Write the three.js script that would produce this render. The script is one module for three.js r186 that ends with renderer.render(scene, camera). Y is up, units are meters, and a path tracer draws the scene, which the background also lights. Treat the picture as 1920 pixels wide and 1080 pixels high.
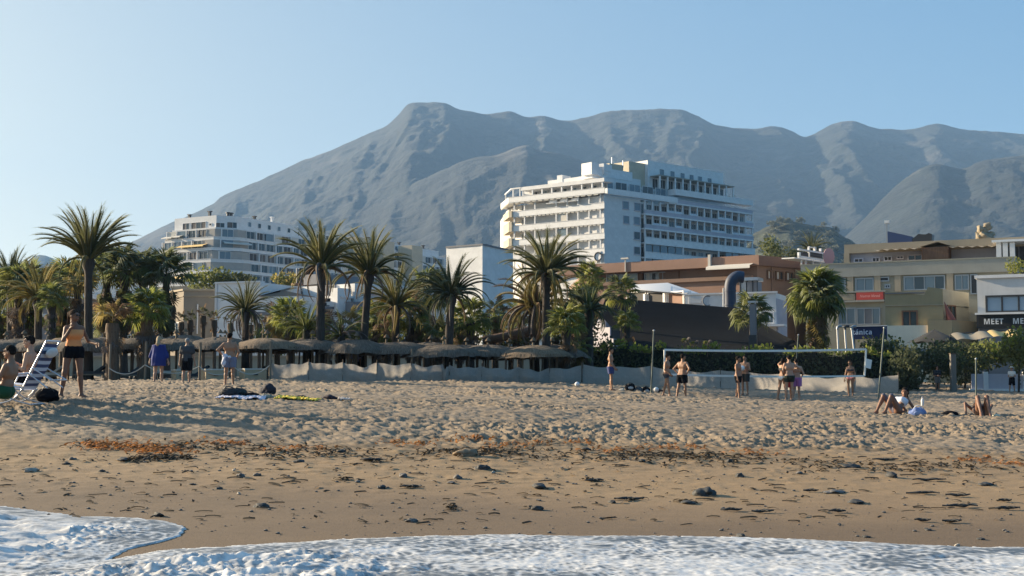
import * as THREE from 'three';
import { mergeGeometries, mergeVertices } from 'three/addons/utils/BufferGeometryUtils.js';

// ---------- camera, sky, sun, exposure ----------
const scene = new THREE.Scene();
const EYE = 1.6, FOCAL = 2400, PITCH = Math.atan(160 / FOCAL);   // photograph pixels (1920 x 1080), horizon near row 700
const camera = new THREE.PerspectiveCamera(2 * Math.atan(540 / FOCAL) * 180 / Math.PI, 16 / 9, 0.1, 30000);
camera.position.set(0, EYE, 0);
camera.rotation.x = PITCH;
const renderer = new THREE.WebGLRenderer({ antialias: true });
renderer.toneMapping = THREE.LinearToneMapping;
renderer.toneMappingExposure = 3.05;
renderer.shadowMap.enabled = true;
const SUN_AZ = 24 * Math.PI / 180, SUN_EL = 17 * Math.PI / 180;   // low sun, left and a little beyond the beach
const SUN_DIR = new THREE.Vector3(-Math.cos(SUN_AZ) * Math.cos(SUN_EL), Math.sin(SUN_EL), -Math.sin(SUN_AZ) * Math.cos(SUN_EL));
{
  const W = 1024, H = 512, data = new Float32Array(W * H * 4);
  const zen = [0.008, 0.078, 0.182], hor = [0.068, 0.152, 0.215];
  for (let j = 0; j < H; j++) for (let i = 0; i < W; i++) {
    const el = (j + 0.5) / H * Math.PI - Math.PI / 2, az = ((i + 0.5) / W - 0.5) * 2 * Math.PI;
    const y = Math.sin(el), x = Math.cos(el) * Math.cos(az), z = Math.cos(el) * Math.sin(az);
    const c = Math.max(-1, Math.min(1, x * SUN_DIR.x + y * SUN_DIR.y + z * SUN_DIR.z));
    const t = Math.exp(-Math.max(y, 0) * 5.5);                              // thicker air low down
    const g = Math.exp(-(Math.acos(c)) / 0.455) * (0.45 + 1.5 * t);
    const k = (j * W + i) * 4;
    for (let a = 0; a < 3; a++) {
      let v = zen[a] + (hor[a] - zen[a]) * t;
      v += g * [1.30, 1.07, 0.60][a];
      data[k + a] = y < 0 ? hor[a] * 0.6 : v;
    }
    data[k + 3] = 1;
  }
  const sky = new THREE.DataTexture(data, W, H, THREE.RGBAFormat, THREE.FloatType);
  sky.mapping = THREE.EquirectangularReflectionMapping;
  sky.minFilter = sky.magFilter = THREE.LinearFilter; sky.needsUpdate = true;
  scene.background = sky; scene.environment = sky;
}
const sun = new THREE.DirectionalLight(new THREE.Color().setRGB(1.0, 0.82, 0.58), 5.0);
sun.position.copy(SUN_DIR).multiplyScalar(300).add(new THREE.Vector3(0, 0, -60));
sun.target.position.set(0, 0, -60); scene.add(sun, sun.target);
sun.castShadow = true; sun.shadow.mapSize.set(4096, 4096); sun.shadow.radius = 1.6;
Object.assign(sun.shadow.camera, { left: -160, right: 160, top: 120, bottom: -120, near: 1, far: 900 });
scene.fog = new THREE.FogExp2(new THREE.Color().setRGB(0.36, 0.62, 1.0), 0.000082);

// ---------- pixels of the photograph to places ----------
const CP = Math.cos(PITCH), SP = Math.sin(PITCH), V = (x, y, z) => new THREE.Vector3(x, y, z);
function ray(px, py) { const cx = (px - 960) / FOCAL, cy = (540 - py) / FOCAL; return V(cx, cy * CP + SP, cy * SP - CP); }
function at(px, py, d) { const r = ray(px, py); return r.multiplyScalar(d / -r.z).add(V(0, EYE, 0)); }   // d: metres out from the shore camera along -z
const colX = (px, d) => at(px, 700, d).x;

// ---------- random, noise ----------
function rng(seed) { let a = seed >>> 0; return () => { a = (a + 0x6D2B79F5) | 0; let t = Math.imul(a ^ (a >>> 15), 1 | a); t = (t + Math.imul(t ^ (t >>> 7), 61 | t)) ^ t; return ((t ^ (t >>> 14)) >>> 0) / 4294967296; }; }
function h2(i, j) { let n = Math.imul(i, 374761393) + Math.imul(j, 668265263) | 0; n = Math.imul(n ^ (n >>> 13), 1274126177); return ((n ^ (n >>> 16)) >>> 0) / 4294967296; }
function vn(x, y, w = 0) {                       // value noise, -1..1; w: period (0 = none)
  const i = Math.floor(x), j = Math.floor(y), fx = x - i, fy = y - j, u = fx * fx * (3 - 2 * fx), v = fy * fy * (3 - 2 * fy);
  const m = (k) => w ? ((k % w) + w) % w : k;
  const a = h2(m(i), m(j)), b = h2(m(i + 1), m(j)), c = h2(m(i), m(j + 1)), d = h2(m(i + 1), m(j + 1));
  return (a + (b - a) * u + (c - a) * v + (a - b - c + d) * u * v) * 2 - 1;
}
function fbm(x, y, o = 4, w = 0) { let s = 0, a = 0.5, f = 1; for (let k = 0; k < o; k++) { s += a * vn(x * f + k * 17, y * f + k * 31, w ? w * f : 0); f *= 2; a *= 0.5; } return s; }
function ridged(x, y, o = 4) { let s = 0, a = 0.5, f = 1; for (let k = 0; k < o; k++) { s += a * (1 - Math.abs(vn(x * f + k * 11.3, y * f + k * 7.7))); f *= 2.05; a *= 0.5; } return s; }
function worley(x, y) { const i = Math.floor(x), j = Math.floor(y); let m = 9; for (let a = -1; a < 2; a++) for (let b = -1; b < 2; b++) { const dx = i + a + h2(i + a, j + b) - x, dy = j + b + h2(i + a + 71, j + b - 37) - y, d = dx * dx + dy * dy; if (d < m) m = d; } return Math.sqrt(m); }
const clamp = (x, a = 0, b = 1) => Math.min(b, Math.max(a, x)), lerp = (a, b, t) => a + (b - a) * t, ss = (a, b, x) => { const t = clamp((x - a) / (b - a)); return t * t * (3 - 2 * t); };
function curve(tab, x) {                          // piecewise smooth table [[x, y], ...]
  if (x <= tab[0][0]) return tab[0][1];
  for (let k = 1; k < tab.length; k++) if (x <= tab[k][0]) { const [a, b] = [tab[k - 1], tab[k]], p = tab[Math.max(0, k - 2)], n = tab[Math.min(tab.length - 1, k + 1)];
    const h = b[0] - a[0], t = (x - a[0]) / h, ma = (b[1] - p[1]) / (b[0] - p[0] || 1) * h, mb = (n[1] - a[1]) / (n[0] - a[0] || 1) * h, t2 = t * t, t3 = t2 * t;
    return (2 * t3 - 3 * t2 + 1) * a[1] + (t3 - 2 * t2 + t) * ma + (-2 * t3 + 3 * t2) * b[1] + (t3 - t2) * mb; }
  return tab[tab.length - 1][1];
}
function linear(tab, x) { if (x <= tab[0][0]) return tab[0][1]; for (let k = 1; k < tab.length; k++) if (x <= tab[k][0]) return lerp(tab[k - 1][1], tab[k][1], (x - tab[k - 1][0]) / (tab[k][0] - tab[k - 1][0])); return tab[tab.length - 1][1]; }

// ---------- names ----------
const used = {};
function numbered(n) { const k = used[n] = (used[n] ?? -1) + 1; return k ? `${n}_${String(k).padStart(3, '0')}` : n; }
function tag(o, label, category, group) { o.userData.label = label; if (category) o.userData.category = category; if (group) o.userData.group = group; return o; }
function shade(o) { o.castShadow = o.receiveShadow = true; return o; }
function thing(name, label, category, pos, turn = 0, group) { const o = new THREE.Group(); o.name = numbered(name); if (pos) o.position.copy(pos); o.rotation.y = turn; scene.add(o); return tag(o, label, category, group); }
function part(name, geo, mat, parent) { const m = shade(new THREE.Mesh(Array.isArray(geo) ? merge(geo) : geo, mat)); m.name = name; parent.add(m); return m; }
function structure(name, geo, mat) { const m = part(numbered(name), geo, mat, scene); m.userData.kind = 'structure'; return m; }
function stuff(name, geo, mat, parent = scene) { const m = part(parent === scene ? numbered(name) : name, geo, mat, parent); m.userData.kind = 'stuff'; return m; }
function merge(list) {
  const g = list.map((a) => { const b = a.index ? a.toNonIndexed() : a.clone(); for (const k of Object.keys(b.attributes)) if (!['position', 'normal', 'uv'].includes(k)) b.deleteAttribute(k); if (!b.attributes.uv) b.setAttribute('uv', new THREE.BufferAttribute(new Float32Array(b.attributes.position.count * 2), 2)); return b; });
  return mergeGeometries(g);
}
function copyOf(src, name, label, pos, turn, scale = 1) { const c = src.clone(); c.name = numbered(name); c.userData = { ...src.userData, label }; c.position.copy(pos); c.rotation.y = turn; c.scale.multiplyScalar(scale); scene.add(c); return c; }

// ---------- textures ----------
function dataTex(n, f, rep = 1, srgb = false, m = n) {
  const d = new Uint8Array(n * m * 4);
  for (let j = 0; j < m; j++) for (let i = 0; i < n; i++) { const c = f(i / n, j / m), k = (j * n + i) * 4, a = Array.isArray(c) ? c : [c, c, c]; d[k] = clamp(a[0]) * 255; d[k + 1] = clamp(a[1]) * 255; d[k + 2] = clamp(a[2]) * 255; d[k + 3] = 255; }
  const t = new THREE.DataTexture(d, n, m); t.wrapS = t.wrapT = THREE.RepeatWrapping; t.magFilter = THREE.LinearFilter; t.minFilter = THREE.LinearMipmapLinearFilter; t.generateMipmaps = true; t.repeat.set(rep, rep); if (srgb) t.colorSpace = THREE.SRGBColorSpace; t.needsUpdate = true; return t;
}
const lin = (r, g, b) => new THREE.Color().setRGB(r, g, b);
function M(r, g, b, rough = 0.85, o = {}) { return new THREE.MeshPhysicalMaterial({ color: lin(r, g, b), roughness: rough, side: THREE.DoubleSide, ...o }); }
const LEAF = (r, g, b, t = 0.45) => new THREE.MeshPhysicalMaterial({ color: lin(r, g, b), roughness: 0.95, specularIntensity: 0.3, transmission: t, thickness: 0, side: THREE.DoubleSide });
const grainTex = dataTex(256, (u, v) => 0.80 + 0.12 * fbm(u * 8, v * 8, 4, 8) + 0.10 * vn(u * 128, v * 128, 128));
const streakTex = dataTex(256, (u, v) => 0.72 + 0.16 * vn(u * 96, v * 6, 0) + 0.14 * fbm(u * 16, v * 3, 3));
const wallTex = dataTex(512, (u, v) => 0.88 + 0.10 * fbm(u * 6, v * 6, 5, 6) + 0.06 * Math.min(0, fbm(u * 40, v * 3, 3)));
function box(x0, x1, y0, y1, z0, z1) { const g = new THREE.BoxGeometry(Math.abs(x1 - x0), Math.abs(y1 - y0), Math.abs(z1 - z0)); g.translate((x0 + x1) / 2, (y0 + y1) / 2, (z0 + z1) / 2); return g; }
function tube(pts, r, seg = 12, rad = 6, closed = false) { const c = new THREE.CatmullRomCurve3(pts); const g = new THREE.TubeGeometry(c, seg, 1, rad, closed); if (true) { const p = g.attributes.position, n = g.attributes.normal; for (let k = 0; k < p.count; k++) { const t = Math.floor(k / (rad + 1)) / seg, rr = typeof r === 'function' ? r(t) : r; p.setXYZ(k, p.getX(k) + n.getX(k) * (rr - 1), p.getY(k) + n.getY(k) * (rr - 1), p.getZ(k) + n.getZ(k) * (rr - 1)); } } return g; }
function rod(a, b, r, rad = 8) { const d = b.clone().sub(a), g = new THREE.CylinderGeometry(r, r, d.length(), rad); g.translate(0, d.length() / 2, 0); g.applyQuaternion(new THREE.Quaternion().setFromUnitVectors(V(0, 1, 0), d.clone().normalize())); g.translate(a.x, a.y, a.z); return g; }
function fromArrays(pos, idx, uv, col) { const g = new THREE.BufferGeometry(); g.setAttribute('position', new THREE.BufferAttribute(new Float32Array(pos), 3)); if (uv) g.setAttribute('uv', new THREE.BufferAttribute(new Float32Array(uv), 2)); if (col) g.setAttribute('color', new THREE.BufferAttribute(new Float32Array(col), 3)); if (idx) g.setIndex(idx); g.computeVertexNormals(); return g; }

// ---------- leaves, fronds ----------
const VEG = { dark: LEAF(0.085, 0.098, 0.048, 0.5), mid: LEAF(0.14, 0.155, 0.055, 0.52), bright: LEAF(0.20, 0.23, 0.045, 0.58), yellow: LEAF(0.22, 0.23, 0.05, 0.5), frond: LEAF(0.15, 0.155, 0.06, 0.58), frondB: LEAF(0.22, 0.205, 0.07, 0.6), frondY: LEAF(0.30, 0.24, 0.08, 0.58), dead: LEAF(0.20, 0.135, 0.08, 0.25), grey: LEAF(0.17, 0.15, 0.14, 0.2), blueDead: LEAF(0.14, 0.12, 0.11, 0.2), fan: LEAF(0.15, 0.175, 0.055, 0.58), fanBright: LEAF(0.24, 0.26, 0.05, 0.6), fanDark: LEAF(0.11, 0.125, 0.055, 0.55) };
const barkTex = dataTex(256, (u, v) => 0.70 + 0.20 * Math.abs(Math.sin(v * 40 + Math.sin(u * 12.566) * 0.8)) + 0.14 * vn(u * 40, v * 40, 40));
const BARK = M(0.062, 0.051, 0.042, 0.95, { map: barkTex, bumpMap: barkTex, bumpScale: 0.02 }), BARKB = M(0.15, 0.105, 0.07, 0.95, { map: barkTex, bumpMap: barkTex, bumpScale: 0.03 }), WOODP = M(0.30, 0.235, 0.165, 0.9, { map: streakTex });
function foliage(n, rx, ry, rz, size, seed, hollow = 0.45) {     // leaf-sized faces through an uneven volume
  const R = rng(seed), pos = [], idx = [], uv = [], dirs = []; for (let k = 0; k < 7; k++) dirs.push([R() * 2 - 1, R() * 1.4 - 0.5, R() * 2 - 1, 0.35 + 0.4 * R()]);
  for (let k = 0; k < n; k++) {
    const a = R() * 6.283, c = R() * 2 - 1, s = Math.sqrt(1 - c * c), r = Math.cbrt(lerp(hollow ** 3, 1, R()));
    let x = s * Math.cos(a) * r, y = c * r, z = s * Math.sin(a) * r; if (R() < 0.55) { const d = dirs[Math.floor(R() * 7)]; x = x * d[3] + d[0] * 0.6; y = y * d[3] + d[1] * 0.6; z = z * d[3] + d[2] * 0.6; }
    const f = V(R() - 0.5, R() - 0.2, R() - 0.5).normalize(), g = V(R() - 0.5, R() - 0.5, R() - 0.5).cross(f).normalize(), l = size * (0.6 + 0.8 * R()), w = l * 0.42, p = V(x * rx, y * ry, z * rz), b = pos.length / 3;
    const q = [p, p.clone().addScaledVector(f, l * 0.5).addScaledVector(g, w), p.clone().addScaledVector(f, l), p.clone().addScaledVector(f, l * 0.5).addScaledVector(g, -w)];
    q.forEach((v) => { pos.push(v.x, v.y, v.z); uv.push(0, 0); }); idx.push(b, b + 1, b + 2, b, b + 2, b + 3);
  }
  return fromArrays(pos, idx, uv);
}
// feather palm frond: bent midrib with two rows of narrow leaflets, in the x-y plane, starting at the origin
function frondGeo(L, e0, bend, seed, { n = 46, leaf = 0.46, w = 0.035, vee = 0.35, sparse = 0, pw = 1.5 } = {}) {
  const R = rng(seed), pos = [], idx = [], uv = [], P = [], T = [], N = 14; let x = 0, y = 0;
  for (let k = 0; k <= N; k++) { const t = k / N, e = e0 - bend * t ** pw; P.push([x, y, 0.04 * Math.sin(t * 3 + seed) * L * t]); T.push([Math.cos(e), Math.sin(e)]); x += Math.cos(e) * L / N; y += Math.sin(e) * L / N; }
  const samp = (t) => { const f = t * N, i = Math.min(N - 1, Math.floor(f)), u = f - i; return [P[i].map((v, a) => lerp(v, P[i + 1][a], u)), T[i].map((v, a) => lerp(v, T[i + 1][a], u))]; };
  for (let k = 0; k <= N; k++) { const t = k / N, r = lerp(0.032, 0.006, t), [c, s] = T[k]; for (const [a, b] of [[1, 0], [0, 1], [-1, 0], [0, -1]]) { pos.push(P[k][0] - s * a * r, P[k][1] + c * a * r, P[k][2] + b * r * 1.3); uv.push(0, 0); } if (k) for (let j = 0; j < 4; j++) { const a = (k - 1) * 4 + j, b = (k - 1) * 4 + (j + 1) % 4; idx.push(a, b, a + 4, b, b + 4, a + 4); } }
  for (let k = 0; k < n; k++) for (const sd of [-1, 1]) {
    if (R() < sparse) continue; const t = 0.10 + 0.90 * (k + 0.3 * R()) / n, [p, tg] = samp(Math.min(1, t)), len = leaf * Math.min(1, 0.35 + 3.2 * (t - 0.08)) * (1 - 0.62 * Math.max(0, t - 0.45) ** 1.3) * (0.85 + 0.3 * R());
    const fwd = 1.0 + 0.7 * t + 0.25 * R(), d = V(tg[0] * fwd - tg[1] * vee, tg[1] * fwd + tg[0] * vee - 0.12, sd * (0.85 - 0.25 * t)).normalize(), wd = V(tg[0], tg[1], 0).multiplyScalar(w * 0.5), b = pos.length / 3, o = V(...p), m = o.clone().addScaledVector(d, len * 0.55), e = o.clone().addScaledVector(d, len); m.y += 0.01; e.y -= len * 0.22;
    for (const q of [o.clone().sub(wd.clone().multiplyScalar(0.5)), m.clone().sub(wd), e, m.clone().add(wd), o.clone().add(wd.clone().multiplyScalar(0.5))]) { pos.push(q.x, q.y, q.z); uv.push(0, 0); } idx.push(b, b + 1, b + 3, b, b + 3, b + 4, b + 1, b + 2, b + 3);
  }
  return fromArrays(pos, idx, uv);
}
const FROND = { up: [], mid: [], out: [], droop: [], dead: [] };
for (let k = 0; k < 4; k++) {
  FROND.up.push(frondGeo(1, 0, 0.45 + 0.16 * k, 10 + k, { leaf: 0.20, w: 0.0085, n: 44, pw: 1.8 })); FROND.mid.push(frondGeo(1, 0, 1.0 + 0.16 * k, 20 + k, { leaf: 0.21, w: 0.0085, n: 44, pw: 1.7 }));
  FROND.out.push(frondGeo(1, 0, 1.45 + 0.15 * k, 30 + k, { leaf: 0.21, w: 0.0085, n: 42, vee: 0.05 })); FROND.droop.push(frondGeo(1, 0, 1.8 + 0.15 * k, 40 + k, { leaf: 0.20, w: 0.0085, n: 36, vee: -0.25, pw: 1.0 }));
  FROND.dead.push(frondGeo(1, 0, 1.9 + 0.2 * k, 50 + k, { leaf: 0.15, w: 0.010, n: 24, vee: -0.4, sparse: 0.25, pw: 0.8 }));
}
// fan palm leaf: stalk with a pleated fan of blades at its end, along +x
function fanGeo(seed, { stalk = 0.75, r = 0.75, n = 22, spread = 2.2, droop = 0.35 } = {}) {
  const R = rng(seed), pos = [], idx = [], uv = []; const st = rod(V(0, 0, 0), V(stalk, 0, 0), 0.016, 5).toNonIndexed();
  for (let k = 0; k < n; k++) { const a = lerp(-spread, spread, (k + 0.2 * R()) / (n - 1)), l = r * (0.85 + 0.2 * R()) * (1 - 0.18 * Math.abs(a) / spread), da = spread / n * 0.95, b = pos.length / 3, c = (ang, rr, dy) => [stalk + Math.cos(ang) * rr, dy, Math.sin(ang) * rr];
    const lift = 0.05 * (k % 2 ? 1 : -1) * r; for (const q of [c(a, 0.02, 0), c(a - da, l * 0.55, -lift), c(a, l * 0.6, lift), c(a + da, l * 0.55, -lift), c(a, l, -droop * l * (0.5 + R()))]) { pos.push(...q); uv.push(0, 0); } idx.push(b, b + 1, b + 2, b, b + 2, b + 3, b + 1, b + 4, b + 2, b + 2, b + 4, b + 3); }
  return merge([fromArrays(pos, idx, uv), st]);
}
const FAN = [0, 1, 2, 3].map((k) => fanGeo(70 + k, { droop: 0.25 + 0.12 * k })), FANDEAD = [0, 1, 2].map((k) => fanGeo(80 + k, { n: 12, spread: 1.3, droop: 0.2, r: 0.7 }));
function put(name, geo, mat, parent, pos, az, tilt, roll, s) { const m = part(name, geo, mat, parent); m.position.copy(pos); m.rotation.set(0, 0, 0); m.quaternion.setFromEuler(new THREE.Euler(roll, az, tilt, 'YZX')); m.scale.setScalar(s); return m; }
function trunkGeo(a, b, r0, r1, { bulge = 0, bow = 0, flare = 0.35 } = {}) { const m = a.clone().lerp(b, 0.5).add(V(bow, 0, 0)); const len = a.distanceTo(b); return tube([a, a.clone().lerp(m, 0.5), m, m.clone().lerp(b, 0.5), b], (t) => lerp(r0, r1, t) * (1 + flare * Math.exp(-t * len / 0.35)) * (1 + 0.05 * ((t * len * 4) % 1)) + bulge * Math.exp(-((((1 - t) * len - 0.25) / 0.3) ** 2)), Math.max(20, Math.round(len * 10)), 10); }

// ---------- the beach: height of the sand ----------
const COLS = [0, 300, 500, 960, 1150, 1300, 1600, 1900];
const BEACH = [[5, -0.37], [9, -0.17], [12.4, 0], [16, 0.18],
  [20, 0.57, 0.55, 0.53, 0.5, 0.46, 0.44, 0.42, 0.42], [24, 1.14, 1.06, 1.0, 0.85, 0.75, 0.70, 0.60, 0.55], [27, 1.2, 1.17, 1.12, 0.92, 0.8, 0.73, 0.62, 0.58],
  [31, 1.2, 1.19, 1.14, 0.93, 0.82, 0.73, 0.6, 0.57], [45, 1.2, 1.23, 1.12, 0.95, 0.82, 0.68, 0.5, 0.45], [50, 1.2, 1.22, 1.15, 0.97, 0.78, 0.62, 0.46, 0.42],
  [57, 1.2, 1.25, 1.27, 1.17, 1.0, 0.85, 0.55, 0.5], [66, 1.2, 1.25, 1.27, 1.2, 1.1, 0.95, 0.62, 0.5], [80, 1.3, 1.3, 1.3, 1.3, 1.2, 1.1, 0.9, 0.8], [110, 1.3, 1.3, 1.3, 1.3, 1.25, 1.2, 1.1, 1.0]];
function beachCol(d, px) { const t = clamp(px, -600, 2500); return BEACH.map((r) => [r[0], r.length === 2 ? r[1] : linear(COLS.map((c, k) => [c, r[k + 1]]), t)]); }
const colCache = new Map();
function baseHeight(x, d) {
  const px = 960 + x * FOCAL / Math.max(d, 4), q = clamp(px, 0, 1900) / 20, i = Math.floor(q), get = (k) => { if (!colCache.has(k)) colCache.set(k, beachCol(0, k * 20)); return colCache.get(k); };
  const a = curve(get(i), d), b = curve(get(i + 1), d); return lerp(a, b, q - i);
}
function trampled(x, d) { const px = 960 + x * FOCAL / d, line = linear([[0, 20.0], [300, 19.6], [960, 19.6], [1500, 19.8], [1900, 19.2]], px) + 0.5 * fbm(x * 0.6, d * 0.4, 3) ; return ss(line - 0.5, line + 1.1, d); }
function sandHeight(x, z) {
  const d = -z; let y = baseHeight(x, d);
  y += 0.03 * fbm(x * 0.35, d * 0.35, 3) * ss(12, 18, d);
  const wet = 1 - trampled(x, d);
  y += wet * (0.006 * fbm(x * 2.2, d * 3.5, 3) + 0.004 * Math.max(0, vn(x * 5, d * 9))) * ss(12.5, 16, d);
  if (wet > 0 && d > 14) y += wet * ss(14, 19, d) * (0.075 * Math.max(0, ridged(x * 1.5 + 3, d * 2.4, 4) - 0.66) + 0.022 * Math.max(0, vn(x * 7, d * 8) - 0.35) - 0.03 * Math.max(0, vn(x * 4.4 + 8, d * 5.5) - 0.45));
  if (wet < 1) {
    const t = 1 - wet, far = 1 + 0.5 * ss(26, 45, d);
    const wx = x + 0.16 * vn(x * 2.6, d * 2.6) + 0.05 * vn(x * 9, d * 9), wd = d + 0.16 * vn(x * 2.6 + 9, d * 2.6 + 4) + 0.05 * vn(x * 9 + 5, d * 9);
    const busy = clamp(0.72 + 1.3 * fbm(x * 0.28 + 5, d * 0.34, 3), 0.35, 1.15), fq = d > 30 ? 3.6 : 4.7, f1 = worley(wx * fq, wd * fq * 0.8), f2 = worley(wx * 9.5 + 40, wd * 7.6 + 11), q = h2(Math.floor(wx * 1.7), Math.floor(wd * 1.4));
    const dent = -0.050 * Math.exp(-(f1 * f1) / 0.055) + 0.026 * Math.exp(-((f1 - 0.46) ** 2) / 0.007), dent2 = -0.020 * Math.exp(-(f2 * f2) / 0.08) + 0.015 * Math.exp(-((f2 - 0.48) ** 2) / 0.012);
    y += t * far * ((dent * (0.6 + 0.8 * q) * 1.15 + dent2 * 1.7) * busy + 0.05 * fbm(x * 0.8, d * 0.8, 3) + 0.085 * (ridged(x * 5.2 + 1, d * 6.6, 4) - 0.5) * (0.5 + 0.6 * busy));
  }
  return y;
}
const ground = (x, z) => sandHeight(x, z);
function onSand(px, py) {
  const r = ray(px, py), over = (d) => EYE + r.y * d / -r.z - baseHeight(r.x * d / -r.z, d); let a = 9;
  for (let d = 9; d < 100; d += 0.5) { if (over(d) <= 0) { let b = d; for (let k = 0; k < 12; k++) { const m = (a + b) / 2; if (over(m) > 0) a = m; else b = m; } const s = b / -r.z; return V(r.x * s, sandHeight(r.x * s, -b), -b); } a = d; }
  return at(px, py, 60);
}
function stand(px, d) { const x = colX(px, d); return V(x, sandHeight(x, -d) - 0.01, -d); }

{
  const rows = []; for (let d = 8.2; d < 108;) { rows.push(d); d += d < 17.5 ? 0.05 : d < 30 ? 0.052 : d < 62 ? 0.0028 * d : 0.9; }
  const us = []; for (let u = -1.6; u < -0.52; u += 0.06) us.push(u); for (let u = -0.52; u <= 0.52; u += 0.0021) us.push(u); for (let u = 0.56; u < 1.6; u += 0.06) us.push(u);
  const nc = us.length, pos = new Float32Array(rows.length * nc * 3), uv = new Float32Array(rows.length * nc * 2), col = new Float32Array(rows.length * nc * 3), idx = new Uint32Array((rows.length - 1) * (nc - 1) * 6);
  let p = 0, q = 0;
  for (const d of rows) for (const u of us) {
    const x = u * (d * 0.92 + 3); pos[p] = x; pos[p + 1] = sandHeight(x, -d); pos[p + 2] = -d; uv[q++] = x / 1.7; uv[q++] = d / 1.7;
    // dry sand is pale, the strip by the water is wet and darker; weed and grit lie along the wrack line
    const t = trampled(x, d), edge = linear([[-5, 16.4], [-1, 15.6], [1.2, 14.2], [3, 14.0]], x), wet = 1 - ss(edge - 1.3, edge + 1.6, d + 0.5 * fbm(x * 1.2, d * 1.4, 4)), n = fbm(x * 0.5, d * 1.6, 4) + 0.5 * Math.min(0, fbm(x * 1.6 + 7, d * 6, 4)), g = vn(x * 14, d * 14);
    const wrack = ss(0.05, 0.4, fbm(x * 1.6, d * 2.6, 4) + 0.28 - Math.abs(d - 19.7 - 0.4 * vn(x * 0.4, 3)) * 0.55);
    let r = lerp(0.295, 0.272, t) * (1 + 0.12 * n + 0.05 * g), gg = lerp(0.192, 0.206, t) * (1 + 0.12 * n + 0.05 * g), b = lerp(0.096, 0.138, t) * (1 + 0.10 * n + 0.05 * g);
    const k = 1 - 0.45 * wet; r *= k; gg *= k; b *= k * (1 + 0.08 * wet);
    r = lerp(r, 0.12, wrack * 0.55); gg = lerp(gg, 0.085, wrack * 0.55); b = lerp(b, 0.045, wrack * 0.55);
    col[p] = r; col[p + 1] = gg; col[p + 2] = b; p += 3;
  }
  let k = 0; for (let j = 0; j < rows.length - 1; j++) for (let i = 0; i < nc - 1; i++) { const a = j * nc + i, b = a + 1, c = a + nc, e = c + 1; idx[k++] = a; idx[k++] = b; idx[k++] = c; idx[k++] = b; idx[k++] = e; idx[k++] = c; }
  const g = new THREE.BufferGeometry(); g.setAttribute('position', new THREE.BufferAttribute(pos, 3)); g.setAttribute('uv', new THREE.BufferAttribute(uv, 2)); g.setAttribute('color', new THREE.BufferAttribute(col, 3)); g.setIndex(new THREE.BufferAttribute(idx, 1)); g.computeVertexNormals();
  const grit = dataTex(512, (u, v) => 0.86 + 0.10 * vn(u * 256, v * 256, 256) + 0.08 * vn(u * 90, v * 90, 90) + (h2(Math.floor(u * 190), Math.floor(v * 190)) > 0.985 ? -0.35 : 0));
  structure('sand', g, new THREE.MeshStandardMaterial({ color: 0xffffff, vertexColors: true, map: grit, bumpMap: grit, bumpScale: 0.006, roughness: 0.9, side: THREE.DoubleSide }));
}

// ---------- town ground behind the beach, the open sea behind the camera ----------
structure('ground', (() => {
  const pos = [], idx = [], zs = [-104, -150, -260, -420, -700, -1100, -1700, -2600], xs = [-3200, -1400, -600, -250, 0, 250, 600, 1400, 3200];
  for (const z of zs) for (const x of xs) pos.push(x, 1.2 + Math.max(0, -z - 120) * 0.018, z);
  for (let j = 0; j < zs.length - 1; j++) for (let i = 0; i < xs.length - 1; i++) { const a = j * xs.length + i; idx.push(a, a + 1, a + xs.length, a + 1, a + xs.length + 1, a + xs.length); }
  return fromArrays(pos, idx, pos.flatMap((_, k) => k % 3 ? [] : [pos[k] / 6, pos[k + 2] / 6]));
})(), M(0.16, 0.15, 0.12, 0.95, { map: grainTex }));

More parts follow.
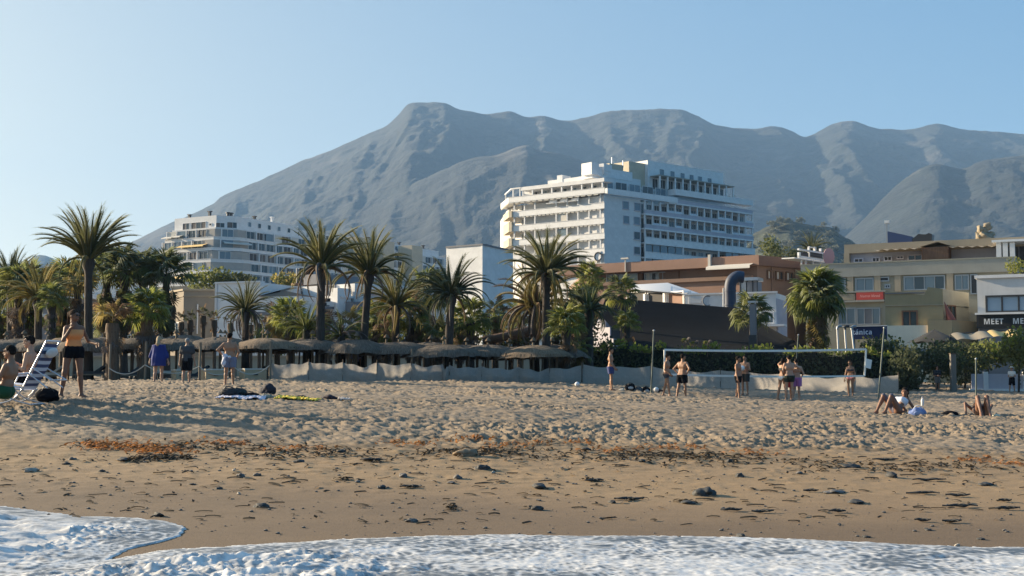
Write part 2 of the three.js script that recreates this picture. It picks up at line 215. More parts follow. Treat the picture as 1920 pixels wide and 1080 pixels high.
// ---------- the swash: sheets of foaming water running up the sand ----------
{
  // upper edge of the water as seen along the shore: row of the photograph for each column, main sheet and the lobe on the left
  const edgeA = [[-700, 1120], [-200, 1100], [200, 1052], [280, 1038], [320, 1031], [420, 1026], [640, 1012], [760, 1008], [930, 1004], [1100, 1006], [1280, 1007], [1400, 1009], [1500, 1013], [1620, 1018], [1700, 1022], [1800, 1026], [1920, 1028], [2300, 1036], [2800, 1042]].map(([x, y]) => { const p = onSand(clamp(x, -400, 2300), y); return [p.x * (x < -400 ? 1.5 : x > 2300 ? 1.6 : 1), -p.z]; });
  const lobe = [[-500, 930], [-200, 938], [0, 950], [60, 957], [130, 967], [200, 971], [260, 973], [310, 978], [338, 986], [346, 994], [336, 1006], [300, 1017], [262, 1024], [238, 1030]].map(([x, y]) => { const p = onSand(x, y); return [p.x, -p.z]; });
  lobe.push([colX(238, 11.9), 11.2], [colX(100, 11), 10.6], [-9, 10.4], [-9, 15]);
  const inLobe = (x, d) => { let c = false; for (let i = 0, j = lobe.length - 1; i < lobe.length; j = i++) { const [xi, yi] = lobe[i], [xj, yj] = lobe[j]; if ((yi > d) !== (yj > d) && x < (xj - xi) * (d - yi) / (yj - yi) + xi) c = !c; } let m = 9; for (let i = 0, j = lobe.length - 1; i < lobe.length; j = i++) { const [xi, yi] = lobe[i], [xj, yj] = lobe[j], ex = xj - xi, ey = yj - yi, t = clamp(((x - xi) * ex + (d - yi) * ey) / (ex * ex + ey * ey || 1)), r = Math.hypot(x - xi - t * ex, d - yi - t * ey); if (r < m) m = r; } return c ? m : -m; };
  const dist = (x, d) => { const w = 0.05 * fbm(x * 3.5, d * 3.5, 5) + 0.012 * vn(x * 24, d * 24); return Math.max(linear(edgeA, x) - d, inLobe(x, d)) + w; };   // metres inside the water's edge
  const xs = [], ds = []; for (let x = -9; x < -4.3; x += 0.1) xs.push(x); for (let x = -4.3; x < 5.4; x += 0.017) xs.push(x); for (let x = 5.4; x < 11; x += 0.12) xs.push(x);
  for (let d = -6; d < 8; d += 0.5) ds.push(d); for (let d = 8; d < 9.6; d += 0.06) ds.push(d); for (let d = 9.6; d < 15.6; d += 0.022) ds.push(d);
  const pos = [], uv = [], col = [], idx = [], nc = xs.length, inside = [];
  for (const d of ds) for (const x of xs) {
    const s = dist(x, d), b = d > 7 ? baseHeight(x, d) : -0.27, sheet = Math.max(b, -0.14 - 0.0 * d);
    const rough = ss(0.2, 1.6, -x - 1.25 + (12.6 - d) * 0.55) * ss(0.25, 0.9, s) + 0.15;      // churned water on the left
    const wx = x + 0.2 * fbm(x * 2, d * 2, 3), wd = d + 0.2 * fbm(x * 2 + 5, d * 2 + 8, 3);
    const chop = (ridged(wx * 1.9, wd * 3.0, 5) - 0.5) * 0.090 + Math.max(0, vn(wx * 6, wd * 8)) * 0.035 + 0.012 * vn(x * 19, d * 24);
    let y = sheet + (s > 0 ? 0.008 + 0.016 * ss(0, 0.4, s) : s * 0.6);
    const pit = worley(wx * 7, wd * 11), pit2 = worley(wx * 15 + 5, wd * 22 + 3);
    y += s > 0 ? chop * rough + (0.016 * fbm(x * 2.2, d * 4.5, 4) + 0.010 * (pit - 0.5) + (0.006 + 0.022 * Math.max(0, rough - 0.15)) * (0.6 - pit2)) * ss(0.1, 0.4, s) + 0.0025 * Math.exp(-((s - 0.03) ** 2) / 0.0006) * (0.7 + 0.5 * vn(x * 9, d * 9)) : 0;
    pos.push(x, y, -d); uv.push(x / 4, d / 4); inside.push(s > -0.12);
    // share of foam on the water: lacy holes of grey blue water between white bubbles
    const lumps = fbm(x * 0.9, d * 1.7, 4), pit3 = worley(wx * 11 + 30, wd * 13 + 9), th = 0.30 - 0.62 * lumps - 0.12 * vn(x * 4, d * 6);
    let f = Math.min(ss(th - 0.16, th + 0.16, pit3), ss(th * 0.8 - 0.18, th * 0.8 + 0.18, pit2) * 0.6 + 0.4) * (0.80 + 0.2 * vn(x * 22, d * 26));
    f = Math.max(f, Math.exp(-((s - 0.015) ** 2) / 0.0016) * (0.75 + 0.5 * vn(x * 14, d * 14)), (rough - 0.15) * (0.52 + 0.5 * vn(x * 6, d * 8) + 0.3 * vn(x * 15, d * 20)));
    f = clamp(f); const w = [0.12, 0.135, 0.15], o = [0.80, 0.78, 0.75]; for (let a = 0; a < 3; a++) col.push(lerp(w[a], o[a], f));
  }
  for (let j = 0; j < ds.length - 1; j++) for (let i = 0; i < nc - 1; i++) { const a = j * nc + i; if (inside[a] || inside[a + 1] || inside[a + nc] || inside[a + nc + 1]) idx.push(a, a + 1, a + nc, a + 1, a + nc + 1, a + nc); }
  const g = fromArrays(pos, idx, uv, col);
  const bub = dataTex(512, (u, v) => 0.9 + 0.09 * vn(u * 128, v * 128, 128) + 0.08 * vn(u * 48, v * 48, 48));
  structure('water', g, new THREE.MeshPhysicalMaterial({ color: 0xffffff, vertexColors: true, map: bub, bumpMap: bub, bumpScale: 0.012, roughness: 0.45, specularIntensity: 0.6, side: THREE.DoubleSide }));
  structure('sea', (() => { const pos = [], idx = [], uv = [], n = 60, m = 60; for (let j = 0; j <= m; j++) for (let i = 0; i <= n; i++) { const x = (i / n - 0.5) * 500, z = -8 + j / m * 240; pos.push(x, -0.30 + 0.04 * fbm(x * 0.2, z * 0.2, 3), z); uv.push(x / 5, z / 5); } for (let j = 0; j < m; j++) for (let i = 0; i < n; i++) { const a = j * (n + 1) + i; idx.push(a, a + n + 1, a + 1, a + 1, a + n + 1, a + n + 2); } return fromArrays(pos, idx, uv); })(), M(0.05, 0.11, 0.14, 0.12, { bumpMap: grainTex, bumpScale: 0.05 }));
}

// ---------- mountains ----------
const scrub = dataTex(512, (u, v) => { const n = fbm(u * 12, v * 12, 6, 12), r = 1 - Math.abs(vn(u * 26, v * 26, 26)); return clamp(0.62 + 0.5 * n + 0.12 * (r - 0.5) + 0.06 * vn(u * 170, v * 170, 170)); });
function mountain(name, sky, dRidge, dFoot, o = {}) {
  // sky: outline of the ridge [column, row]; the slope falls from it toward the viewer with spurs and gullies
  const nx = o.nx || 420, nd = o.nd || 110, x0 = o.x0 ?? -500, x1 = o.x1 ?? 2420, pos = [], col = [], uv = [], idx = [], scale = o.scale || 1;
  const foot = 1.2 + (dFoot - 120) * 0.018 - 4;
  for (let j = 0; j <= nd; j++) for (let i = 0; i <= nx; i++) {
    const t = j / nd, px = lerp(x0, x1, i / nx), d = lerp(dRidge, dFoot, t), p = at(px, 700, d), x = p.x;
    const lean = (o.lean || 0) * t, row = curve(sky, px + lean) + (o.jag ?? 2.2) * fbm(px * 0.05 + (o.seed || 0), 3.3, 4) * (1 - t), top = lerp(foot, at(px, row, dRidge).y, o.taper ? ss(x0, x0 + o.taper, px) * (1 - ss(x1 - o.taper, x1, px)) : 1);
    const prof = (1 - t) ** (o.pow || 1.25);
    const sx = x / (330 * scale), sd = d / (800 * scale), warp = 0.6 * fbm(sx * 0.7, sd * 0.7 + 4, 3);
    const spur = (ridged(sx + warp + (o.seed || 0), sd * 0.45 + warp, 5) - 0.62);
    const rill = ridged(x / (95 * scale) + warp * 2, d / (420 * scale), 5) - 0.6;
    const amp = Math.max(top - foot, 10) * (o.amp ?? 0.42) * Math.min(1, t * 5) * (1 - t * 0.75);
    const y = foot + (top - foot) * prof + (spur * 0.72 + 0.16 * rill) * amp + 16 * scale * fbm(x / 70, d / 70, 5) * Math.min(1, t * 6);
    pos.push(x, y, -d); uv.push(x / (700 * scale), (y + d * 0.6) / (700 * scale));
    const n = fbm(x / (210 * scale) + 5, y / (150 * scale), 5), fine = vn(x / 22, y / 18) * 0.5 + vn(x / 55, y / 40) * 0.5, rock = ss(0.22, 0.5, n + 0.10 * fine + (o.rock || 0) + (o.bare ? o.bare(px, row, t) : 0));
    const veg = o.veg || [0.013, 0.018, 0.016], rk = o.rockColor || [0.062, 0.057, 0.05];
    for (let a = 0; a < 3; a++) col.push(lerp(veg[a] * (1 + 0.5 * fine), rk[a] * (1 + 0.2 * fine), rock));
  }
  for (let j = 0; j < nd; j++) for (let i = 0; i < nx; i++) { const a = j * (nx + 1) + i; idx.push(a, a + 1, a + nx + 1, a + 1, a + nx + 2, a + nx + 1); }
  // the far side drops away, so the ridge has a back
  const base = pos.length / 3; for (let i = 0; i <= nx; i++) { pos.push(pos[i * 3] * 1.08, foot, pos[i * 3 + 2] * 1.12); uv.push(0, 0); col.push(0.07, 0.08, 0.05); }
  for (let i = 0; i < nx; i++) idx.push(i, base + i, i + 1, i + 1, base + i, base + i + 1);
  return structure(name, fromArrays(pos, idx, uv, col), new THREE.MeshStandardMaterial({ color: 0xffffff, vertexColors: true, map: scrub, bumpMap: scrub, bumpScale: 13 * scale, roughness: 1, side: THREE.DoubleSide }));
}
mountain('mountain', [[-500, 700], [0, 560], [60, 535], [110, 510], [180, 482], [240, 454], [300, 425], [350, 404], [395, 382], [410, 368], [450, 352], [500, 330], [560, 302], [610, 284], [660, 262], [700, 246], [720, 236], [745, 214], [762, 196], [790, 192], [830, 193], [860, 205], [890, 211], [915, 214], [955, 209], [990, 220], [1020, 217], [1060, 226], [1100, 220], [1150, 208], [1200, 206], [1280, 205], [1310, 216], [1345, 233], [1390, 240], [1430, 241], [1460, 236], [1490, 245], [1516, 257], [1545, 245], [1570, 232], [1605, 226], [1640, 238], [1680, 242], [1720, 242], [1770, 232], [1810, 241], [1860, 246], [1920, 250], [2100, 270], [2420, 340]], 5600, 2700,
  { nx: 560, nd: 150, amp: 0.26, seed: 2, pow: 1.15 });
mountain('mountain', [[-500, 700], [380, 640], [470, 525], [520, 480], [560, 452], [620, 418], [670, 396], [720, 372], [770, 346], [830, 318], [880, 298], [930, 290], [985, 272], [1010, 282], [1060, 290], [1130, 318], [1200, 360], [1300, 420], [1420, 470], [1500, 480], [2420, 560]], 4300, 2500,
  { nx: 300, nd: 70, x0: 350, x1: 1650, taper: 200, amp: 0.26, seed: 7, veg: [0.012, 0.016, 0.014] });
mountain('mountain', [[1380, 560], [1480, 500], [1560, 465], [1620, 415], [1680, 355], [1730, 318], [1770, 308], [1810, 316], [1860, 300], [1950, 290], [2100, 300], [2420, 340]], 3600, 2100,
  { nx: 260, nd: 70, x0: 1380, x1: 2420, taper: 120, amp: 0.3, seed: 12, bare: (px, row, t) => 0.5 * Math.exp(-(((px - 1705) / 55) ** 2)) * (1 - t) - 0.1, rockColor: [0.09, 0.085, 0.07] });
mountain('hill', [[1200, 560], [1340, 480], [1400, 446], [1440, 426], [1480, 416], [1530, 422], [1570, 432], [1600, 452], [1650, 480], [1750, 520], [1900, 560]], 1500, 900,
  { nx: 160, nd: 50, x0: 1240, x1: 1900, taper: 130, amp: 0.25, seed: 22, scale: 0.35, rock: 0.15, rockColor: [0.14, 0.13, 0.09], veg: [0.05, 0.06, 0.032], jag: 5 });
mountain('hill', [[-600, 520], [-200, 500], [40, 492], [62, 478], [85, 480], [105, 492], [140, 500], [200, 490], [320, 520], [420, 560]], 6200, 4600, { nx: 90, nd: 30, x0: -600, x1: 420, taper: 60, amp: 0.2, seed: 31 });

// ---------- building helpers: a facade is a line on plan; u runs along it, v is height, w sticks out toward the viewer ----------
class Line {
  constructor(pts) {                              // [[column, depth], ...] left to right
    this.p = pts.map(([px, d]) => V(colX(px, d), 0, -d)); this.s = [0];
    for (let k = 1; k < this.p.length; k++) this.s.push(this.s[k - 1] + this.p[k].distanceTo(this.p[k - 1]));
    this.len = this.s[this.s.length - 1];
  }
  seg(s) { let k = 0; while (k < this.p.length - 2 && s > this.s[k + 1]) k++; return k; }
  normal(k) { const t = this.p[k + 1].clone().sub(this.p[k]).normalize(); return V(-t.z, 0, t.x); }
  corner(k, w) {                                  // mitred corner, w outward
    const n = this.p.length - 1, a = this.normal(Math.max(0, k - 1)), b = this.normal(Math.min(n - 1, k)), m = a.clone().add(b).normalize(); return this.p[k].clone().addScaledVector(m, w / Math.max(0.35, m.dot(b)));
  }
  pt(s, v, w = 0) { const k = this.seg(s), t = (s - this.s[k]) / (this.s[k + 1] - this.s[k]); return this.p[k].clone().lerp(this.p[k + 1], t).addScaledVector(this.normal(k), w).setY(v); }
  sOf(px) {                                       // where the sight line of a column crosses the line
    const u = (px - 960) / FOCAL / (CP - (540 - 640) / FOCAL * SP); let best = 0, err = 9e9;
    for (let k = 0; k < this.p.length - 1; k++) { const a = this.p[k], b = this.p[k + 1], f = (q) => q.x + u * q.z, t = f(a) / (f(a) - f(b)); const tc = (k === 0 && t < 0) || (k === this.p.length - 2 && t > 1) ? t : clamp(t); const e = Math.abs(t - tc); if (e < err) { err = e; best = this.s[k] + tc * (this.s[k + 1] - this.s[k]); } } return best;
  }
  vOf(s, py, w = 0) { const p = this.pt(s, 0, w), px = 960 + p.x / -p.z * FOCAL, r = ray(px, py); return EYE + r.y / -r.z * -p.z; }
  slab(s0, s1, v0, v1, w0, w1) {                  // a strip along the line, mitred round its corners
    const ks = [s0, ...this.s.filter((q, k) => k && k < this.s.length - 1 && q > s0 + 1e-3 && q < s1 - 1e-3), s1], pos = [], idx = [];
    for (const s of ks) for (const [v, w] of [[v0, w0], [v0, w1], [v1, w1], [v1, w0]]) { const c = this.s.indexOf(s); const q = c > 0 && c < this.s.length - 1 ? this.corner(c, w) : this.pt(s, 0, w); pos.push(q.x, v, q.z); }
    const n = ks.length; for (let i = 0; i < n - 1; i++) for (let j = 0; j < 4; j++) { const a = i * 4 + j, b = i * 4 + (j + 1) % 4, c = a + 4, e = b + 4; idx.push(a, c, b, b, c, e); }
    idx.push(0, 1, 2, 0, 2, 3); const l = (n - 1) * 4; idx.push(l, l + 2, l + 1, l, l + 3, l + 2);
    const g = fromArrays(pos, idx).toNonIndexed(); g.computeVertexNormals(); return planeUV(g);
  }
  bx(x0, y0, x1, y1, w0, w1) {                    // box from a rectangle of the photograph, on this line
    const s0 = this.sOf(x0), s1 = this.sOf(x1), m = (s0 + s1) / 2; return this.slab(s0, s1, this.vOf(m, y1, w1), this.vOf(m, y0, w1), w0, w1);
  }
}
function planeUV(g, k = 0.25) { const p = g.attributes.position, n = g.attributes.normal, uv = new Float32Array(p.count * 2); for (let i = 0; i < p.count; i++) { const ny = Math.abs(n.getY(i)); const nx = n.getX(i), nz = n.getZ(i), l = Math.hypot(nx, nz) || 1; uv[i * 2] = ny > 0.7 ? p.getX(i) * k : (p.getX(i) * nz - p.getZ(i) * nx) / l * k; uv[i * 2 + 1] = ny > 0.7 ? p.getZ(i) * k : p.getY(i) * k; } g.setAttribute('uv', new THREE.BufferAttribute(uv, 2)); return g; }
function prism(pts, v0, v1) { const s = new THREE.Shape(pts.map((q) => new THREE.Vector2(q.x, -q.z))); const g = new THREE.ExtrudeGeometry(s, { depth: v1 - v0, bevelEnabled: false }); g.rotateX(-Math.PI / 2); g.translate(0, v0, 0); const f = g.toNonIndexed(); f.computeVertexNormals(); return planeUV(f); }
function windowOn(L, parent, x0, y0, x1, y1, { panes = 1, glass = B.glass, frame = B.white, depth = 0.12, fw = 0.10, sill = false, name = 'window' } = {}) {
  const s0 = L.sOf(x0), s1 = L.sOf(x1), m = (s0 + s1) / 2, v0 = L.vOf(m, y1), v1 = L.vOf(m, y0);
  return windowAt(L, parent, s0, s1, v0, v1, { panes, glass, frame, depth, fw, sill, name });
}
function windowAt(L, parent, s0, s1, v0, v1, { panes = 1, glass = B.glass, frame = B.white, depth = 0.12, fw = 0.10, sill = false, name = 'window', w = 0 } = {}) {
  const f = [L.slab(s0, s1, v0, v0 + fw, w, w + depth), L.slab(s0, s1, v1 - fw, v1, w, w + depth), L.slab(s0, s0 + fw, v0 + fw, v1 - fw, w, w + depth), L.slab(s1 - fw, s1, v0 + fw, v1 - fw, w, w + depth)];
  for (let k = 1; k < panes; k++) { const s = lerp(s0, s1, k / panes); f.push(L.slab(s - fw * 0.35, s + fw * 0.35, v0 + fw, v1 - fw, w, w + depth * 0.9)); }
  if (sill) f.push(L.slab(s0 - 0.1, s1 + 0.1, v0 - 0.1, v0, w, w + depth + 0.12));
  const o = part(name, f, frame, parent);
  for (let k = 0; k < panes; k++) part('pane', L.slab(lerp(s0, s1, k / panes) + fw * 0.5, lerp(s0, s1, (k + 1) / panes) - fw * 0.5, v0 + fw * 0.5, v1 - fw * 0.5, w + 0.004, w + depth * 0.35), Array.isArray(glass) ? glass[k % glass.length] : glass, o);
  return o;
}
const B = {
  plaster: M(0.72, 0.71, 0.69, 0.8, { map: wallTex }), white: M(0.80, 0.79, 0.77, 0.7, { map: wallTex }), cream: M(0.58, 0.50, 0.37, 0.85, { map: wallTex }), lilac: M(0.50, 0.48, 0.53, 0.85, { map: wallTex }),
  glass: M(0.05, 0.07, 0.08, 0.08, { specularIntensity: 1 }), paleGlass: M(0.15, 0.20, 0.23, 0.12), greenGlass: M(0.17, 0.24, 0.23, 0.10), dark: M(0.03, 0.032, 0.035, 0.5), room: M(0.07, 0.065, 0.06, 0.9), roomWarm: M(0.15, 0.13, 0.115, 0.9, { map: wallTex }),
  olive: M(0.37, 0.345, 0.265, 0.9, { map: wallTex }), oliveDeep: M(0.33, 0.285, 0.17, 0.9, { map: wallTex }), concrete: M(0.36, 0.345, 0.295, 0.9, { map: wallTex }), tan: M(0.40, 0.33, 0.235, 0.9, { map: wallTex }), brick: M(0.33, 0.20, 0.145, 0.9, { map: wallTex }), brickDark: M(0.22, 0.125, 0.09, 0.9, { map: wallTex }), brownWall: M(0.28, 0.18, 0.13, 0.9, { map: wallTex }),
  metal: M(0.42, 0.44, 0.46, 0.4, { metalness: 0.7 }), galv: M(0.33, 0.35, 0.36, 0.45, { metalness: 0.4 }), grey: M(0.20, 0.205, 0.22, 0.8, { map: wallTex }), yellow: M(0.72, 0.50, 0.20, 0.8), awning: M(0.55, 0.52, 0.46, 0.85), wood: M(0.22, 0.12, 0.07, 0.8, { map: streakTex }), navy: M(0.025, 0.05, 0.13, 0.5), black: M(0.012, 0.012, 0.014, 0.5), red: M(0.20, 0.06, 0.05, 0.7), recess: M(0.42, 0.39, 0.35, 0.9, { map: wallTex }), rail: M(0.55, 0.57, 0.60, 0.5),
};
const R0 = rng(77);
// lettering as flat print on a board
function printTex(w, h, bg, draw) { const c = document.createElement('canvas'); c.width = w; c.height = h; const x = c.getContext('2d'); x.fillStyle = bg; x.fillRect(0, 0, w, h); draw(x, w, h); const t = new THREE.CanvasTexture(c); t.colorSpace = THREE.SRGBColorSpace; t.magFilter = THREE.LinearFilter; return t; }
function boardOn(L, x0, y0, x1, y1, w, tex) {     // a printed face on a line, just proud of the board behind it
  const s0 = L.sOf(x0), s1 = L.sOf(x1), m = (s0 + s1) / 2, v0 = L.vOf(m, y1, w), v1 = L.vOf(m, y0, w), a = L.pt(s0, v0, w), b = L.pt(s1, v0, w), c = L.pt(s1, v1, w), d = L.pt(s0, v1, w);
  return [fromArrays([a, b, c, d].flatMap((q) => [q.x, q.y, q.z]), [0, 1, 2, 0, 2, 3], [0, 0, 1, 0, 1, 1, 0, 1]), M(1, 1, 1, 0.6, { map: tex })];
}

// ---------- big white apartment block with stepped terraces ----------
{
  const g = thing('apartment_block', 'large white apartment block with stepped roof terraces, tallest building, below the mountain', 'building');
  const L = new Line([[951, 326], [962, 317], [1134, 300], [1204, 308.5], [1412, 338]]);
  const back = [V(colX(1412, 338) - 22, 0, -372), V(colX(951, 326) - 2, 0, -352)];
  const vY = (py, px = 1134) => L.vOf(L.sOf(px), py);
  const S = (px) => L.sOf(px), f0 = vY(478);
  // body: wall set back behind the balconies on the left face and the right face
  const inner = [L.pt(0, 0, -0.2), L.corner(1, -2.2), L.corner(2, 0).setY(0), L.pt(S(1203), 0, 0), L.pt(S(1204.5), 0, -2.0), L.pt(L.len, 0, -2.0)].map((q) => q.setY(0));
  part('wall', prism([...inner, ...back], 2, vY(366)), B.plaster, g);
  const FH = (vY(358) - vY(474)) / 4.1, levels = [];           // storey height
  for (let k = 0; k < 6; k++) levels.push(vY(474) + (k - 1) * FH);
  // left face: balconies from the lit corner to the plain wall, at the storeys' heights
  const sA = S(962), sB = S(1133);
  levels.forEach((v, k) => {
    const top = k === 5; const s0 = top ? S(951) - 2.5 : sA + 0.5, s1 = top ? S(1150) : sB + (k < 2 ? 1.6 : 0.2);
    part('balcony_slab', L.slab(s0, Math.min(s1, L.s[2]), v - 0.32, v, -2.1, top ? 1.3 : 0.7), B.white, g);
    const par = part('balcony_parapet', L.slab(s0, Math.min(s1, L.s[2]), v, v + (top ? 0.95 : 1.05), top ? 1.12 : 0.52, top ? 1.3 : 0.7), B.white, g);
    part('coping', L.slab(s0, Math.min(s1, L.s[2]), v + (top ? 0.95 : 1.05), v + (top ? 1.05 : 1.15), top ? 1.05 : 0.46, top ? 1.36 : 0.78), B.plaster, par);
    const n = 21; for (let j = 0; j < n; j++) { const a = lerp(s0 + 0.3, Math.min(s1, L.s[2]) - 0.3, j / n), b = a + (s1 - s0) / n * 0.62; part('scallop', L.slab(a, b, v - 0.62, v - 0.323, top ? 1.08 : 0.48, top ? 1.22 : 0.62), B.awning, par); }
    if (top) return;
    const cols = 8; for (let j = 0; j <= cols; j++) { const a = lerp(sA + 0.8, sB - 0.6, j / cols); if (j !== 3) part('column', L.slab(a - 0.16, a + 0.16, v + 1.05, v + FH - 0.33, 0.30, 0.58), B.white, g); }
    for (let j = 0; j < cols; j++) { const a = lerp(sA + 0.8, sB - 0.6, (j + 0.12) / cols), b = lerp(sA + 0.8, sB - 0.6, (j + 0.86) / cols), r = R0();
      if (r < 0.75) windowAt(L, g, a, b, v + 0.25, v + FH - 0.7, { panes: 2, w: -2.19, glass: r < 0.35 ? B.glass : r < 0.6 ? B.room : B.paleGlass, frame: B.plaster });
      else if (k > 0) part('blind', L.slab(a, b, v + 1.1, v + FH - 0.35, 0.25, 0.30), r < 0.86 ? B.awning : B.paleGlass, g); }
  });
  for (let j = 0; j < 3; j++) { const s = S(1032 + j * 21); const a = L.slab(s, s + 2.1, levels[4] + 2.0, levels[4] + 2.12, 0.3, 1.7); part('awning', [a, L.slab(s, s + 2.1, levels[4] + 2.12, levels[4] + 2.9, 0.3, 0.42)], B.white, g); }
  for (const [k, h] of [[4, 1.2], [3, 2.1], [2, 1.6]]) part('side_bay', L.slab(S(952), S(965), levels[k] - 0.4, levels[k] + h, -0.15, 1.2), B.cream, g);
  // windows of the plain white wall
  for (const [x, y] of [[1174, 385], [1196, 388], [1175, 412], [1195, 414], [1195, 442], [1195, 470]]) windowOn(L, g, x - 5.5, y - 7.5, x + 6, y + 7, { panes: 1, glass: y < 420 ? B.paleGlass : B.glass, sill: true, frame: B.lilac });
  part('wall_sign', L.slab(S(1103), S(1131), vY(489), vY(471), 0.75, 0.85), B.white, g);
  { const ring = new THREE.TorusGeometry(0.95, 0.16, 8, 28, Math.PI * 1.7); const p = L.pt(S(1126), vY(481), 0.95), n = L.normal(1); ring.rotateZ(0.5); ring.rotateY(Math.atan2(n.x, n.z)); ring.translate(p.x, p.y, p.z); part('letter_mark', ring, B.dark, g); }
  // right face: two bands of storeys, a colonnade on the upper ones, solid bands with wide glazing lower down
  const r0 = S(1206), rm = S(1272), r1 = L.len, RH = FH * 0.985;
  for (let k = 0; k < 6; k++) {
    const v = vY(474) + (k - 1) * RH - 0.15 + (k ? 0 : 0), top = k >= 4, s0 = k === 5 ? rm - 4 : r0, s1 = k === 5 ? r1 - 0.3 : k > 2 ? r1 : r1 + 0.6 ;
    part('balcony_slab', L.slab(s0, s1, v - 0.35, v, -2.0, 0.75), B.white, g);
    const par = part('balcony_parapet', L.slab(s0, s1, v, v + (k < 3 ? 1.25 : 0.85), 0.55, 0.75), k > 2 ? B.lilac : B.white, g);
    part('coping', L.slab(s0, s1, v + (k < 3 ? 1.25 : 0.85), v + (k < 3 ? 1.35 : 0.95), 0.50, 0.82), B.plaster, par);
    if (k === 5) continue;
    const n = 15, dense = k >= 2;
    for (let j = 0; j <= n; j++) { const a = lerp(r0 + 0.3, r1 - 0.3, j / n); if (dense || j === 0 || j === 5 || j === n || j === 10) part('column', L.slab(a - 0.17, a + 0.17, v + (k < 3 ? 1.25 : 0.85), v + RH - 0.36, 0.30, 0.62), B.white, g);
      if (j < n) { const b = lerp(r0 + 0.3, r1 - 0.3, (j + 1) / n), q = h2(j * 7 + 3, k * 5 + 1);
        windowAt(L, g, a + 0.5, b - 0.45, v + 0.2, v + RH - 0.75, { panes: 2, w: -1.99, glass: q < 0.4 ? B.glass : q < 0.62 ? B.roomWarm : q < 0.8 ? B.paleGlass : B.dark, frame: B.plaster });
        if (!dense && (j < 5 || j > 10)) part('glazing', L.slab(a + 0.22, b - 0.22, v + 1.38, v + RH - 0.4, 0.36, 0.42), j === 13 || q > 0.88 ? B.glass : B.paleGlass, g);
        else if (dense && q > 0.55) part('railing', L.slab(a + 0.2, b - 0.2, v + 0.98, v + 1.45, 0.5, 0.54), B.rail, g); } }
  }
  // stepped top of the left wing: terrace storey under a long canopy, then roof huts and chimneys
  const t0 = levels[5] + 0.02;
  part('terrace_wall', prism([L.corner(1, -2.9), L.corner(2, -2.4), L.pt(S(1230), 0, -2.4), L.pt(S(1230), 0, -13), L.pt(S(979), 0, -12)].map((q) => q.setY(0)), t0 - 0.2, vY(337)), B.plaster, g);
  part('canopy', L.slab(S(979), S(1150), vY(341) , vY(334), -3.2, 0.5), B.white, g);
  for (let j = 0; j < 9; j++) { const a = lerp(S(982), S(1132), j / 8); part('column', L.slab(a - 0.18, a + 0.18, t0, vY(341) - 0.01, 0.05, 0.35), B.white, g); if (j < 8) windowAt(L, g, a + 0.7, lerp(S(982), S(1132), (j + 0.9) / 8), t0 + 0.1, vY(342), { panes: 2, w: -2.39, glass: j % 3 === 1 ? B.paleGlass : j % 4 === 0 ? B.room : B.glass }); }
  for (const px of [951, 964, 977]) part('pergola_post', L.slab(S(px) - 0.14, S(px) + 0.14, t0 + 0.4, t0 + 3.1, 0.2, 0.5), B.white, g);
  part('pergola_beam', L.slab(S(950), S(979), t0 + 3.1, t0 + 3.4, 0.1, 0.55), B.white, g);
  part('terrace_band', L.slab(S(1136), S(1268), levels[5] - 0.4, levels[5] + 1.0, -0.05, 0.9), B.white, g);
  for (let j = 0; j < 5; j++) windowAt(L, g, lerp(S(1140), S(1266), j / 5) + 0.3, lerp(S(1140), S(1266), (j + 0.9) / 5), levels[5] + 1.05, levels[5] + 3.4, { panes: 2, w: -2.3, glass: j % 2 ? B.glass : B.paleGlass });
  part('upper_wall', prism([L.pt(S(1000), 0, -6), L.corner(2, -5), L.pt(S(1232), 0, -5), L.pt(S(1232), 0, -14), L.pt(S(1000), 0, -14)].map((q) => q.setY(0)), vY(336), vY(318)), B.plaster, g);
  for (const [x0, y0, x1, y1, w] of [[1020, 324, 1030, 338, -5.5], [1030, 331, 1064, 340, -5.6], [1068, 322, 1106, 334, -5.2], [1086, 313, 1110, 323, -5.4], [1096, 303, 1111, 316, -5.1], [1108, 311, 1142, 330, -5.3], [1138, 299, 1152, 322, -4.8], [1152, 309, 1216, 326, -4.9], [1174, 301, 1200, 312, -5.2], [1064, 327, 1074, 338, -4.7]]) part('roof_hut', L.slab(S(x0), S(x1), L.vOf(S(x0), y1), L.vOf(S(x0), y0), w - 3.5, w), x0 === 1174 ? B.cream : B.white, g);
  for (const [px, y0, y1] of [[1178, 290, 303], [1199, 296, 310]]) part('mast', L.slab(S(px) - 0.09, S(px) + 0.09, L.vOf(S(px), y1), L.vOf(S(px), y0), -5.2, -5.02), B.metal, g);
  // tall block on the right wing
  const hi = [L.pt(S(1243), 0, -4.5), L.pt(S(1386), 0, -4.5), L.pt(S(1386), 0, -15), L.pt(S(1243), 0, -15)].map((q) => q.setY(0));
  part('penthouse', prism(hi, levels[5] - 0.5, vY(296, 1243)), B.white, g);
  part('penthouse_wing', prism([L.pt(S(1213), 0, -5.5), L.pt(S(1243), 0, -5.5), L.pt(S(1243), 0, -13), L.pt(S(1213), 0, -13)].map((q) => q.setY(0)), levels[5], vY(297, 1213)), B.cream, g);
  for (const x of [1269, 1289, 1308, 1325, 1341, 1359]) windowAt(L, g, S(x) - 0.9, S(x) + 0.9, L.vOf(S(x), 326 + (x - 1269) * 0.17), L.vOf(S(x), 313 + (x - 1269) * 0.19), { w: -4.499, glass: B.paleGlass });
  part('penthouse_roof', L.slab(S(1247), S(1388), vY(331, 1266), vY(329, 1266), -4.5, -1.2), B.concrete, g);
  const pb = L.vOf(S(1266), 349);
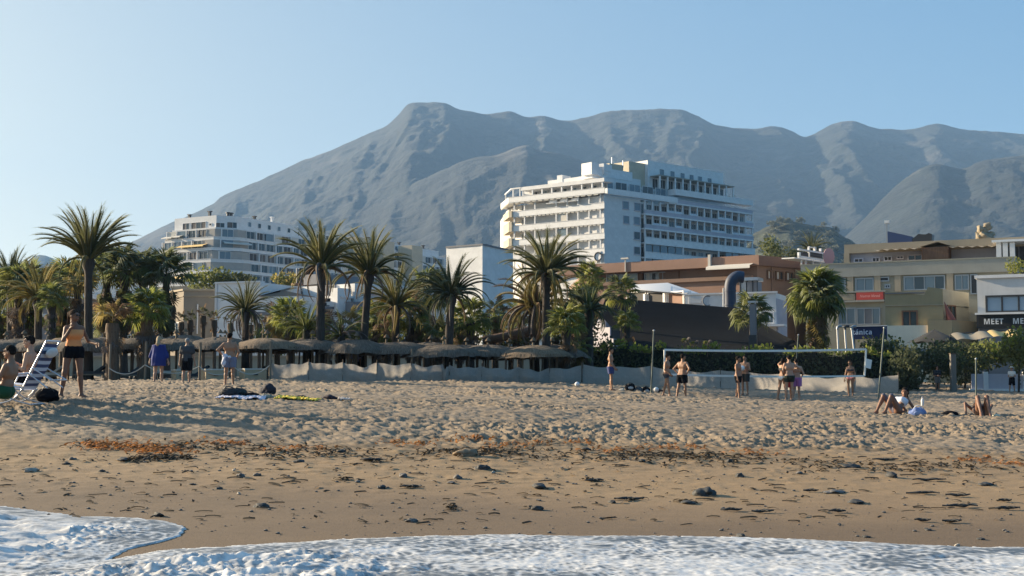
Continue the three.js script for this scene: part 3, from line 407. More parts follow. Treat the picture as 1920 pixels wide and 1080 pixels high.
  for (let j = 0; j < 11; j++) { const a = lerp(S(1248), S(1386), j / 10); part('column', L.slab(a - 0.17, a + 0.17, pb - 0.6, vY(331, 1266) - 0.01, -1.6, -1.28), B.white, g); if (j < 10) windowAt(L, g, a + 0.5, lerp(S(1248), S(1386), (j + 0.9) / 10), pb - 0.6, vY(333, 1266), { panes: 2, w: -4.495, glass: j < 6 ? B.dark : B.glass }); }
  part('top_band', L.slab(S(1266), S(1413), pb - 2.2, pb - 0.7, -1.9, 0.5), B.white, g);
  { const R = rng(5); for (let j = 0; j < 26; j++) { const px = lerp(1150, 1380, R()), s = S(px), v = px < 1245 ? levels[5] + 1.02 : pb - 0.7; part('terrace_plant', foliage(9, 0.35 + 0.4 * R(), 0.45 + 0.6 * R(), 0.35, 0.16, 900 + j).translate(...L.pt(s, v + 0.4, 0.1).toArray()), VEG.dark, g); } }
}
// ---------- stepped white apartment complex on the left ----------
{
  const g = thing('apartment_block', 'low white stepped apartment complex with yellow awnings, left behind the palms', 'building');
  const L = new Line([[318, 352], [400, 343.5], [440, 346], [832, 437]]), S = (px) => L.sOf(px), vY = (py, px = 420) => L.vOf(S(px), py);
  const top = vY(404), FH = 3.05;
  const floorV = [vY(535), vY(513), vY(492), vY(470), vY(449)], outs = [5.4, 4.6, 3.6, 2.6, 1.5];
  part('wall', prism([L.p[0], L.p[1], L.p[2], L.p[3], V(L.p[3].x + 4, 0, L.p[3].z - 14), V(L.p[0].x + 6, 0, L.p[0].z - 50)], 2, top - 3.3), B.plaster, g);
  part('attic', prism([L.pt(0.3, 0, -0.6), L.corner(1, -0.6), L.corner(2, -0.6), L.pt(S(560), 0, -0.6), L.pt(S(560), 0, -12), L.pt(0.3, 0, -14)].map((q) => q.setY(0)), top - 3.3, top), B.white, g);
  part('attic_wing', L.slab(S(560), S(826), top - 3.3, top - 1.0, -10, -0.9), B.white, g);
  floorV.forEach((v, k) => {
    const w = outs[k], s1 = k > 2 ? S(830) : S(826), rw = w - 0.95;
    part('balcony_slab', L.slab(-w * 0.8, s1, v - 0.28, v, -0.1, w), B.white, g);
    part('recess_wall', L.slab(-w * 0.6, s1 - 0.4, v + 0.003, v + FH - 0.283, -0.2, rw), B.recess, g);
    const par = part('balcony_parapet', L.slab(-w * 0.8, s1, v, v + 0.52, w - 0.2, w), k % 2 ? B.white : B.plaster, g); part('coping', L.slab(-w * 0.8, s1, v + 0.52, v + 0.6, w - 0.26, w + 0.07), B.white, par);
    const n = 34; for (let j = 0; j < n; j++) { const a = lerp(-w * 0.5, s1 - 1, j / n), b = lerp(-w * 0.5, s1 - 1, (j + 0.9) / n), q = h2(j + 5, k + 9), hd = FH - 0.32; if (L.seg(Math.max(0, a)) !== L.seg(Math.max(0, b))) continue;
      if (q < 0.93) windowAt(L, g, a + 0.2, b, v + 0.15, v + hd, { panes: 2, w: rw + 0.004, glass: q < 0.42 ? B.glass : q < 0.5 ? B.paleGlass : q < 0.62 ? B.roomWarm : q < 0.8 ? B.dark : B.room, frame: B.plaster });
      if (j % 2 === 0 || j < 7) part('column', L.slab(a - 0.13, a + 0.13, v + 0.6, v + FH - 0.29, w - 0.5, w - 0.22), B.white, g);
      if (q > 0.80) part('blind', L.slab(a + 0.3, b, v + 0.65, v + FH - 0.4, w - 0.45, w - 0.40), q > 0.9 ? B.awning : B.paleGlass, g); }
  });
  const awn = (x0, x1, y, k, m) => { const v = vY(y), s0 = S(x0), s1 = S(x1), q = [L.pt(s0, v + 0.7, outs[k] - 1.6), L.pt(s1, v + 0.7, outs[k] - 1.6), L.pt(s1, v, outs[k] + 0.9), L.pt(s0, v, outs[k] + 0.9), L.pt(s1, v - 0.3, outs[k] + 0.92), L.pt(s0, v - 0.3, outs[k] + 0.92)]; part('awning', fromArrays(q.flatMap((p) => [p.x, p.y, p.z]), [0, 1, 2, 0, 2, 3, 3, 2, 4, 3, 4, 5]), m, g); };
  awn(344, 395, 462, 3, B.yellow); awn(311, 330, 442, 4, B.awning); awn(332, 346, 441, 4, B.awning); awn(412, 452, 457, 3, B.awning); awn(345, 371, 522, 0, B.yellow);
  for (const [x0, y0, x1, y1, n] of [[336, 418, 349, 436, 2], [352, 416, 380, 435, 3], [386, 418, 391, 423, 1], [402, 417, 419, 432, 2], [423, 416, 444, 432, 2]]) { const m = (S(x0) + S(x1)) / 2; windowAt(L, g, S(x0), S(x1), L.vOf(m, y1), L.vOf(m, y0), { panes: n, glass: [B.roomWarm, B.glass], w: -0.599 }); }
  for (let j = 0; j < 18; j++) { const px = 468 + j * 18.5, s = S(px); windowAt(L, g, s - 0.7, s + 0.7, top - (px < 560 ? 2.4 : 2.8), top - (px < 560 ? 1.0 : 1.5), { w: px < 560 ? -0.599 : -0.899, glass: j % 3 ? B.glass : B.paleGlass }); }
  for (const [px, h] of [[338, 1], [376, 1.4], [428, 1], [444, 0.9], [488, 1], [521, 1.6], [702, 1.1], [760, 1.0], [805, 1.3]]) part('roof_vent', [L.slab(S(px) - 0.3, S(px) + 0.3, top - (px > 560 ? 1 : 0), top - (px > 560 ? 1 : 0) + h, -3, -2.4), L.slab(S(px) - 0.5, S(px) + 0.5, top - (px > 560 ? 1 : 0) + h, top - (px > 560 ? 1 : 0) + h + 0.25, -3.2, -2.2)], px === 521 ? B.white : B.dark, g);
  for (const px of [640, 690, 745]) part('stair_tower', L.slab(S(px), S(px) + 6, 3, top - 1.5, 0.1, 5.6), B.cream, g);
}
// ---------- plain pale block between the two ----------
{
  const g = thing('plain_block', 'plain windowless pale grey block between the two white apartment buildings', 'building');
  const L = new Line([[836, 209.6], [904, 205], [962, 216]]), v = L.vOf(L.s[1], 460);
  part('wall', prism([...L.p, V(L.p[2].x, 0, -240), V(L.p[0].x, 0, -240)], 2, v), B.white, g);
  part('roof_edge', L.slab(0, L.len, v, v + 0.28, -0.5, 0.14), B.grey, g);
  part('corner_strip', L.slab(L.s[1] - 0.2, L.s[1] + 0.2, 3, v - 0.003, 0.002, 0.06), B.white, g);
}
// ---------- long brown brick building ----------
{
  const g = thing('brick_building', 'long low brown brick building with band of green windows, under the tall white block', 'building');
  const L = new Line([[1067, 132], [1422, 120], [1517, 124.5]]), S = (px) => L.sOf(px), vt = L.vOf(L.s[1], 479);
  const vb = L.vOf(L.s[1], 498);
  part('wall', prism([L.pt(0, 0, -2.2), L.corner(1, -0.001), L.pt(L.len, 0, 0), V(L.p[2].x * 1.2, 0, -150), V(L.p[0].x * 1.14, 0, -150)].map((q) => q.setY(0)), 1, vb), B.brownWall, g);
  part('roof', L.slab(-1, L.s[1], vb, vt, -9, 0.65), B.brick, g); part('roof', L.slab(L.s[1] - 0.6, L.len, vb + 0.003, vt - 0.004, -9, 0.3), B.brickDark, g);
  part('ledge', L.slab(S(1120), S(1415), L.vOf(S(1300), 529), L.vOf(S(1300), 522), -1, 0.5), B.brownWall, g);
  part('lower_wall', L.slab(S(1110), L.s[1] - 0.3, 1, L.vOf(S(1300), 529) - 0.01, -1.6, 0.2), B.brick, g);
  const v0 = L.vOf(S(1250), 523.5), v1 = vb - 0.03;
  for (const [x0, x1, n, gl] of [[1127, 1147, 2, B.glass], [1148, 1187, 2, B.greenGlass], [1199, 1211, 1, B.awning], [1212, 1222, 1, B.dark], [1223, 1244, 2, B.awning], [1246, 1256, 1, B.dark], [1258, 1264, 1, B.awning], [1273, 1340, 4, B.greenGlass], [1343, 1352, 1, B.dark]]) windowAt(L, g, S(x0), S(x1), v0, v1, { panes: n, glass: gl, w: -1.2, frame: B.galv });
  part('pillar', L.slab(S(1188), S(1197), v0, v1, -1.2, -0.9), B.wood, g); part('pillar', L.slab(S(1265), S(1271), v0, v1, -1.2, -0.9), B.wood, g);
  part('back_wall', L.slab(S(1110), S(1421), v0 - 0.05, vb - 0.004, -2.19, -1.21), B.brickDark, g);
  { const s0 = S(1338), s1 = S(1420), v = L.vOf(s0, 503), q = [L.pt(s0, v + 0.5, -0.4), L.pt(s1, v + 0.5, -0.4), L.pt(s1, v, 1.5), L.pt(s0, v, 1.5), L.pt(s1, v - 0.28, 1.52), L.pt(s0, v - 0.28, 1.52)]; part('awning', fromArrays(q.flatMap((p) => [p.x, p.y, p.z]), [0, 1, 2, 0, 2, 3, 3, 2, 4, 3, 4, 5]), B.awning, g); }
  part('flue', L.slab(S(1339) - 0.13, S(1339) + 0.13, vb - 0.2, vt + 0.25, 0.66, 0.92), B.awning, g);
  part('flood_light', [L.slab(S(1180) - 0.05, S(1180) + 0.05, vb, vt + 0.3, 0.67, 0.76), L.slab(S(1173), S(1187), vt + 0.3, vt + 0.45, 0.6, 0.9)], B.awning, g);
  for (const [a, b] of [[1439, 1451], [1455, 1469], [1474, 1488], [1501, 1509]]) windowOn(L, g, a, 507 + (a - 1439) * 0.09, b, 524 + (a - 1439) * 0.09, { panes: 2, glass: [B.awning, B.dark], frame: B.wood, depth: 0.16 });
  for (const px of [1492, 1448]) part('drain_pipe', L.slab(S(px) - 0.07, S(px) + 0.07, 2, vb - 0.02, 0.005, 0.14), B.brownWall, g);
}
// ---------- olive concrete building on the right ----------
{
  const g = thing('concrete_building', 'olive grey concrete building with wide windows and red banner, right of the brick building', 'building');
  const L = new Line([[1512, 110], [1905, 102.5]]), S = (px) => L.sOf(px), vt = L.vOf(S(1700), 491), vp = L.vOf(S(1700), 516);
  part('wall', prism([L.p[0], L.p[1], V(L.p[1].x * 1.28, 0, -130), V(L.p[0].x * 1.24, 0, -135)], 0.5, vp), B.olive, g);
  part('parapet', L.slab(-0.3, L.len + 0.2, vp, vt, -5, 0.25), B.concrete, g);
  part('coping', L.slab(-0.35, L.len + 0.25, vt, vt + 0.09, -0.5, 0.3), B.olive, g);
  for (const [x0, y0, x1, y1, n, gl] of [[1551, 522, 1588, 547, 2, B.paleGlass], [1606, 521, 1641, 546, 2, B.paleGlass], [1697, 517, 1775, 544, 4, [B.paleGlass, B.glass]], [1793, 515, 1820, 544, 2, B.paleGlass], [1649, 519, 1670, 528, 1, B.dark], [1661, 533, 1672, 541, 2, B.dark], [1822, 514, 1836, 552, 1, B.dark], [1572, 577, 1606, 609, 2, B.paleGlass], [1607, 577, 1652, 609, 3, [B.paleGlass, B.grey]]]) windowOn(L, g, x0, y0, x1, y1, { panes: n, glass: gl, frame: B.galv });
  for (const px of [1597, 1648, 1686, 1784]) part('pier', L.slab(S(px) - 0.25, S(px) + 0.25, L.vOf(S(px), 547), vp - 0.004, 0.001, 0.2), B.tan, g);
  part('cornice', L.slab(S(1560), S(1661), L.vOf(S(1610), 567), L.vOf(S(1610), 563.5), 0.001, 0.5), B.concrete, g); part('cornice', L.slab(S(1560), S(1664), L.vOf(S(1610), 549), L.vOf(S(1610), 546), 0.001, 0.35), B.concrete, g);
  part('white_sign', L.bx(1573, 551, 1606, 562.5, 0.001, 0.25), B.tan, g);
  const rs = part('red_banner', L.bx(1608, 547.5, 1660, 562.5, 0.001, 0.36), B.red, g); const [bg, bm] = boardOn(L, 1609, 548.3, 1659, 561.7, 0.366, printTex(512, 128, '#b8453a', (x, w, h) => { x.fillStyle = '#d99a90'; x.font = 'italic bold 62px serif'; x.textAlign = 'center'; x.fillText('Nuevo Menú', w / 2, h * 0.66); })); part('lettering', bg, bm, rs);
  // set back top storey with shade canopies
  const U = new Line([[1592, 116], [1990, 108]]), u = (px) => U.sOf(px), ut = U.vOf(u(1750), 452), uf = U.vOf(u(1750), 469);
  part('upper_wall', prism([U.pt(0, 0, -0.3), U.pt(U.len, 0, -0.3), V(U.p[1].x * 1.15, 0, -124), V(U.p[0].x * 1.10, 0, -127)].map((q) => q.setY(0)), vt - 0.5, uf), B.lilac, g);
  part('fascia', U.slab(-0.2, U.len, uf, ut, -6, 0.2), B.tan, g); part('end_wall', U.slab(-0.25, 0.25, vt - 0.5, uf - 0.003, -5, 0.21), B.tan, g);
  for (const [x0, y0, x1, y1, gl] of [[1604, 484, 1622, 493, B.room], [1638, 482, 1653, 492, B.dark], [1660, 480, 1676, 490, B.room], [1684, 479, 1698, 486, B.dark], [1705, 477, 1733, 489, B.glass]]) windowOn(U, g, x0, y0, x1, y1, { panes: 2, glass: gl, frame: B.lilac, depth: 0.1 });
  part('timber_hut', U.slab(u(1737), u(1787), vt - 0.3, U.vOf(u(1760), 466), -0.2, 1.6), B.wood, g);
  const canopy = (x0, x1, y0, y1) => { const s0 = u(x0), s1 = u(x1), n = 10, pos = [], idx = []; for (let j = 0; j <= n; j++) { const s = lerp(s0, s1, j / n), a = U.pt(s, U.vOf(s, lerp(y0, y1, j / n) - 3), 0.1), b = U.pt(s, U.vOf(s, lerp(y0, y1, j / n)) - 0.12 * (j % 2), 2.6); pos.push(a.x, a.y, a.z, b.x, b.y, b.z); if (j) idx.push(j * 2 - 2, j * 2 - 1, j * 2, j * 2 - 1, j * 2 + 1, j * 2); } part('shade_canopy', fromArrays(pos, idx), B.tan, g); };
  canopy(1652, 1736, 473, 469); canopy(1790, 1880, 467, 465);
  { const s0 = u(1735), s1 = u(1792), m = u(1768), q = [U.pt(s0, U.vOf(s0, 466), 1.9), U.pt(m, U.vOf(m, 457), 1.9), U.pt(s1, U.vOf(s1, 464), 1.9), U.pt(s0, U.vOf(s0, 466), -0.2), U.pt(m, U.vOf(m, 457), -0.2), U.pt(s1, U.vOf(s1, 464), -0.2)]; part('hut_roof', fromArrays(q.flatMap((p) => [p.x, p.y, p.z]), [0, 1, 4, 0, 4, 3, 1, 2, 5, 1, 5, 4]), B.concrete, g); }
  part('white_canopy', U.slab(u(1872), U.len, U.vOf(u(1890), 460), U.vOf(u(1890), 456), -0.4, 3.2), B.white, g);
  for (const px of [1884, 1896, 1909]) part('column', U.slab(u(px) - 0.2, u(px) + 0.2, vt - 0.3, U.vOf(u(px), 460) - 0.01, 2.5, 2.9), B.white, g);
  for (let k = 0; k < 4; k++) part('opening', U.slab(u(1878 + k * 13), u(1887 + k * 13), vt - 0.3, U.vOf(u(1890), 461), 0, 0.05), B.dark, g);
  // roof plant: mast and dark mesh screens
  part('roof_mast', U.slab(u(1655) - 0.1, u(1655) + 0.1, ut, U.vOf(u(1655), 412), -3.2, -3), B.galv, g); part('mast_lamp', U.slab(u(1655) - 0.2, u(1655) + 0.22, U.vOf(u(1655), 412), U.vOf(u(1655), 407), -3.3, -2.9), B.white, g);
  const scr = (pts) => { const s = new THREE.Shape(pts.map(([x, y]) => new THREE.Vector2(u(x), U.vOf(u(x), y)))); const e = new THREE.ExtrudeGeometry(s, { depth: 1.2, bevelEnabled: false }); const p = e.attributes.position; for (let k = 0; k < p.count; k++) { const q = U.pt(p.getX(k), p.getY(k), -4 + p.getZ(k)); p.setXYZ(k, q.x, q.y, q.z); } e.computeVertexNormals(); return e; };
  part('roof_screen', scr([[1657, 453], [1657, 428], [1672, 431], [1704, 438], [1704, 452]]), B.navy, g); part('roof_screen', scr([[1704, 452], [1705, 442], [1716, 433], [1730, 434], [1736, 431], [1742, 433], [1742, 450]]), B.dark, g);
  { const b = U.pt(u(1846), ut, -2); const geo = [[0, 0, 0.7], [-0.25, 0.75, 0.5], [0.22, 1.1, 0.42], [0.55, 0.45, 0.32], [-0.35, 0.2, 0.5]].map(([x, y, r], k) => { const s = new THREE.IcosahedronGeometry(r, 2); const p = s.attributes.position; for (let i = 0; i < p.count; i++) { const f = 0.86 + 0.42 * vn(p.getX(i) * 3.2 + k * 9, p.getY(i) * 4 + p.getZ(i) * 3); p.setXYZ(i, p.getX(i) * f, p.getY(i) * f, p.getZ(i) * f); } s.computeVertexNormals(); s.translate(b.x + x, b.y + y + 0.2, b.z); return s; }); part('roof_ornament', geo, M(0.36, 0.30, 0.21, 0.95, { map: grainTex }), g); }
}
{
  const g = thing('pavilion', 'low olive yellow corner pavilion with stepped roofline in front of the concrete building', 'building');
  const L = new Line([[1661, 93.6], [1769, 92], [1819, 95]]), S = (px) => L.sOf(px), v0 = L.vOf(S(1700), 611), vt = L.vOf(S(1690), 550);
  const shape = (pts, k, w0, w1) => { const s = new THREE.Shape(pts.map(([x, y]) => new THREE.Vector2(S(x), L.vOf(S(x), y)))); const e = new THREE.ExtrudeGeometry(s, { depth: w1 - w0, bevelEnabled: false }); const p = e.attributes.position; const n = L.normal(k), a = L.p[k], t = L.p[k + 1].clone().sub(a).normalize(); for (let i = 0; i < p.count; i++) { const q = a.clone().addScaledVector(t, p.getX(i) - L.s[k]).addScaledVector(n, w0 + p.getZ(i)); p.setXYZ(i, q.x, p.getY(i), q.z); } const f = e.toNonIndexed(); f.computeVertexNormals(); return planeUV(f); };
  part('wall', shape([[1661, 611], [1661, 546], [1735, 553], [1742, 538], [1768.6, 542], [1768.6, 627], [1700, 627]], 0, -0.4, 0), B.oliveDeep, g);
  part('wall', shape([[1769.4, 627], [1769.4, 542], [1818.6, 549], [1818.6, 627]], 1, -0.4, 0), B.olive, g);
  part('body', prism([L.pt(0.2, 0, -0.41), L.corner(1, -0.41), L.pt(L.len - 0.2, 0, -0.41), V(L.p[2].x * 1.09, 0, -104), V(L.p[0].x * 1.13, 0, -105)].map((q) => q.setY(0)), 0.6, L.vOf(S(1740), 556)), B.olive, g);
  part('coping', [L.slab(S(1661), S(1735), L.vOf(S(1698), 550.5), L.vOf(S(1698), 548.5), -0.45, 0.08)], B.grey, g);
  part('string_course', L.slab(0, L.len, L.vOf(S(1720), 573), L.vOf(S(1720), 571.6), 0.001, 0.07), B.olive, g);
  windowOn(L, g, 1692, 582, 1722, 613, { panes: 2, glass: B.glass, frame: B.wood, depth: 0.14 });
  windowOn(L, g, 1775, 572, 1791, 603, { panes: 2, glass: B.glass, frame: B.wood, depth: 0.14 });
  part('base_wall', L.slab(S(1661), S(1757), 0.5, v0, -0.3, 0.9), M(0.80, 0.74, 0.58, 0.85, { map: wallTex }), g);
  part('balcony_wall', L.slab(L.s[1] - 0.9, L.len, 0.7, L.vOf(S(1790), 603), 0.03, 1.1), M(0.50, 0.36, 0.20, 0.85, { map: wallTex }), g);
  const fl = L.pt(S(1771), L.vOf(S(1771), 590), 0.4); part('folded_flag', [(() => { const q = new THREE.ConeGeometry(0.42, 2.0, 9); q.rotateZ(0.35); q.translate(fl.x, fl.y, fl.z); return q; })()], B.red, g);
}
{
  const g = thing('restaurant_building', 'white building with three big windows above the black MEET ME sign', 'building');
  const L = new Line([[1836, 91], [2080, 87]]), S = (px) => L.sOf(px), vt = L.vOf(S(1880), 521), vs = L.vOf(S(1880), 590);
  part('wall', prism([L.p[0], L.p[1], V(L.p[1].x * 1.16, 0, -101), V(L.p[0].x * 1.12, 0, -101)], 0.5, vt), B.plaster, g);
  part('roof_edge', L.slab(-0.15, L.len, vt, vt + 0.22, -6, 0.18), B.white, g);
  windowOn(L, g, 1850, 553, 1944, 586, { panes: 3, glass: M(0.24, 0.32, 0.40, 0.06), frame: B.dark, depth: 0.16, fw: 0.13 });
  const sg = part('sign_band', L.slab(S(1834), L.len, L.vOf(S(1880), 615), vs, -0.2, 0.5), B.black, g);
  const [bg, bm] = boardOn(L, 1838, 592, 1938, 612, 0.506, printTex(1024, 204, '#0b0b0c', (x, w, h) => { x.fillStyle = '#d8d8d6'; x.font = 'bold 150px sans-serif'; x.fillText('MEET', 92, 158); x.fillText('ME', 650, 158); })); part('lettering', bg, bm, sg);
  part('sign_edge', L.slab(S(1832), L.len, vs, vs + 0.14, -0.2, 0.7), B.white, g);
  part('lower_wall', L.slab(S(1838), L.len, 0.5, L.vOf(S(1880), 615) - 0.02, -0.3, 0.3), B.grey, g);
}
// ---------- restaurant terrace: black tensioned roof, white pavilion, white box with round emblem ----------
{
  const g = thing('tent_roof', 'huge black fabric roof sloping down behind the volleyball court', 'tent');
  const P = [[1136, 557, 90], [1180, 562, 90], [1352, 574, 90], [1384, 577, 90], [1412, 596, 87], [1470, 630, 82], [1510, 648, 78]], E = [[1090, 650, 80], [1150, 655, 79], [1300, 656, 78], [1380, 656, 78], [1420, 656, 77.6], [1475, 656, 77.3], [1512, 654, 77]];
  const pos = [], idx = [], n = 14, uv = []; for (let i = 0; i < P.length; i++) for (let j = 0; j <= n; j++) { const a = at(...P[i]), b = at(...E[i]), t = j / n, q = a.clone().lerp(b, t); q.y -= 0.35 * Math.sin(Math.PI * t) + 0.05 * vn(i * 3.1, j * 1.7); pos.push(q.x, q.y, q.z); uv.push(i, j / 3); if (i && j) { const c = i * (n + 1) + j; idx.push(c - n - 2, c - 1, c, c - n - 2, c, c - n - 1); } }
  part('fabric', fromArrays(pos, idx, uv), M(0.012, 0.0135, 0.0155, 1, { map: grainTex, specularIntensity: 0.15 }), g);
  for (const [x, d] of [[1130, 81], [1220, 79.5], [1310, 79], [1400, 78.5], [1490, 78.5]]) part('post', rod(V(colX(x, d), 0.6, -d), V(colX(x, d), at(x, 660, d).y + 0.3, -d), 0.09), B.dark, g);
  part('inner_wall', box(colX(1150, 92), colX(1500, 92), 0.6, 3.4, -92.4, -92), B.dark, g);
}
{
  const g = thing('pavilion', 'white gabled restaurant pavilion with glass sides behind the black fabric roof', 'building');
  const L = new Line([[1180, 104], [1286, 98], [1300, 100]]), S = (px) => L.sOf(px), ve = L.vOf(S(1250), 546);
  const R = [at(1180, 534, 105), at(1252, 530, 103), at(1312, 550, 103)], E = [at(1182, 541, 103), at(1252, 547, 99), at(1288, 550, 97.5)];
  const pos = []; const idx = []; for (let k = 0; k < 3; k++) pos.push(...R[k].toArray(), ...E[k].toArray(), E[k].x, E[k].y - 0.12, E[k].z, R[k].x, R[k].y - 0.12, R[k].z); for (let k = 0; k < 2; k++) for (let j = 0; j < 4; j++) { const a = k * 4 + j, b = k * 4 + (j + 1) % 4; idx.push(a, b, a + 4, b, b + 4, a + 4); }
  part('roof', fromArrays(pos, idx).toNonIndexed(), B.white, g);
  part('wall', prism([L.pt(0, 0, -0.4), L.pt(L.s[1], 0, -0.4), V(L.p[1].x * 1.13, 0, -110), V(L.p[0].x * 1.07, 0, -110)].map((q) => q.setY(0)), 0.8, ve - 0.2), B.grey, g);
  for (const [a, b, gl] of [[1186, 1214, B.room], [1217, 1251, B.room], [1254, 1285, B.brick]]) windowOn(L, g, a, 546, b, 592, { panes: 1, glass: gl, depth: 0.15 });
  for (const px of [1184, 1215.5, 1252.5, 1287]) part('post', L.slab(S(px) - 0.12, S(px) + 0.12, 0.8, ve - 0.1, 0.16, 0.4), B.white, g);
}
{
  const g = thing('kiosk', 'white flat box building with round emblem beside the dark duct', 'building');
  const L = new Line([[1286, 96], [1457, 93], [1476, 97]]), S = (px) => L.sOf(px), vt = L.vOf(S(1370), 551.5);
  part('wall', prism([...L.p, V(L.p[2].x * 1.08, 0, -106), V(L.p[0].x * 1.11, 0, -106)], 0.6, vt), B.white, g);
  part('roof_edge', L.slab(-0.1, L.s[1] + 0.1, vt, vt + 0.12, -4, 0.1), B.white, g);
  part('panel', L.bx(1293, 557, 1316, 569, 0.001, 0.06), B.plaster, g);
  { const r = new THREE.TorusGeometry(0.36, 0.035, 8, 36), p = L.pt(S(1328), L.vOf(S(1328), 564), 0.06); r.translate(p.x, p.y, p.z); const c = new THREE.CylinderGeometry(0.33, 0.33, 0.03, 32); c.rotateX(Math.PI / 2); c.translate(p.x, p.y, p.z - 0.03); const e = part('emblem', c, B.plaster, g); part('emblem_ring', r, B.grey, e); }
  windowOn(L, g, 1421, 585, 1434, 607, { panes: 1, glass: B.paleGlass }); windowOn(L, g, 1436, 585, 1453, 607, { panes: 2, glass: B.paleGlass });
  part('ledge', L.bx(1412, 608, 1458, 612, 0.001, 0.7), B.white, g); part('side_wall', L.slab(L.s[1] + 0.02, L.len, 0.6, vt - 0.4, 0.001, 0.05), B.lilac, g);
}
{
  const g = thing('exhaust_duct', 'thick dark blue ventilation duct with curved top above the black roof', 'duct');
  const p = (x, y) => at(x, y, 92), r = 0.42;
  part('pipe', tube([p(1369, 590), p(1369, 560), p(1369, 540), p(1372, 527), p(1382, 519), p(1394, 520)], r, 40, 20), M(0.030, 0.042, 0.075, 0.6), g);
  for (const [y, x] of [[572, 1369], [545, 1369]]) { const c = new THREE.CylinderGeometry(r + 0.03, r + 0.03, 0.09, 24); const q = p(x, y); c.translate(q.x, q.y, q.z); part('collar', c, M(0.04, 0.055, 0.09, 0.6), g); }
  part('stay', rod(p(1356.5, 575), p(1356.5, 540), 0.05), B.white, g);
}
{
  const g = thing('roof_unit', 'grey metal roof machinery with silver cover right of the dark duct', 'air unit'); const L = new Line([[1385, 95.5], [1426, 94.8]]);
  part('cabinet', L.bx(1388, 527, 1400, 552, -1.2, 0), B.galv, g); part('cabinet', L.bx(1402, 528, 1422, 552, -1.2, 0), B.grey, g); part('cover', L.bx(1388, 520, 1424, 526, -1.4, 0.2), B.metal, g); for (const x of [1389, 1412, 1421]) part('leg', L.bx(x, 526, x + 1.6, 552, 0.02, 0.1), B.dark, g);
}
{
  const g = thing('chimney', 'square grey metal chimney standing in front of the small palm by the black roof', 'chimney'); const L = new Line([[1404, 75.5], [1419, 75.3]]);
  part('shaft', L.bx(1406, 570, 1417, 628, -0.3, 0), B.grey, g); part('cap', L.bx(1403.5, 564, 1419, 567.5, -0.4, 0.1), B.metal, g); part('bracket', L.bx(1405, 567.5, 1407, 570, -0.2, 0), B.metal, g); part('bracket', L.bx(1415, 567.5, 1417, 570, -0.2, 0), B.metal, g); part('base', L.bx(1404, 628, 1418, 700, -0.3, 0.0), B.dark, g);
}
{
  const g = thing('rooftop_sign', 'white rooftop sign with black lettering strips and pink disc above the brick building', 'sign'); const L = new Line([[1494, 118], [1562, 124]]), S = (x) => L.sOf(x);
  part('frame', [L.bx(1501, 470, 1552, 473, -0.2, 0), L.bx(1501, 483, 1552, 487, -0.2, 0), L.bx(1501, 473, 1504, 483, -0.2, 0), L.bx(1520, 473, 1521.5, 483, -0.2, 0), L.bx(1520, 464, 1522, 470, -0.2, 0), L.bx(1531, 463, 1533.5, 470, -0.2, 0), L.bx(1542, 466, 1544, 471, -0.2, 0), L.bx(1521, 463, 1533, 464.5, -0.2, 0)], B.white, g);
  const txt = (x0, x1, s) => { const b = part('letter_board', L.bx(x0, 473.4, x1, 482.6, -0.18, -0.05), B.black, g); const [bg, bm] = boardOn(L, x0 + 0.3, 474, x1 - 0.3, 482, -0.046, printTex(256, 128, '#101010', (x, w, h) => { x.fillStyle = '#4a4a4a'; x.font = 'bold 78px sans-serif'; x.textAlign = 'center'; x.fillText(s, w / 2, 90); })); part('lettering', bg, bm, b); };
  txt(1504.5, 1519.5, 'Beach'); txt(1522, 1545, 'Restaurant');
  const c = new THREE.CylinderGeometry(0.62, 0.62, 0.16, 32); c.rotateX(Math.PI / 2); c.scale(0.85, 1.3, 1); const q = at(1554, 481, 122); c.translate(q.x, q.y, q.z); part('disc', c, M(0.40, 0.25, 0.27, 0.7), g);
  part('base', L.bx(1490, 487, 1550, 489, -1.2, 0.1), B.white, g); for (const x of [1505, 1513, 1527, 1541]) part('post', L.bx(x, 487, x + 1.5, 497, -0.1, 0), B.white, g);
}
// ---------- low buildings on the left behind the palms ----------
{
  const g = thing('beige_building', 'plain beige building with small white window behind the young palms', 'building'); const L = new Line([[310, 116], [342, 112], [402, 112]]), S = (x) => L.sOf(x), vt = L.vOf(S(370), 545);
  part('wall', prism([...L.p, V(L.p[2].x, 0, -124), V(L.p[0].x, 0, -124)], 1, vt), M(0.27, 0.23, 0.18, 0.9, { map: wallTex }), g); part('roof_edge', L.slab(0, L.len, vt, vt + 0.16, -1, 0.12), B.tan, g); part('cornice', L.slab(0, L.len, L.vOf(S(370), 556), L.vOf(S(370), 554.5), 0.001, 0.08), B.tan, g);
  windowOn(L, g, 319, 605, 338, 624, { panes: 3, glass: B.paleGlass, frame: B.white }); part('drain_pipe', L.bx(369, 570, 371, 626, 0.001, 0.12), B.plaster, g); part('door', L.bx(314, 588, 322, 592, 0.001, 0.3), B.dark, g);
}
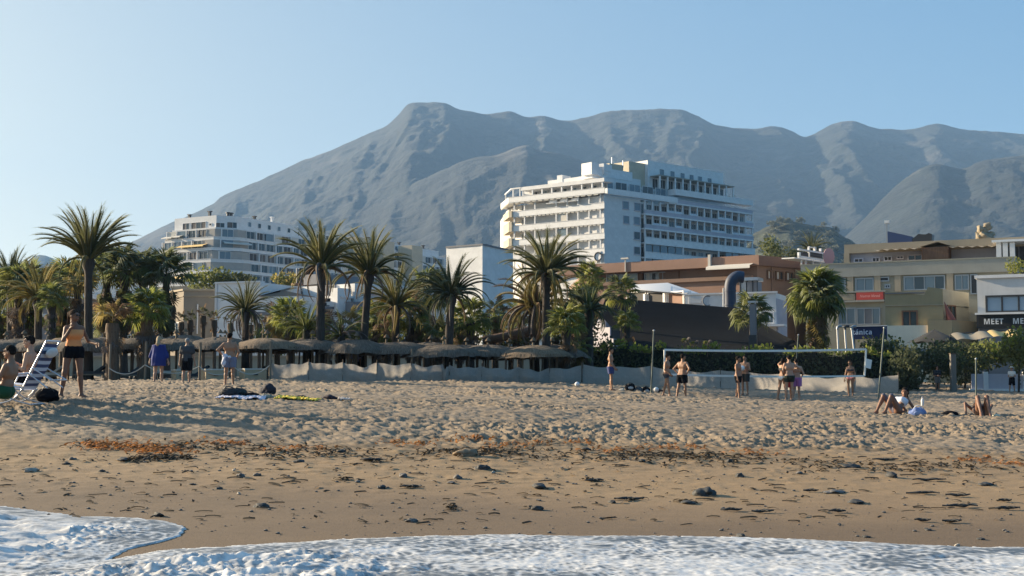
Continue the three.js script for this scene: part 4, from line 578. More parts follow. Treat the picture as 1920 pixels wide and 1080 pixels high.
{
  const g = thing('white_house', 'white low building with brown sloping roof behind the grey skirted palm', 'building'); const L = new Line([[401, 104], [560, 101], [600, 104]]), S = (x) => L.sOf(x), vt = L.vOf(S(430), 531);
  part('wall', prism([L.p[0], L.pt(S(487), 0, 0), L.pt(S(487), 0, -9), V(L.p[0].x, 0, -114)].map((q) => q.setY(0)), 1, vt), B.white, g); part('wing_wall', prism([L.pt(S(487), 0, 0.001), L.p[1], L.p[2], V(L.p[2].x, 0, -113), L.pt(S(487), 0, -8)].map((q) => q.setY(0)), 1, L.vOf(S(520), 556)), B.white, g);
  { const q = [L.pt(S(488), L.vOf(S(488), 556.5), 0.5), L.pt(S(596), L.vOf(S(560), 556.5), 0.5), L.pt(S(500), L.vOf(S(500), 532), -5), L.pt(S(600), L.vOf(S(560), 531), -5)]; part('roof', fromArrays(q.flatMap((p) => [p.x, p.y, p.z]), [0, 1, 3, 0, 3, 2]), M(0.36, 0.21, 0.13, 0.9, { map: streakTex }), g); }
  for (const [a, b] of [[518, 523], [525, 532]]) windowOn(L, g, a, 565, b, 581, { glass: B.dark }); part('corner_trim', L.slab(0.02, 0.22, 1, vt - 0.01, 0.001, 0.07), B.plaster, g); part('coping', L.slab(0, S(487), vt, vt + 0.12, -0.6, 0.1), B.white, g); part('shade_strip', L.bx(496, 584, 560, 590, 0.001, 1.2), B.grey, g);
}
{
  const g = thing('terrace_building', 'grey and white terrace restaurant with faded name board between the palm trunks', 'building'); const L = new Line([[566, 108], [664, 104], [790, 108]]), S = (x) => L.sOf(x);
  part('wall', prism([...L.p, V(L.p[2].x, 0, -118), V(L.p[0].x, 0, -118)], 1, L.vOf(S(640), 533)), B.plaster, g);
  part('tower', L.slab(0.1, S(600), L.vOf(S(590), 533), L.vOf(S(590), 514), -6, 0), B.grey, g);
  part('floor_slab', L.bx(606, 555.5, 663, 559.5, 0.001, 1.4), B.white, g); windowOn(L, g, 611, 534, 629, 555, { panes: 1, glass: B.grey, frame: B.grey });
  const nb = part('name_board', L.bx(610, 561, 658, 572.5, 0.001, 0.5), B.grey, g); const [bg, bm] = boardOn(L, 612, 564.5, 648, 572, 0.506, printTex(512, 110, '#5c5e61', (x, w, h) => { x.fillStyle = '#a9a9a6'; x.font = '74px serif'; x.textAlign = 'center'; x.fillText('PERGOLAS', w / 2, 80); })); part('lettering', bg, bm, nb);
  part('awning', L.bx(610, 573, 655, 580, 0.001, 2.2), B.grey, g); windowOn(L, g, 604, 583, 660, 622, { panes: 4, glass: B.greenGlass, frame: B.galv });
  part('floor_slab', L.bx(604, 580.5, 652, 582, 0.001, 1.6), B.white, g);
  part('pillar', L.bx(648, 540, 661, 625, 0.2, 1.7), B.white, g); part('box_vent', L.bx(644, 566, 656, 575, 1.72, 2.2), B.plaster, g); part('vent_opening', L.bx(645.5, 567.5, 649.5, 573, 2.22, 2.26), B.black, g);
  part('wing_wall', L.slab(L.s[1] + 0.3, L.len, 1, L.vOf(S(700), 537), 0.001, 0.5), B.white, g);
  for (const y of [552, 559, 568]) part('ledge', L.slab(L.s[1] + 0.5, S(740), L.vOf(S(700), y + 1.6), L.vOf(S(700), y), 0.51, 0.72), B.lilac, g);
  part('shade_panel', L.bx(664, 566, 678, 588, 0.9, 1.0), B.grey, g);
}
{
  const g = thing('billboard', 'black billboard with white letters on the terrace roof beside the tall palm', 'sign'); const L = new Line([[556, 120], [584, 120.6]]);
  part('panel', L.bx(560, 503, 586, 530, -0.25, 0), B.black, g); const [bg, bm] = boardOn(L, 560.5, 504, 585.5, 529, 0.006, printTex(256, 256, '#0c0c0d', (x) => { x.fillStyle = '#d9dadb'; x.font = 'bold 78px sans-serif'; x.fillText('JIP', 26, 104); x.font = 'bold 88px sans-serif'; x.fillText('Cars', 8, 210); })); part('lettering', bg, bm, g);
  part('post', L.bx(556, 503, 558, 560, -0.4, -0.2), B.grey, g); part('post', L.bx(582, 530, 584, 560, -0.4, -0.2), B.grey, g); part('plinth', L.bx(548, 531, 600, 535, -0.6, 0.3), B.brickDark, g);
}
{
  const g = thing('white_hut', 'low pale grey hut with flat roof behind the palms on the far left', 'building'); const L = new Line([[50, 108], [150, 106], [196, 110]]), S = (x) => L.sOf(x), vt = L.vOf(S(110), 560);
  part('wall', prism([...L.p, V(L.p[2].x, 0, -116), V(L.p[0].x, 0, -116)], 1, vt), B.grey, g); part('roof_edge', L.slab(-0.2, L.len, vt, vt + 0.35, -6, 0.5), B.white, g); part('band', L.bx(60, 588, 150, 600, 0.001, 0.3), B.plaster, g); windowOn(L, g, 100, 570, 130, 584, { panes: 2 }); part('post', L.bx(66, 562, 70, 610, 0.52, 0.8), B.white, g);
}
{
  const g = thing('promenade_wall', 'long low tan wall running behind the thatched umbrellas', 'wall'); const L = new Line([[-120, 100], [560, 97], [1120, 97]]);
  part('wall', L.slab(0, L.len, 0.6, 2.8, -0.4, 0), B.olive, g); part('coping', L.slab(0, L.len, 2.8, 2.95, -0.5, 0.1), B.tan, g);
}
{
  const g = thing('white_cabin', 'small white cabin with dark doorway at the left end of the black roof', 'cabin'); const L = new Line([[1112, 77], [1144, 75.5], [1162, 78]]), S = (x) => L.sOf(x);
  part('wall', prism([...L.p, V(L.p[2].x, 0, -82), V(L.p[0].x, 0, -82)], 0.6, L.vOf(S(1135), 614)), B.lilac, g);
  { const a = L.pt(S(1119), L.vOf(S(1119), 614), 0.1), b = L.pt(S(1144), L.vOf(S(1144), 614), 0.1), t = L.pt(S(1131), L.vOf(S(1131), 594), 0.1), z = -3; part('gable', fromArrays([a, b, t, a.clone().setZ(a.z + z), b.clone().setZ(b.z + z), t.clone().setZ(t.z + z)].flatMap((p) => [p.x, p.y, p.z]), [0, 1, 2, 1, 4, 2, 4, 5, 2, 0, 2, 3, 3, 2, 5]).toNonIndexed(), B.lilac, g); }
  part('door', L.bx(1146, 614, 1160, 642, 0.001, 0.08), B.dark, g); part('base', L.bx(1118, 636, 1144, 650, 0.001, 0.4), B.lilac, g);
}

// ---------- feather palms ----------
function featherPalm(label, px, d, crownRow, baseRow, o = {}) {
  const top = at(px, crownRow, d), bx = px + (o.lean || 0), b = V(colX(bx, d), 0, -d); b.y = Math.min(ground(b.x, b.z), at(px, baseRow, d).y); 
  const t = thing('palm_tree', label, 'palm tree', b, 0, 'palm trees behind the beach'), R = rng(Math.round(px * 7 + crownRow)), c = top.clone().sub(b), L = o.len;
  part('trunk', trunkGeo(V(0, -0.1, 0), c, o.r0 || 0.22, o.r1 || 0.17, { bulge: o.bulge ?? 0.10, bow: o.bow || 0 }), BARK, t);
  const put1 = (kind, n, lo, hi, mats, s0, s1, name = 'frond') => { for (let k = 0; k < n; k++) { const az = (k + 0.7 * R()) / n * 6.283 + R() * 0.4, e = lerp(lo, hi, R()), m = mats[Math.floor(R() * mats.length)]; put(name, FROND[kind][Math.floor(R() * 4)], m, t, c.clone().add(V(0.10 * Math.cos(az), -0.12 + 0.14 * R(), -0.10 * Math.sin(az))), az, e, (R() - 0.5) * 0.5, L * lerp(s0, s1, R())); } };
  const gm = o.green || [VEG.frond, VEG.frond, VEG.frondB];
  put1('up', Math.round((o.up ?? 16) * 1.1), 1.05, 1.5, gm, 0.86, 1.02); put1('mid', Math.round((o.mid ?? 18) * 1.15), o.lo ?? 0.62, 1.05, gm, 0.9, 1.05); put1('out', o.out ?? 14, 0.15, 0.62, gm, 0.85, 1.0);
  if (o.droop) put1('droop', o.droop, -0.3, 0.35, o.droopM || gm, 0.7, 1.0); if (o.dead) put1('dead', o.dead, -0.5, 0.55, o.deadM || [VEG.dead, VEG.grey], 0.75, 1.05, 'dead_frond');
  if (o.boots) { const g = []; for (let k = 0; k < o.boots; k++) { const a = k * 2.4, h = -0.1 - 0.55 * k / o.boots; g.push(rod(c.clone().add(V(0.1 * Math.cos(a), h - 0.1, 0.1 * Math.sin(a))), c.clone().add(V(0.30 * Math.cos(a), h + 0.22, 0.30 * Math.sin(a))), 0.035, 5)); } part('frond_stub', g, BARKB, t); }
  return t;
}
featherPalm('tallest palm on the left, open crown against pale sky, behind the woman in orange', 166, 60, 484, 690, { len: 2.62, up: 26, mid: 24, out: 3, r0: 0.21, r1: 0.16, bulge: 0.15, dead: 2, deadM: [VEG.frond], droop: 0, lo: 0.7 });
featherPalm('tall dark palm with upright crown and hanging dry midribs, left of the trunk pair', 603, 61, 500, 690, { len: 2.55, up: 18, mid: 16, out: 7, dead: 9, boots: 16, r0: 0.23, r1: 0.18, lean: -4 });
featherPalm('tall slightly leaning palm against the mountain, right of the one with hanging midribs', 692, 63, 512, 690, { len: 2.5, up: 16, mid: 15, out: 10, dead: 5, lean: -16, r0: 0.2, green: [VEG.frond, VEG.frondB, VEG.frond] });
featherPalm('medium palm with dense ragged crown between two taller palms', 742, 66, 573, 690, { len: 2.35, up: 15, mid: 16, out: 12, droop: 5, dead: 6, green: [VEG.frond, VEG.frondB, VEG.frondY] });
featherPalm('dark spreading palm with wide drooping crown in front of the plain pale block', 846, 61, 552, 690, { len: 2.15, up: 11, mid: 16, out: 18, droop: 8, green: [VEG.frond, VEG.dark, VEG.frond], r0: 0.25, dead: 3, lean: -8 });
featherPalm('large full palm with wide crown overlapping the tall white apartment block', 1024, 63.5, 515, 690, { len: 2.5, up: 18, mid: 22, out: 16, droop: 6, dead: 12, deadM: [VEG.frondY, VEG.dead], boots: 14, r0: 0.24 });
featherPalm('browning palm with hanging dry fronds, leaning against the large full palm', 1004, 66, 575, 690, { len: 2.7, up: 6, mid: 14, out: 16, droop: 14, dead: 12, green: [VEG.frondY, VEG.frond, VEG.dead], droopM: [VEG.dead, VEG.frondY] });
featherPalm('small palm with grey skirt of hanging dead fronds in front of the white house', 460, 63, 582, 690, { len: 1.75, up: 12, mid: 14, out: 10, droop: 4, dead: 16, deadM: [VEG.grey, VEG.blueDead], r0: 0.2, r1: 0.15 });
featherPalm('grey green palm at the left edge of the view', 20, 72, 535, 690, { len: 2.3, up: 16, mid: 18, out: 14, droop: 6, green: [VEG.frond, VEG.dark] });
featherPalm('yellowish green palm just right of the palm at the left edge', 72, 68, 562, 690, { len: 2.2, up: 12, mid: 18, out: 14, droop: 6, green: [VEG.frondB, VEG.frondY] });
featherPalm('dark green palm right of the large full palm, in front of the brick building', 1105, 66, 580, 690, { len: 1.9, up: 6, mid: 12, out: 14, droop: 12, green: [VEG.fan, VEG.dark] });
featherPalm('far palm standing behind the rooftop sign', 1522, 150, 470, 560, { len: 2.6, up: 8, mid: 14, out: 12, droop: 6, green: [VEG.dark, VEG.frond] });
featherPalm('low green palm sprouting beside the tall dark palm trunk', 640, 63, 628, 690, { len: 1.6, up: 3, mid: 8, out: 12, droop: 6, green: [VEG.fan, VEG.grey], bulge: 0.02 });
featherPalm('low fresh palm in front of the white house wing', 575, 64, 618, 690, { len: 1.5, up: 10, mid: 12, out: 8, droop: 2, green: [VEG.fan, VEG.fanBright, VEG.mid], bulge: 0.02 });

// ---------- fan palms ----------
function fanPalm(label, px, d, crownRow, o = {}) {
  const top = at(px, crownRow, d), b = V(colX(px + (o.lean || 0), d), 0, -d); b.y = Math.min(ground(b.x, b.z), top.y - 0.5); const t = thing('fan_palm', label, 'palm tree', b, 0, 'palm trees behind the beach'), R = rng(Math.round(px * 3 + crownRow * 5)), c = top.clone().sub(b), s = o.s || 1;
  part('trunk', trunkGeo(V(0, -0.1, 0), c, o.r0 || 0.24, o.r1 || 0.17, { bulge: 0.06 }), o.bark || BARK, t);
  const n = o.n ?? 30, gm = o.green || [VEG.fan];
  for (let k = 0; k < n; k++) { const q = (k + 0.5) / n, e = lerp(1.45, o.low ?? -0.55, q ** 0.9), az = k * 2.399 + R() * 0.5; put('fan_leaf', FAN[k % 4], gm[Math.floor(R() * gm.length)], t, c.clone().add(V(0, 0.25 * (1 - q), 0)), az, e, (R() - 0.5) * 1.1, s * (0.85 + 0.3 * R())); }
  const sk = o.skirt || 0; for (let k = 0; k < sk; k++) { const az = k * 2.399, h = -0.15 - (o.skirtLen ?? 1) * k / sk; put('dead_leaf', FANDEAD[k % 3], (o.deadM || [VEG.dead, VEG.grey])[k % 2], t, c.clone().add(V(0.1 * Math.cos(az), h, -0.1 * Math.sin(az))), az, -1.15 - 0.3 * R(), (R() - 0.5) * 1.6, s * (0.75 + 0.3 * R())); }
  return t;
}
const DARKSK = { green: [VEG.fanDark, VEG.fan, VEG.fanDark], skirt: 40, skirtLen: 2.4, deadM: [VEG.fanDark, VEG.dead], n: 26, s: 1.2, low: -0.35 };
[[200, 78, 520, 'first'], [232, 76, 512, 'second'], [268, 79, 522, 'third'], [312, 76, 516, 'fourth']].forEach(([x, d, y, w]) => fanPalm(`dark fan palm with thick dry skirt, ${w} of four right of the tallest left palm`, x, d, y, DARKSK));
fanPalm('dull green fan palm half hidden left of the tall left palm trunk', 145, 74, 532, { green: [VEG.fan, VEG.frondY], n: 26, s: 1.0, skirt: 12, skirtLen: 1 });
fanPalm('olive fan palm near the left edge with grey skirt', 34, 70, 545, { green: [VEG.fan, VEG.mid, VEG.yellow], n: 30, s: 1.0, skirt: 22, skirtLen: 1.4, deadM: [VEG.grey, VEG.dead] });
fanPalm('small bright fan palm on a short trunk behind the striped chair', 97, 66, 566, { green: [VEG.fanBright, VEG.fan], n: 22, s: 0.62, skirt: 14, skirtLen: 0.8, deadM: [VEG.grey, VEG.fanDark], r0: 0.22, r1: 0.16 });
fanPalm('bright green fan palm with brown skirt above the walker in blue', 277, 59, 588, { green: [VEG.fanBright, VEG.bright, VEG.fan], n: 30, s: 0.85, skirt: 22, skirtLen: 1.1, deadM: [VEG.dead, VEG.grey], r0: 0.30, r1: 0.22, lean: -10, bark: BARKB });
fanPalm('nearly leafless fan palm with brown frond stubs near the rope post', 211, 58, 606, { green: [VEG.dead, VEG.frondY], n: 8, s: 0.75, skirt: 12, skirtLen: 0.6, r0: 0.30, r1: 0.24, bark: BARKB, low: 0.4 });
fanPalm('small bright fan palm in front of the black roof', 1176, 72, 612, { green: [VEG.fanBright, VEG.yellow], n: 20, s: 0.6, low: -0.2, skirt: 6, skirtLen: 0.4, r0: 0.14, r1: 0.11 });
fanPalm('bright young fan palm right of the large full palm trunk', 1062, 61, 618, { green: [VEG.fanBright, VEG.yellow, VEG.fan], n: 26, s: 0.8, low: -0.2, skirt: 12, skirtLen: 0.7, r0: 0.2 });
fanPalm('big bushy fan palm with long brown skirt in front of the concrete building', 1532, 74, 560, { green: [VEG.fan, VEG.fanBright, VEG.fan], n: 60, s: 1.25, skirt: 60, skirtLen: 2.1, deadM: [VEG.dead, VEG.frondY], r0: 0.34, r1: 0.26, low: -0.9 });
fanPalm('small palm behind the square metal chimney', 1409, 79, 590, { green: [VEG.fan, VEG.mid], n: 26, s: 0.95, low: -0.6, r0: 0.15, r1: 0.12 });
fanPalm('small dark fan palm before the white gabled pavilion', 1166, 84, 553, { green: [VEG.fanDark, VEG.fan, VEG.yellow], n: 24, s: 0.85, low: -0.6, r0: 0.15, r1: 0.12 });
fanPalm('bright tufted fan palm left of the black roof at the brick wall', 1106, 80, 528, { green: [VEG.fanBright, VEG.yellow, VEG.fan], n: 24, s: 0.8, low: -0.7, skirt: 8, r0: 0.16 });
fanPalm('young fan palm with yellow leaves between the two middle palm trunks', 706, 70, 604, { green: [VEG.fanBright, VEG.fan, VEG.yellow], n: 26, s: 0.85, skirt: 16, skirtLen: 0.9 });
fanPalm('young fan palm with orange dry leaves right of the medium ragged palm', 770, 69, 600, { green: [VEG.fan, VEG.fanBright, VEG.dead], n: 28, s: 0.9, skirt: 18, skirtLen: 1.0 });
fanPalm('young fan palm with bright tips right of the dark spreading palm', 882, 68, 603, { green: [VEG.fanBright, VEG.yellow, VEG.fan], n: 26, s: 0.85, skirt: 18, skirtLen: 0.9 });
fanPalm('bright young fan palm beside the low white house wing', 545, 68, 602, { green: [VEG.fanBright, VEG.bright, VEG.fan], n: 24, s: 0.85, skirt: 10, skirtLen: 0.7 });
fanPalm('dark fan palm behind the medium ragged palm', 800, 74, 560, { green: [VEG.fanDark, VEG.fan], n: 34, s: 1.15, skirt: 24, skirtLen: 1.4 });
fanPalm('dark green fan palm at the left end of the black roof', 1092, 74, 580, { green: [VEG.fanDark, VEG.fan], n: 30, s: 1.0, skirt: 20, skirtLen: 1.2, deadM: [VEG.fanDark, VEG.dead] });
[[340, 604], [357, 600], [381, 592], [402, 600], [432, 606], [470, 609], [486, 607], [503, 612], [518, 606]].forEach(([x, y], k) => { const w = ['first', 'second', 'third', 'fourth', 'fifth', 'sixth', 'seventh', 'eighth', 'ninth'][k]; fanPalm(`stunted little palm stump with dry tuft, ${w} of nine above the thatch`, x, 80, y, { green: [VEG.dead, VEG.fanDark], n: 7, s: 0.36, skirt: 7, skirtLen: 0.35, r0: 0.09, r1: 0.13, bark: BARKB, low: 0.2 }); });

// ---------- shrubs and hedges ----------
function shrub(name, label, px, row, d, rx, ry, rz, mat, o = {}) { const p = at(px, row, d), b = V(p.x, Math.min(ground(p.x, p.z), p.y - ry * 0.6), p.z), t = thing(name, label, o.cat || 'shrub', b, 0, o.group); const h = p.y - b.y; part('stem', rod(V(0, -0.1, 0), V(0.1, h, 0), o.r || 0.06, 6), BARK, t); const f = foliage(o.n || 900, rx, ry, rz, o.leaf || 0.16, Math.round(px * 5 + row), o.hollow); f.translate(0, h, 0); part('foliage', f, mat, t); if (o.tips) { const g = foliage(o.tipN || 220, rx * 1.02, ry * 0.8, rz * 1.02, o.leaf || 0.16, Math.round(px + row * 3), 0.85); g.translate(0, h + ry * 0.3, 0); part('young_leaves', g, o.tips, t); } return t; }
const BUSH = 'low shrubs by the umbrellas';
shrub('shrub', 'yellow green shrub above the thatched roof at the left edge', 12, 606, 78, 1.0, 0.5, 0.8, VEG.yellow, { n: 420, group: BUSH });
shrub('shrub', 'yellow green shrub left of the woman in orange, above the thatch', 60, 606, 78, 0.95, 0.5, 0.8, VEG.bright, { n: 420, tips: VEG.yellow, group: BUSH });
shrub('tree', 'dark low tree behind the palms at the far left', 10, 605, 90, 2.4, 1.3, 2.0, VEG.dark, { n: 900, cat: 'tree', leaf: 0.26, group: 'dark trees' });
shrub('tree', 'small dark round tree between the yellowish palm and the tall left palm', 114, 560, 94, 1.1, 1.1, 1.2, VEG.dark, { n: 500, cat: 'tree', leaf: 0.24, group: 'dark trees' });
fanPalm('dark fan palm at the far left behind the olive one', 55, 78, 540, DARKSK); fanPalm('dark fan palm left of the tall left palm trunk, farther back', 118, 82, 535, DARKSK); fanPalm('dark fan palm cut by the left edge', -6, 76, 560, DARKSK);
shrub('tree', 'dark green tree under the left apartment complex, left one', 392, 528, 130, 2.6, 1.4, 2.0, VEG.mid, { n: 800, cat: 'tree', leaf: 0.3, tips: VEG.yellow });
shrub('tree', 'low tree under the left apartment complex, just left of the grey skirted palm', 438, 532, 130, 2.2, 1.1, 2.0, VEG.dark, { n: 700, cat: 'tree', leaf: 0.3 });
shrub('tree', 'low tree with dry tips on the terrace left of the black billboard', 540, 528, 124, 1.5, 0.8, 1.4, VEG.mid, { n: 500, cat: 'tree', leaf: 0.24, tips: VEG.frondY });
for (const [k, x, y, d, rx, ry, m, tp, w] of [[0, 520, 640, 74, 1.2, 0.9, VEG.mid, VEG.bright, 'left of the tall dark palm trunk'], [1, 668, 640, 73, 1.1, 0.8, VEG.mid, VEG.dead, 'right of the tall dark palm trunk'], [2, 735, 632, 74, 1.4, 1.0, VEG.mid, VEG.bright, 'beneath the medium ragged palm'], [3, 800, 630, 75, 1.5, 1.1, VEG.mid, VEG.yellow, 'left of the dark spreading palm trunk'], [4, 905, 618, 76, 1.5, 1.1, VEG.mid, VEG.bright, 'right of the dark spreading palm trunk'], [5, 955, 608, 80, 1.6, 1.2, VEG.dark, null, 'above the fallen palm trunk'], [6, 1085, 622, 72, 1.2, 1.3, VEG.dark, VEG.dead, 'right of the bright young fan palm'], [7, 1120, 655, 70, 1.3, 0.9, VEG.dark, null, 'at the left end of the hedge']]) shrub('shrub', `mixed green shrub ${w}`, x, y, d, rx, ry, 1.0, m, { n: 700, tips: tp, group: BUSH });
shrub('tree', 'dark conifer behind the right end of the brick building', 1447, 468, 180, 1.6, 1.9, 1.5, VEG.mid, { n: 500, cat: 'tree', leaf: 0.35 });
shrub('tree', 'dark bush beside the rooftop sign on the brick building', 1480, 480, 150, 2.4, 1.1, 1.5, VEG.dark, { n: 500, cat: 'tree', leaf: 0.3 });
shrub('shrub', 'yellow green bush on the terrace at the right edge, above the white restaurant', 1912, 505, 100, 0.9, 0.8, 0.8, VEG.yellow, { n: 420 });
// long clipped hedge behind the mesh fence
{
  const t = thing('hedge', 'long dark clipped hedge behind the volleyball net', 'hedge'), gs = [], tips = [], core = []; const R = rng(8);
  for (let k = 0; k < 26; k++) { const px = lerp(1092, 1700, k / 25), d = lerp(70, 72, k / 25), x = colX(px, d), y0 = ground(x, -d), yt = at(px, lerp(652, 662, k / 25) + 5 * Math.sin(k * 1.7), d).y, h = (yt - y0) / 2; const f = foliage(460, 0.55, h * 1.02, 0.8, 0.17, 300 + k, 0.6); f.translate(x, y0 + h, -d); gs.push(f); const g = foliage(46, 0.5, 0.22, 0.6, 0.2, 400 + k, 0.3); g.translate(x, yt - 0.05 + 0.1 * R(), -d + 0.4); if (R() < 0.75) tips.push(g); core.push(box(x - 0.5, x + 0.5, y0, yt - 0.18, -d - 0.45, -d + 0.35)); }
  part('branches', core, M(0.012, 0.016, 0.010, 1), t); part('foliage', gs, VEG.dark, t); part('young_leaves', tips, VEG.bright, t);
}
for (const [x, y, d, rx, ry, m, tp, w, n] of [[1700, 694, 70, 1.0, 1.35, VEG.dark, null, 'just right of the net pole', 1100], [1755, 682, 72, 1.6, 1.25, VEG.dark, VEG.mid, 'left of the wide grey post', 1500], [1808, 684, 74, 1.5, 1.3, VEG.dark, VEG.mid, 'right of the wide grey post', 1500], [1850, 668, 76, 1.4, 0.85, VEG.mid, VEG.bright, 'above the low white wall', 1200], [1908, 656, 70, 0.85, 1.15, VEG.mid, VEG.bright, 'with bright leaves at the right edge', 1200], [1655, 662, 73, 1.4, 0.9, VEG.dark, VEG.mid, 'behind the right net pole', 900], [1940, 690, 72, 1.2, 1.7, VEG.dark, null, 'cut by the right edge', 900]]) shrub('shrub', `large leafy shrub ${w}`, x, y, d, rx, ry, 1.2, m, { n, tips: tp, tipN: 260, leaf: 0.18, group: 'large shrubs on the right' });
// white stalked plants over the hedge
for (const [x, y, k] of [[1286, 640, 'left'], [1301, 646, 'middle'], [1326, 645, 'right']]) { const p = at(x, y, 69.4), t = thing('garden_plant', `pale stalked plant rising over the hedge, ${k} of three`, 'plant', V(p.x, p.y - 0.7, p.z), 0, 'pale stalked plants over the hedge'); for (let j = 0; j < 5; j++) { const a = j * 1.3; put('leaf', FAN[j % 4], j % 2 ? VEG.yellow : VEG.grey, t, V(0, 0.55, 0), a, 1.1, 0.4, 0.3); } part('stem', rod(V(0, 0, 0), V(0.04, 0.62, 0), 0.02), BARKB, t); }
{ const t = thing('fallen_trunk', 'thick brown leaning palm trunk lying above the thatched roofs', 'fallen trunk'); part('trunk', trunkGeo(at(905, 640, 70), at(1012, 617, 70), 0.24, 0.30, { bulge: 0.05, flare: 0.1 }), M(0.17, 0.10, 0.065, 0.95, { map: barkTex, bumpMap: barkTex, bumpScale: 0.03 }), t); part('prop', rod(at(925, 640, 70), V(colX(925, 70), 1.1, -70), 0.08), BARK, t); part('prop', rod(at(1000, 622, 70), V(colX(1000, 70), 1.1, -70), 0.08), BARK, t); }

for (const [x, y, d, w] of [[520, 610, 70, 'left of the low fresh palm'], [612, 630, 69, 'at the foot of the tall dark palm'], [655, 620, 71, 'between the two tall palms'], [725, 628, 68, 'under the medium ragged palm'], [785, 622, 70, 'left of the dark spreading palm'], [820, 640, 68, 'touching the dark spreading palm trunk'], [862, 628, 70, 'right of the dark spreading palm trunk'], [930, 600, 72, 'above the fallen trunk'], [975, 600, 74, 'behind the browning palm'], [1042, 640, 66, 'right of the large full palm trunk'], [1080, 660, 65, 'near the hedge end']]) fanPalm(`young brown fan palm with drooping dry leaves ${w}`, x, d, y - 6, { green: [VEG.dead, VEG.frondY, VEG.fan], n: 16, s: 0.72, low: -0.9, skirt: 16, skirtLen: 0.9, r0: 0.16, r1: 0.12, bark: BARKB });
for (const [x, y, d, rx, ry, w] of [[560, 628, 76, 1.6, 0.9, 'left of the tall dark palm'], [700, 636, 77, 1.6, 0.8, 'between the middle palms'], [840, 632, 78, 1.7, 0.9, 'behind the dark spreading palm'], [960, 640, 74, 1.6, 0.7, 'below the fallen trunk'], [1050, 600, 80, 1.5, 1.5, 'behind the large full palm'], [250, 610, 84, 2.6, 1.4, 'below the four dark fan palms'], [150, 600, 86, 1.6, 1.0, 'behind the tall left palm trunk']]) shrub('shrub', `dark tangled undergrowth ${w}`, x, y, d, rx, ry, 1.2, VEG.dark, { n: 800, tips: VEG.dead, group: BUSH, leaf: 0.2 });
// wooded hillside behind the brick building, too many crowns to count
{
  const g = foliage(150, 4.2, 3.6, 4.2, 1.7, 808, 0.3), R = rng(61), n = 460, m = new THREE.InstancedMesh(g, LEAF(0.15, 0.155, 0.11, 0.2), n), q = new THREE.Matrix4(); const hill = scene.children.find((o) => o.name === 'hill').geometry.attributes.position;
  for (let k = 0; k < n; k++) { let i; do { i = Math.floor(R() * hill.count); } while (hill.getY(i) < 40); q.makeScale(0.6 + R(), 0.5 + 0.8 * R(), 0.6 + R()); q.setPosition(hill.getX(i) + (R() - 0.5) * 6, hill.getY(i) + 2, hill.getZ(i) + (R() - 0.5) * 6); m.setMatrixAt(k, q); }
  m.name = 'hillside_wood'; m.userData.kind = 'stuff'; shade(m); scene.add(m);
}

// ---------- thatched umbrellas ----------
const thatchTex = dataTex(256, (u, v) => 0.55 + 0.30 * vn(u * 120, v * 10) + 0.2 * fbm(u * 20, v * 6, 3)), THATCH = M(0.215, 0.168, 0.125, 0.95, { map: thatchTex, bumpMap: thatchTex, bumpScale: 0.02 }), THATCHB = M(0.30, 0.21, 0.13, 0.95, { map: thatchTex });
function thatchRoof(r, h, seed) { const n = 40, m = 6, pos = [], idx = [], uv = [], R = rng(seed); for (let j = 0; j <= m; j++) for (let i = 0; i <= n; i++) { const t = j / m, a = (i % n) / n * 6.283, rr = r * (0.04 + 0.96 * t) * (1 + 0.03 * vn(Math.cos(a) * 4 + seed, Math.sin(a) * 4)), y = h * (1 - t ** 1.9) - 0.05 * (j % 2) * t + 0.03 * vn(i * 1.3, j + seed) - (j === m ? 0.10 + 0.10 * h2(i % n, seed) : 0); pos.push(Math.cos(a) * rr, y, Math.sin(a) * rr); uv.push(i / n * 6, t * 1.2); } for (let j = 0; j < m; j++) for (let i = 0; i < n; i++) { const a = j * (n + 1) + i; idx.push(a, a + 1, a + n + 1, a + 1, a + n + 2, a + n + 1); }
  const st = []; for (let k = 0; k < 150; k++) { const a = R() * 6.283, b = pos.length / 3, r1 = r * (0.93 + 0.07 * R()), r2 = r * (1.0 + 0.05 * R()), y1 = 0.02, y2 = -0.16 - 0.14 * R(), w = 0.02 / r; for (const [q, rr, y] of [[a - w, r1, y1], [a + w, r1, y1], [a + w * 0.3, r2, y2]]) { pos.push(Math.cos(q) * rr, y, Math.sin(q) * rr); uv.push(q, 1); } idx.push(b, b + 1, b + 2); } return fromArrays(pos, idx, uv); }
const ROOFS = [thatchRoof(1.95, 0.46, 1), thatchRoof(2.05, 0.42, 2), thatchRoof(1.9, 0.50, 3)];
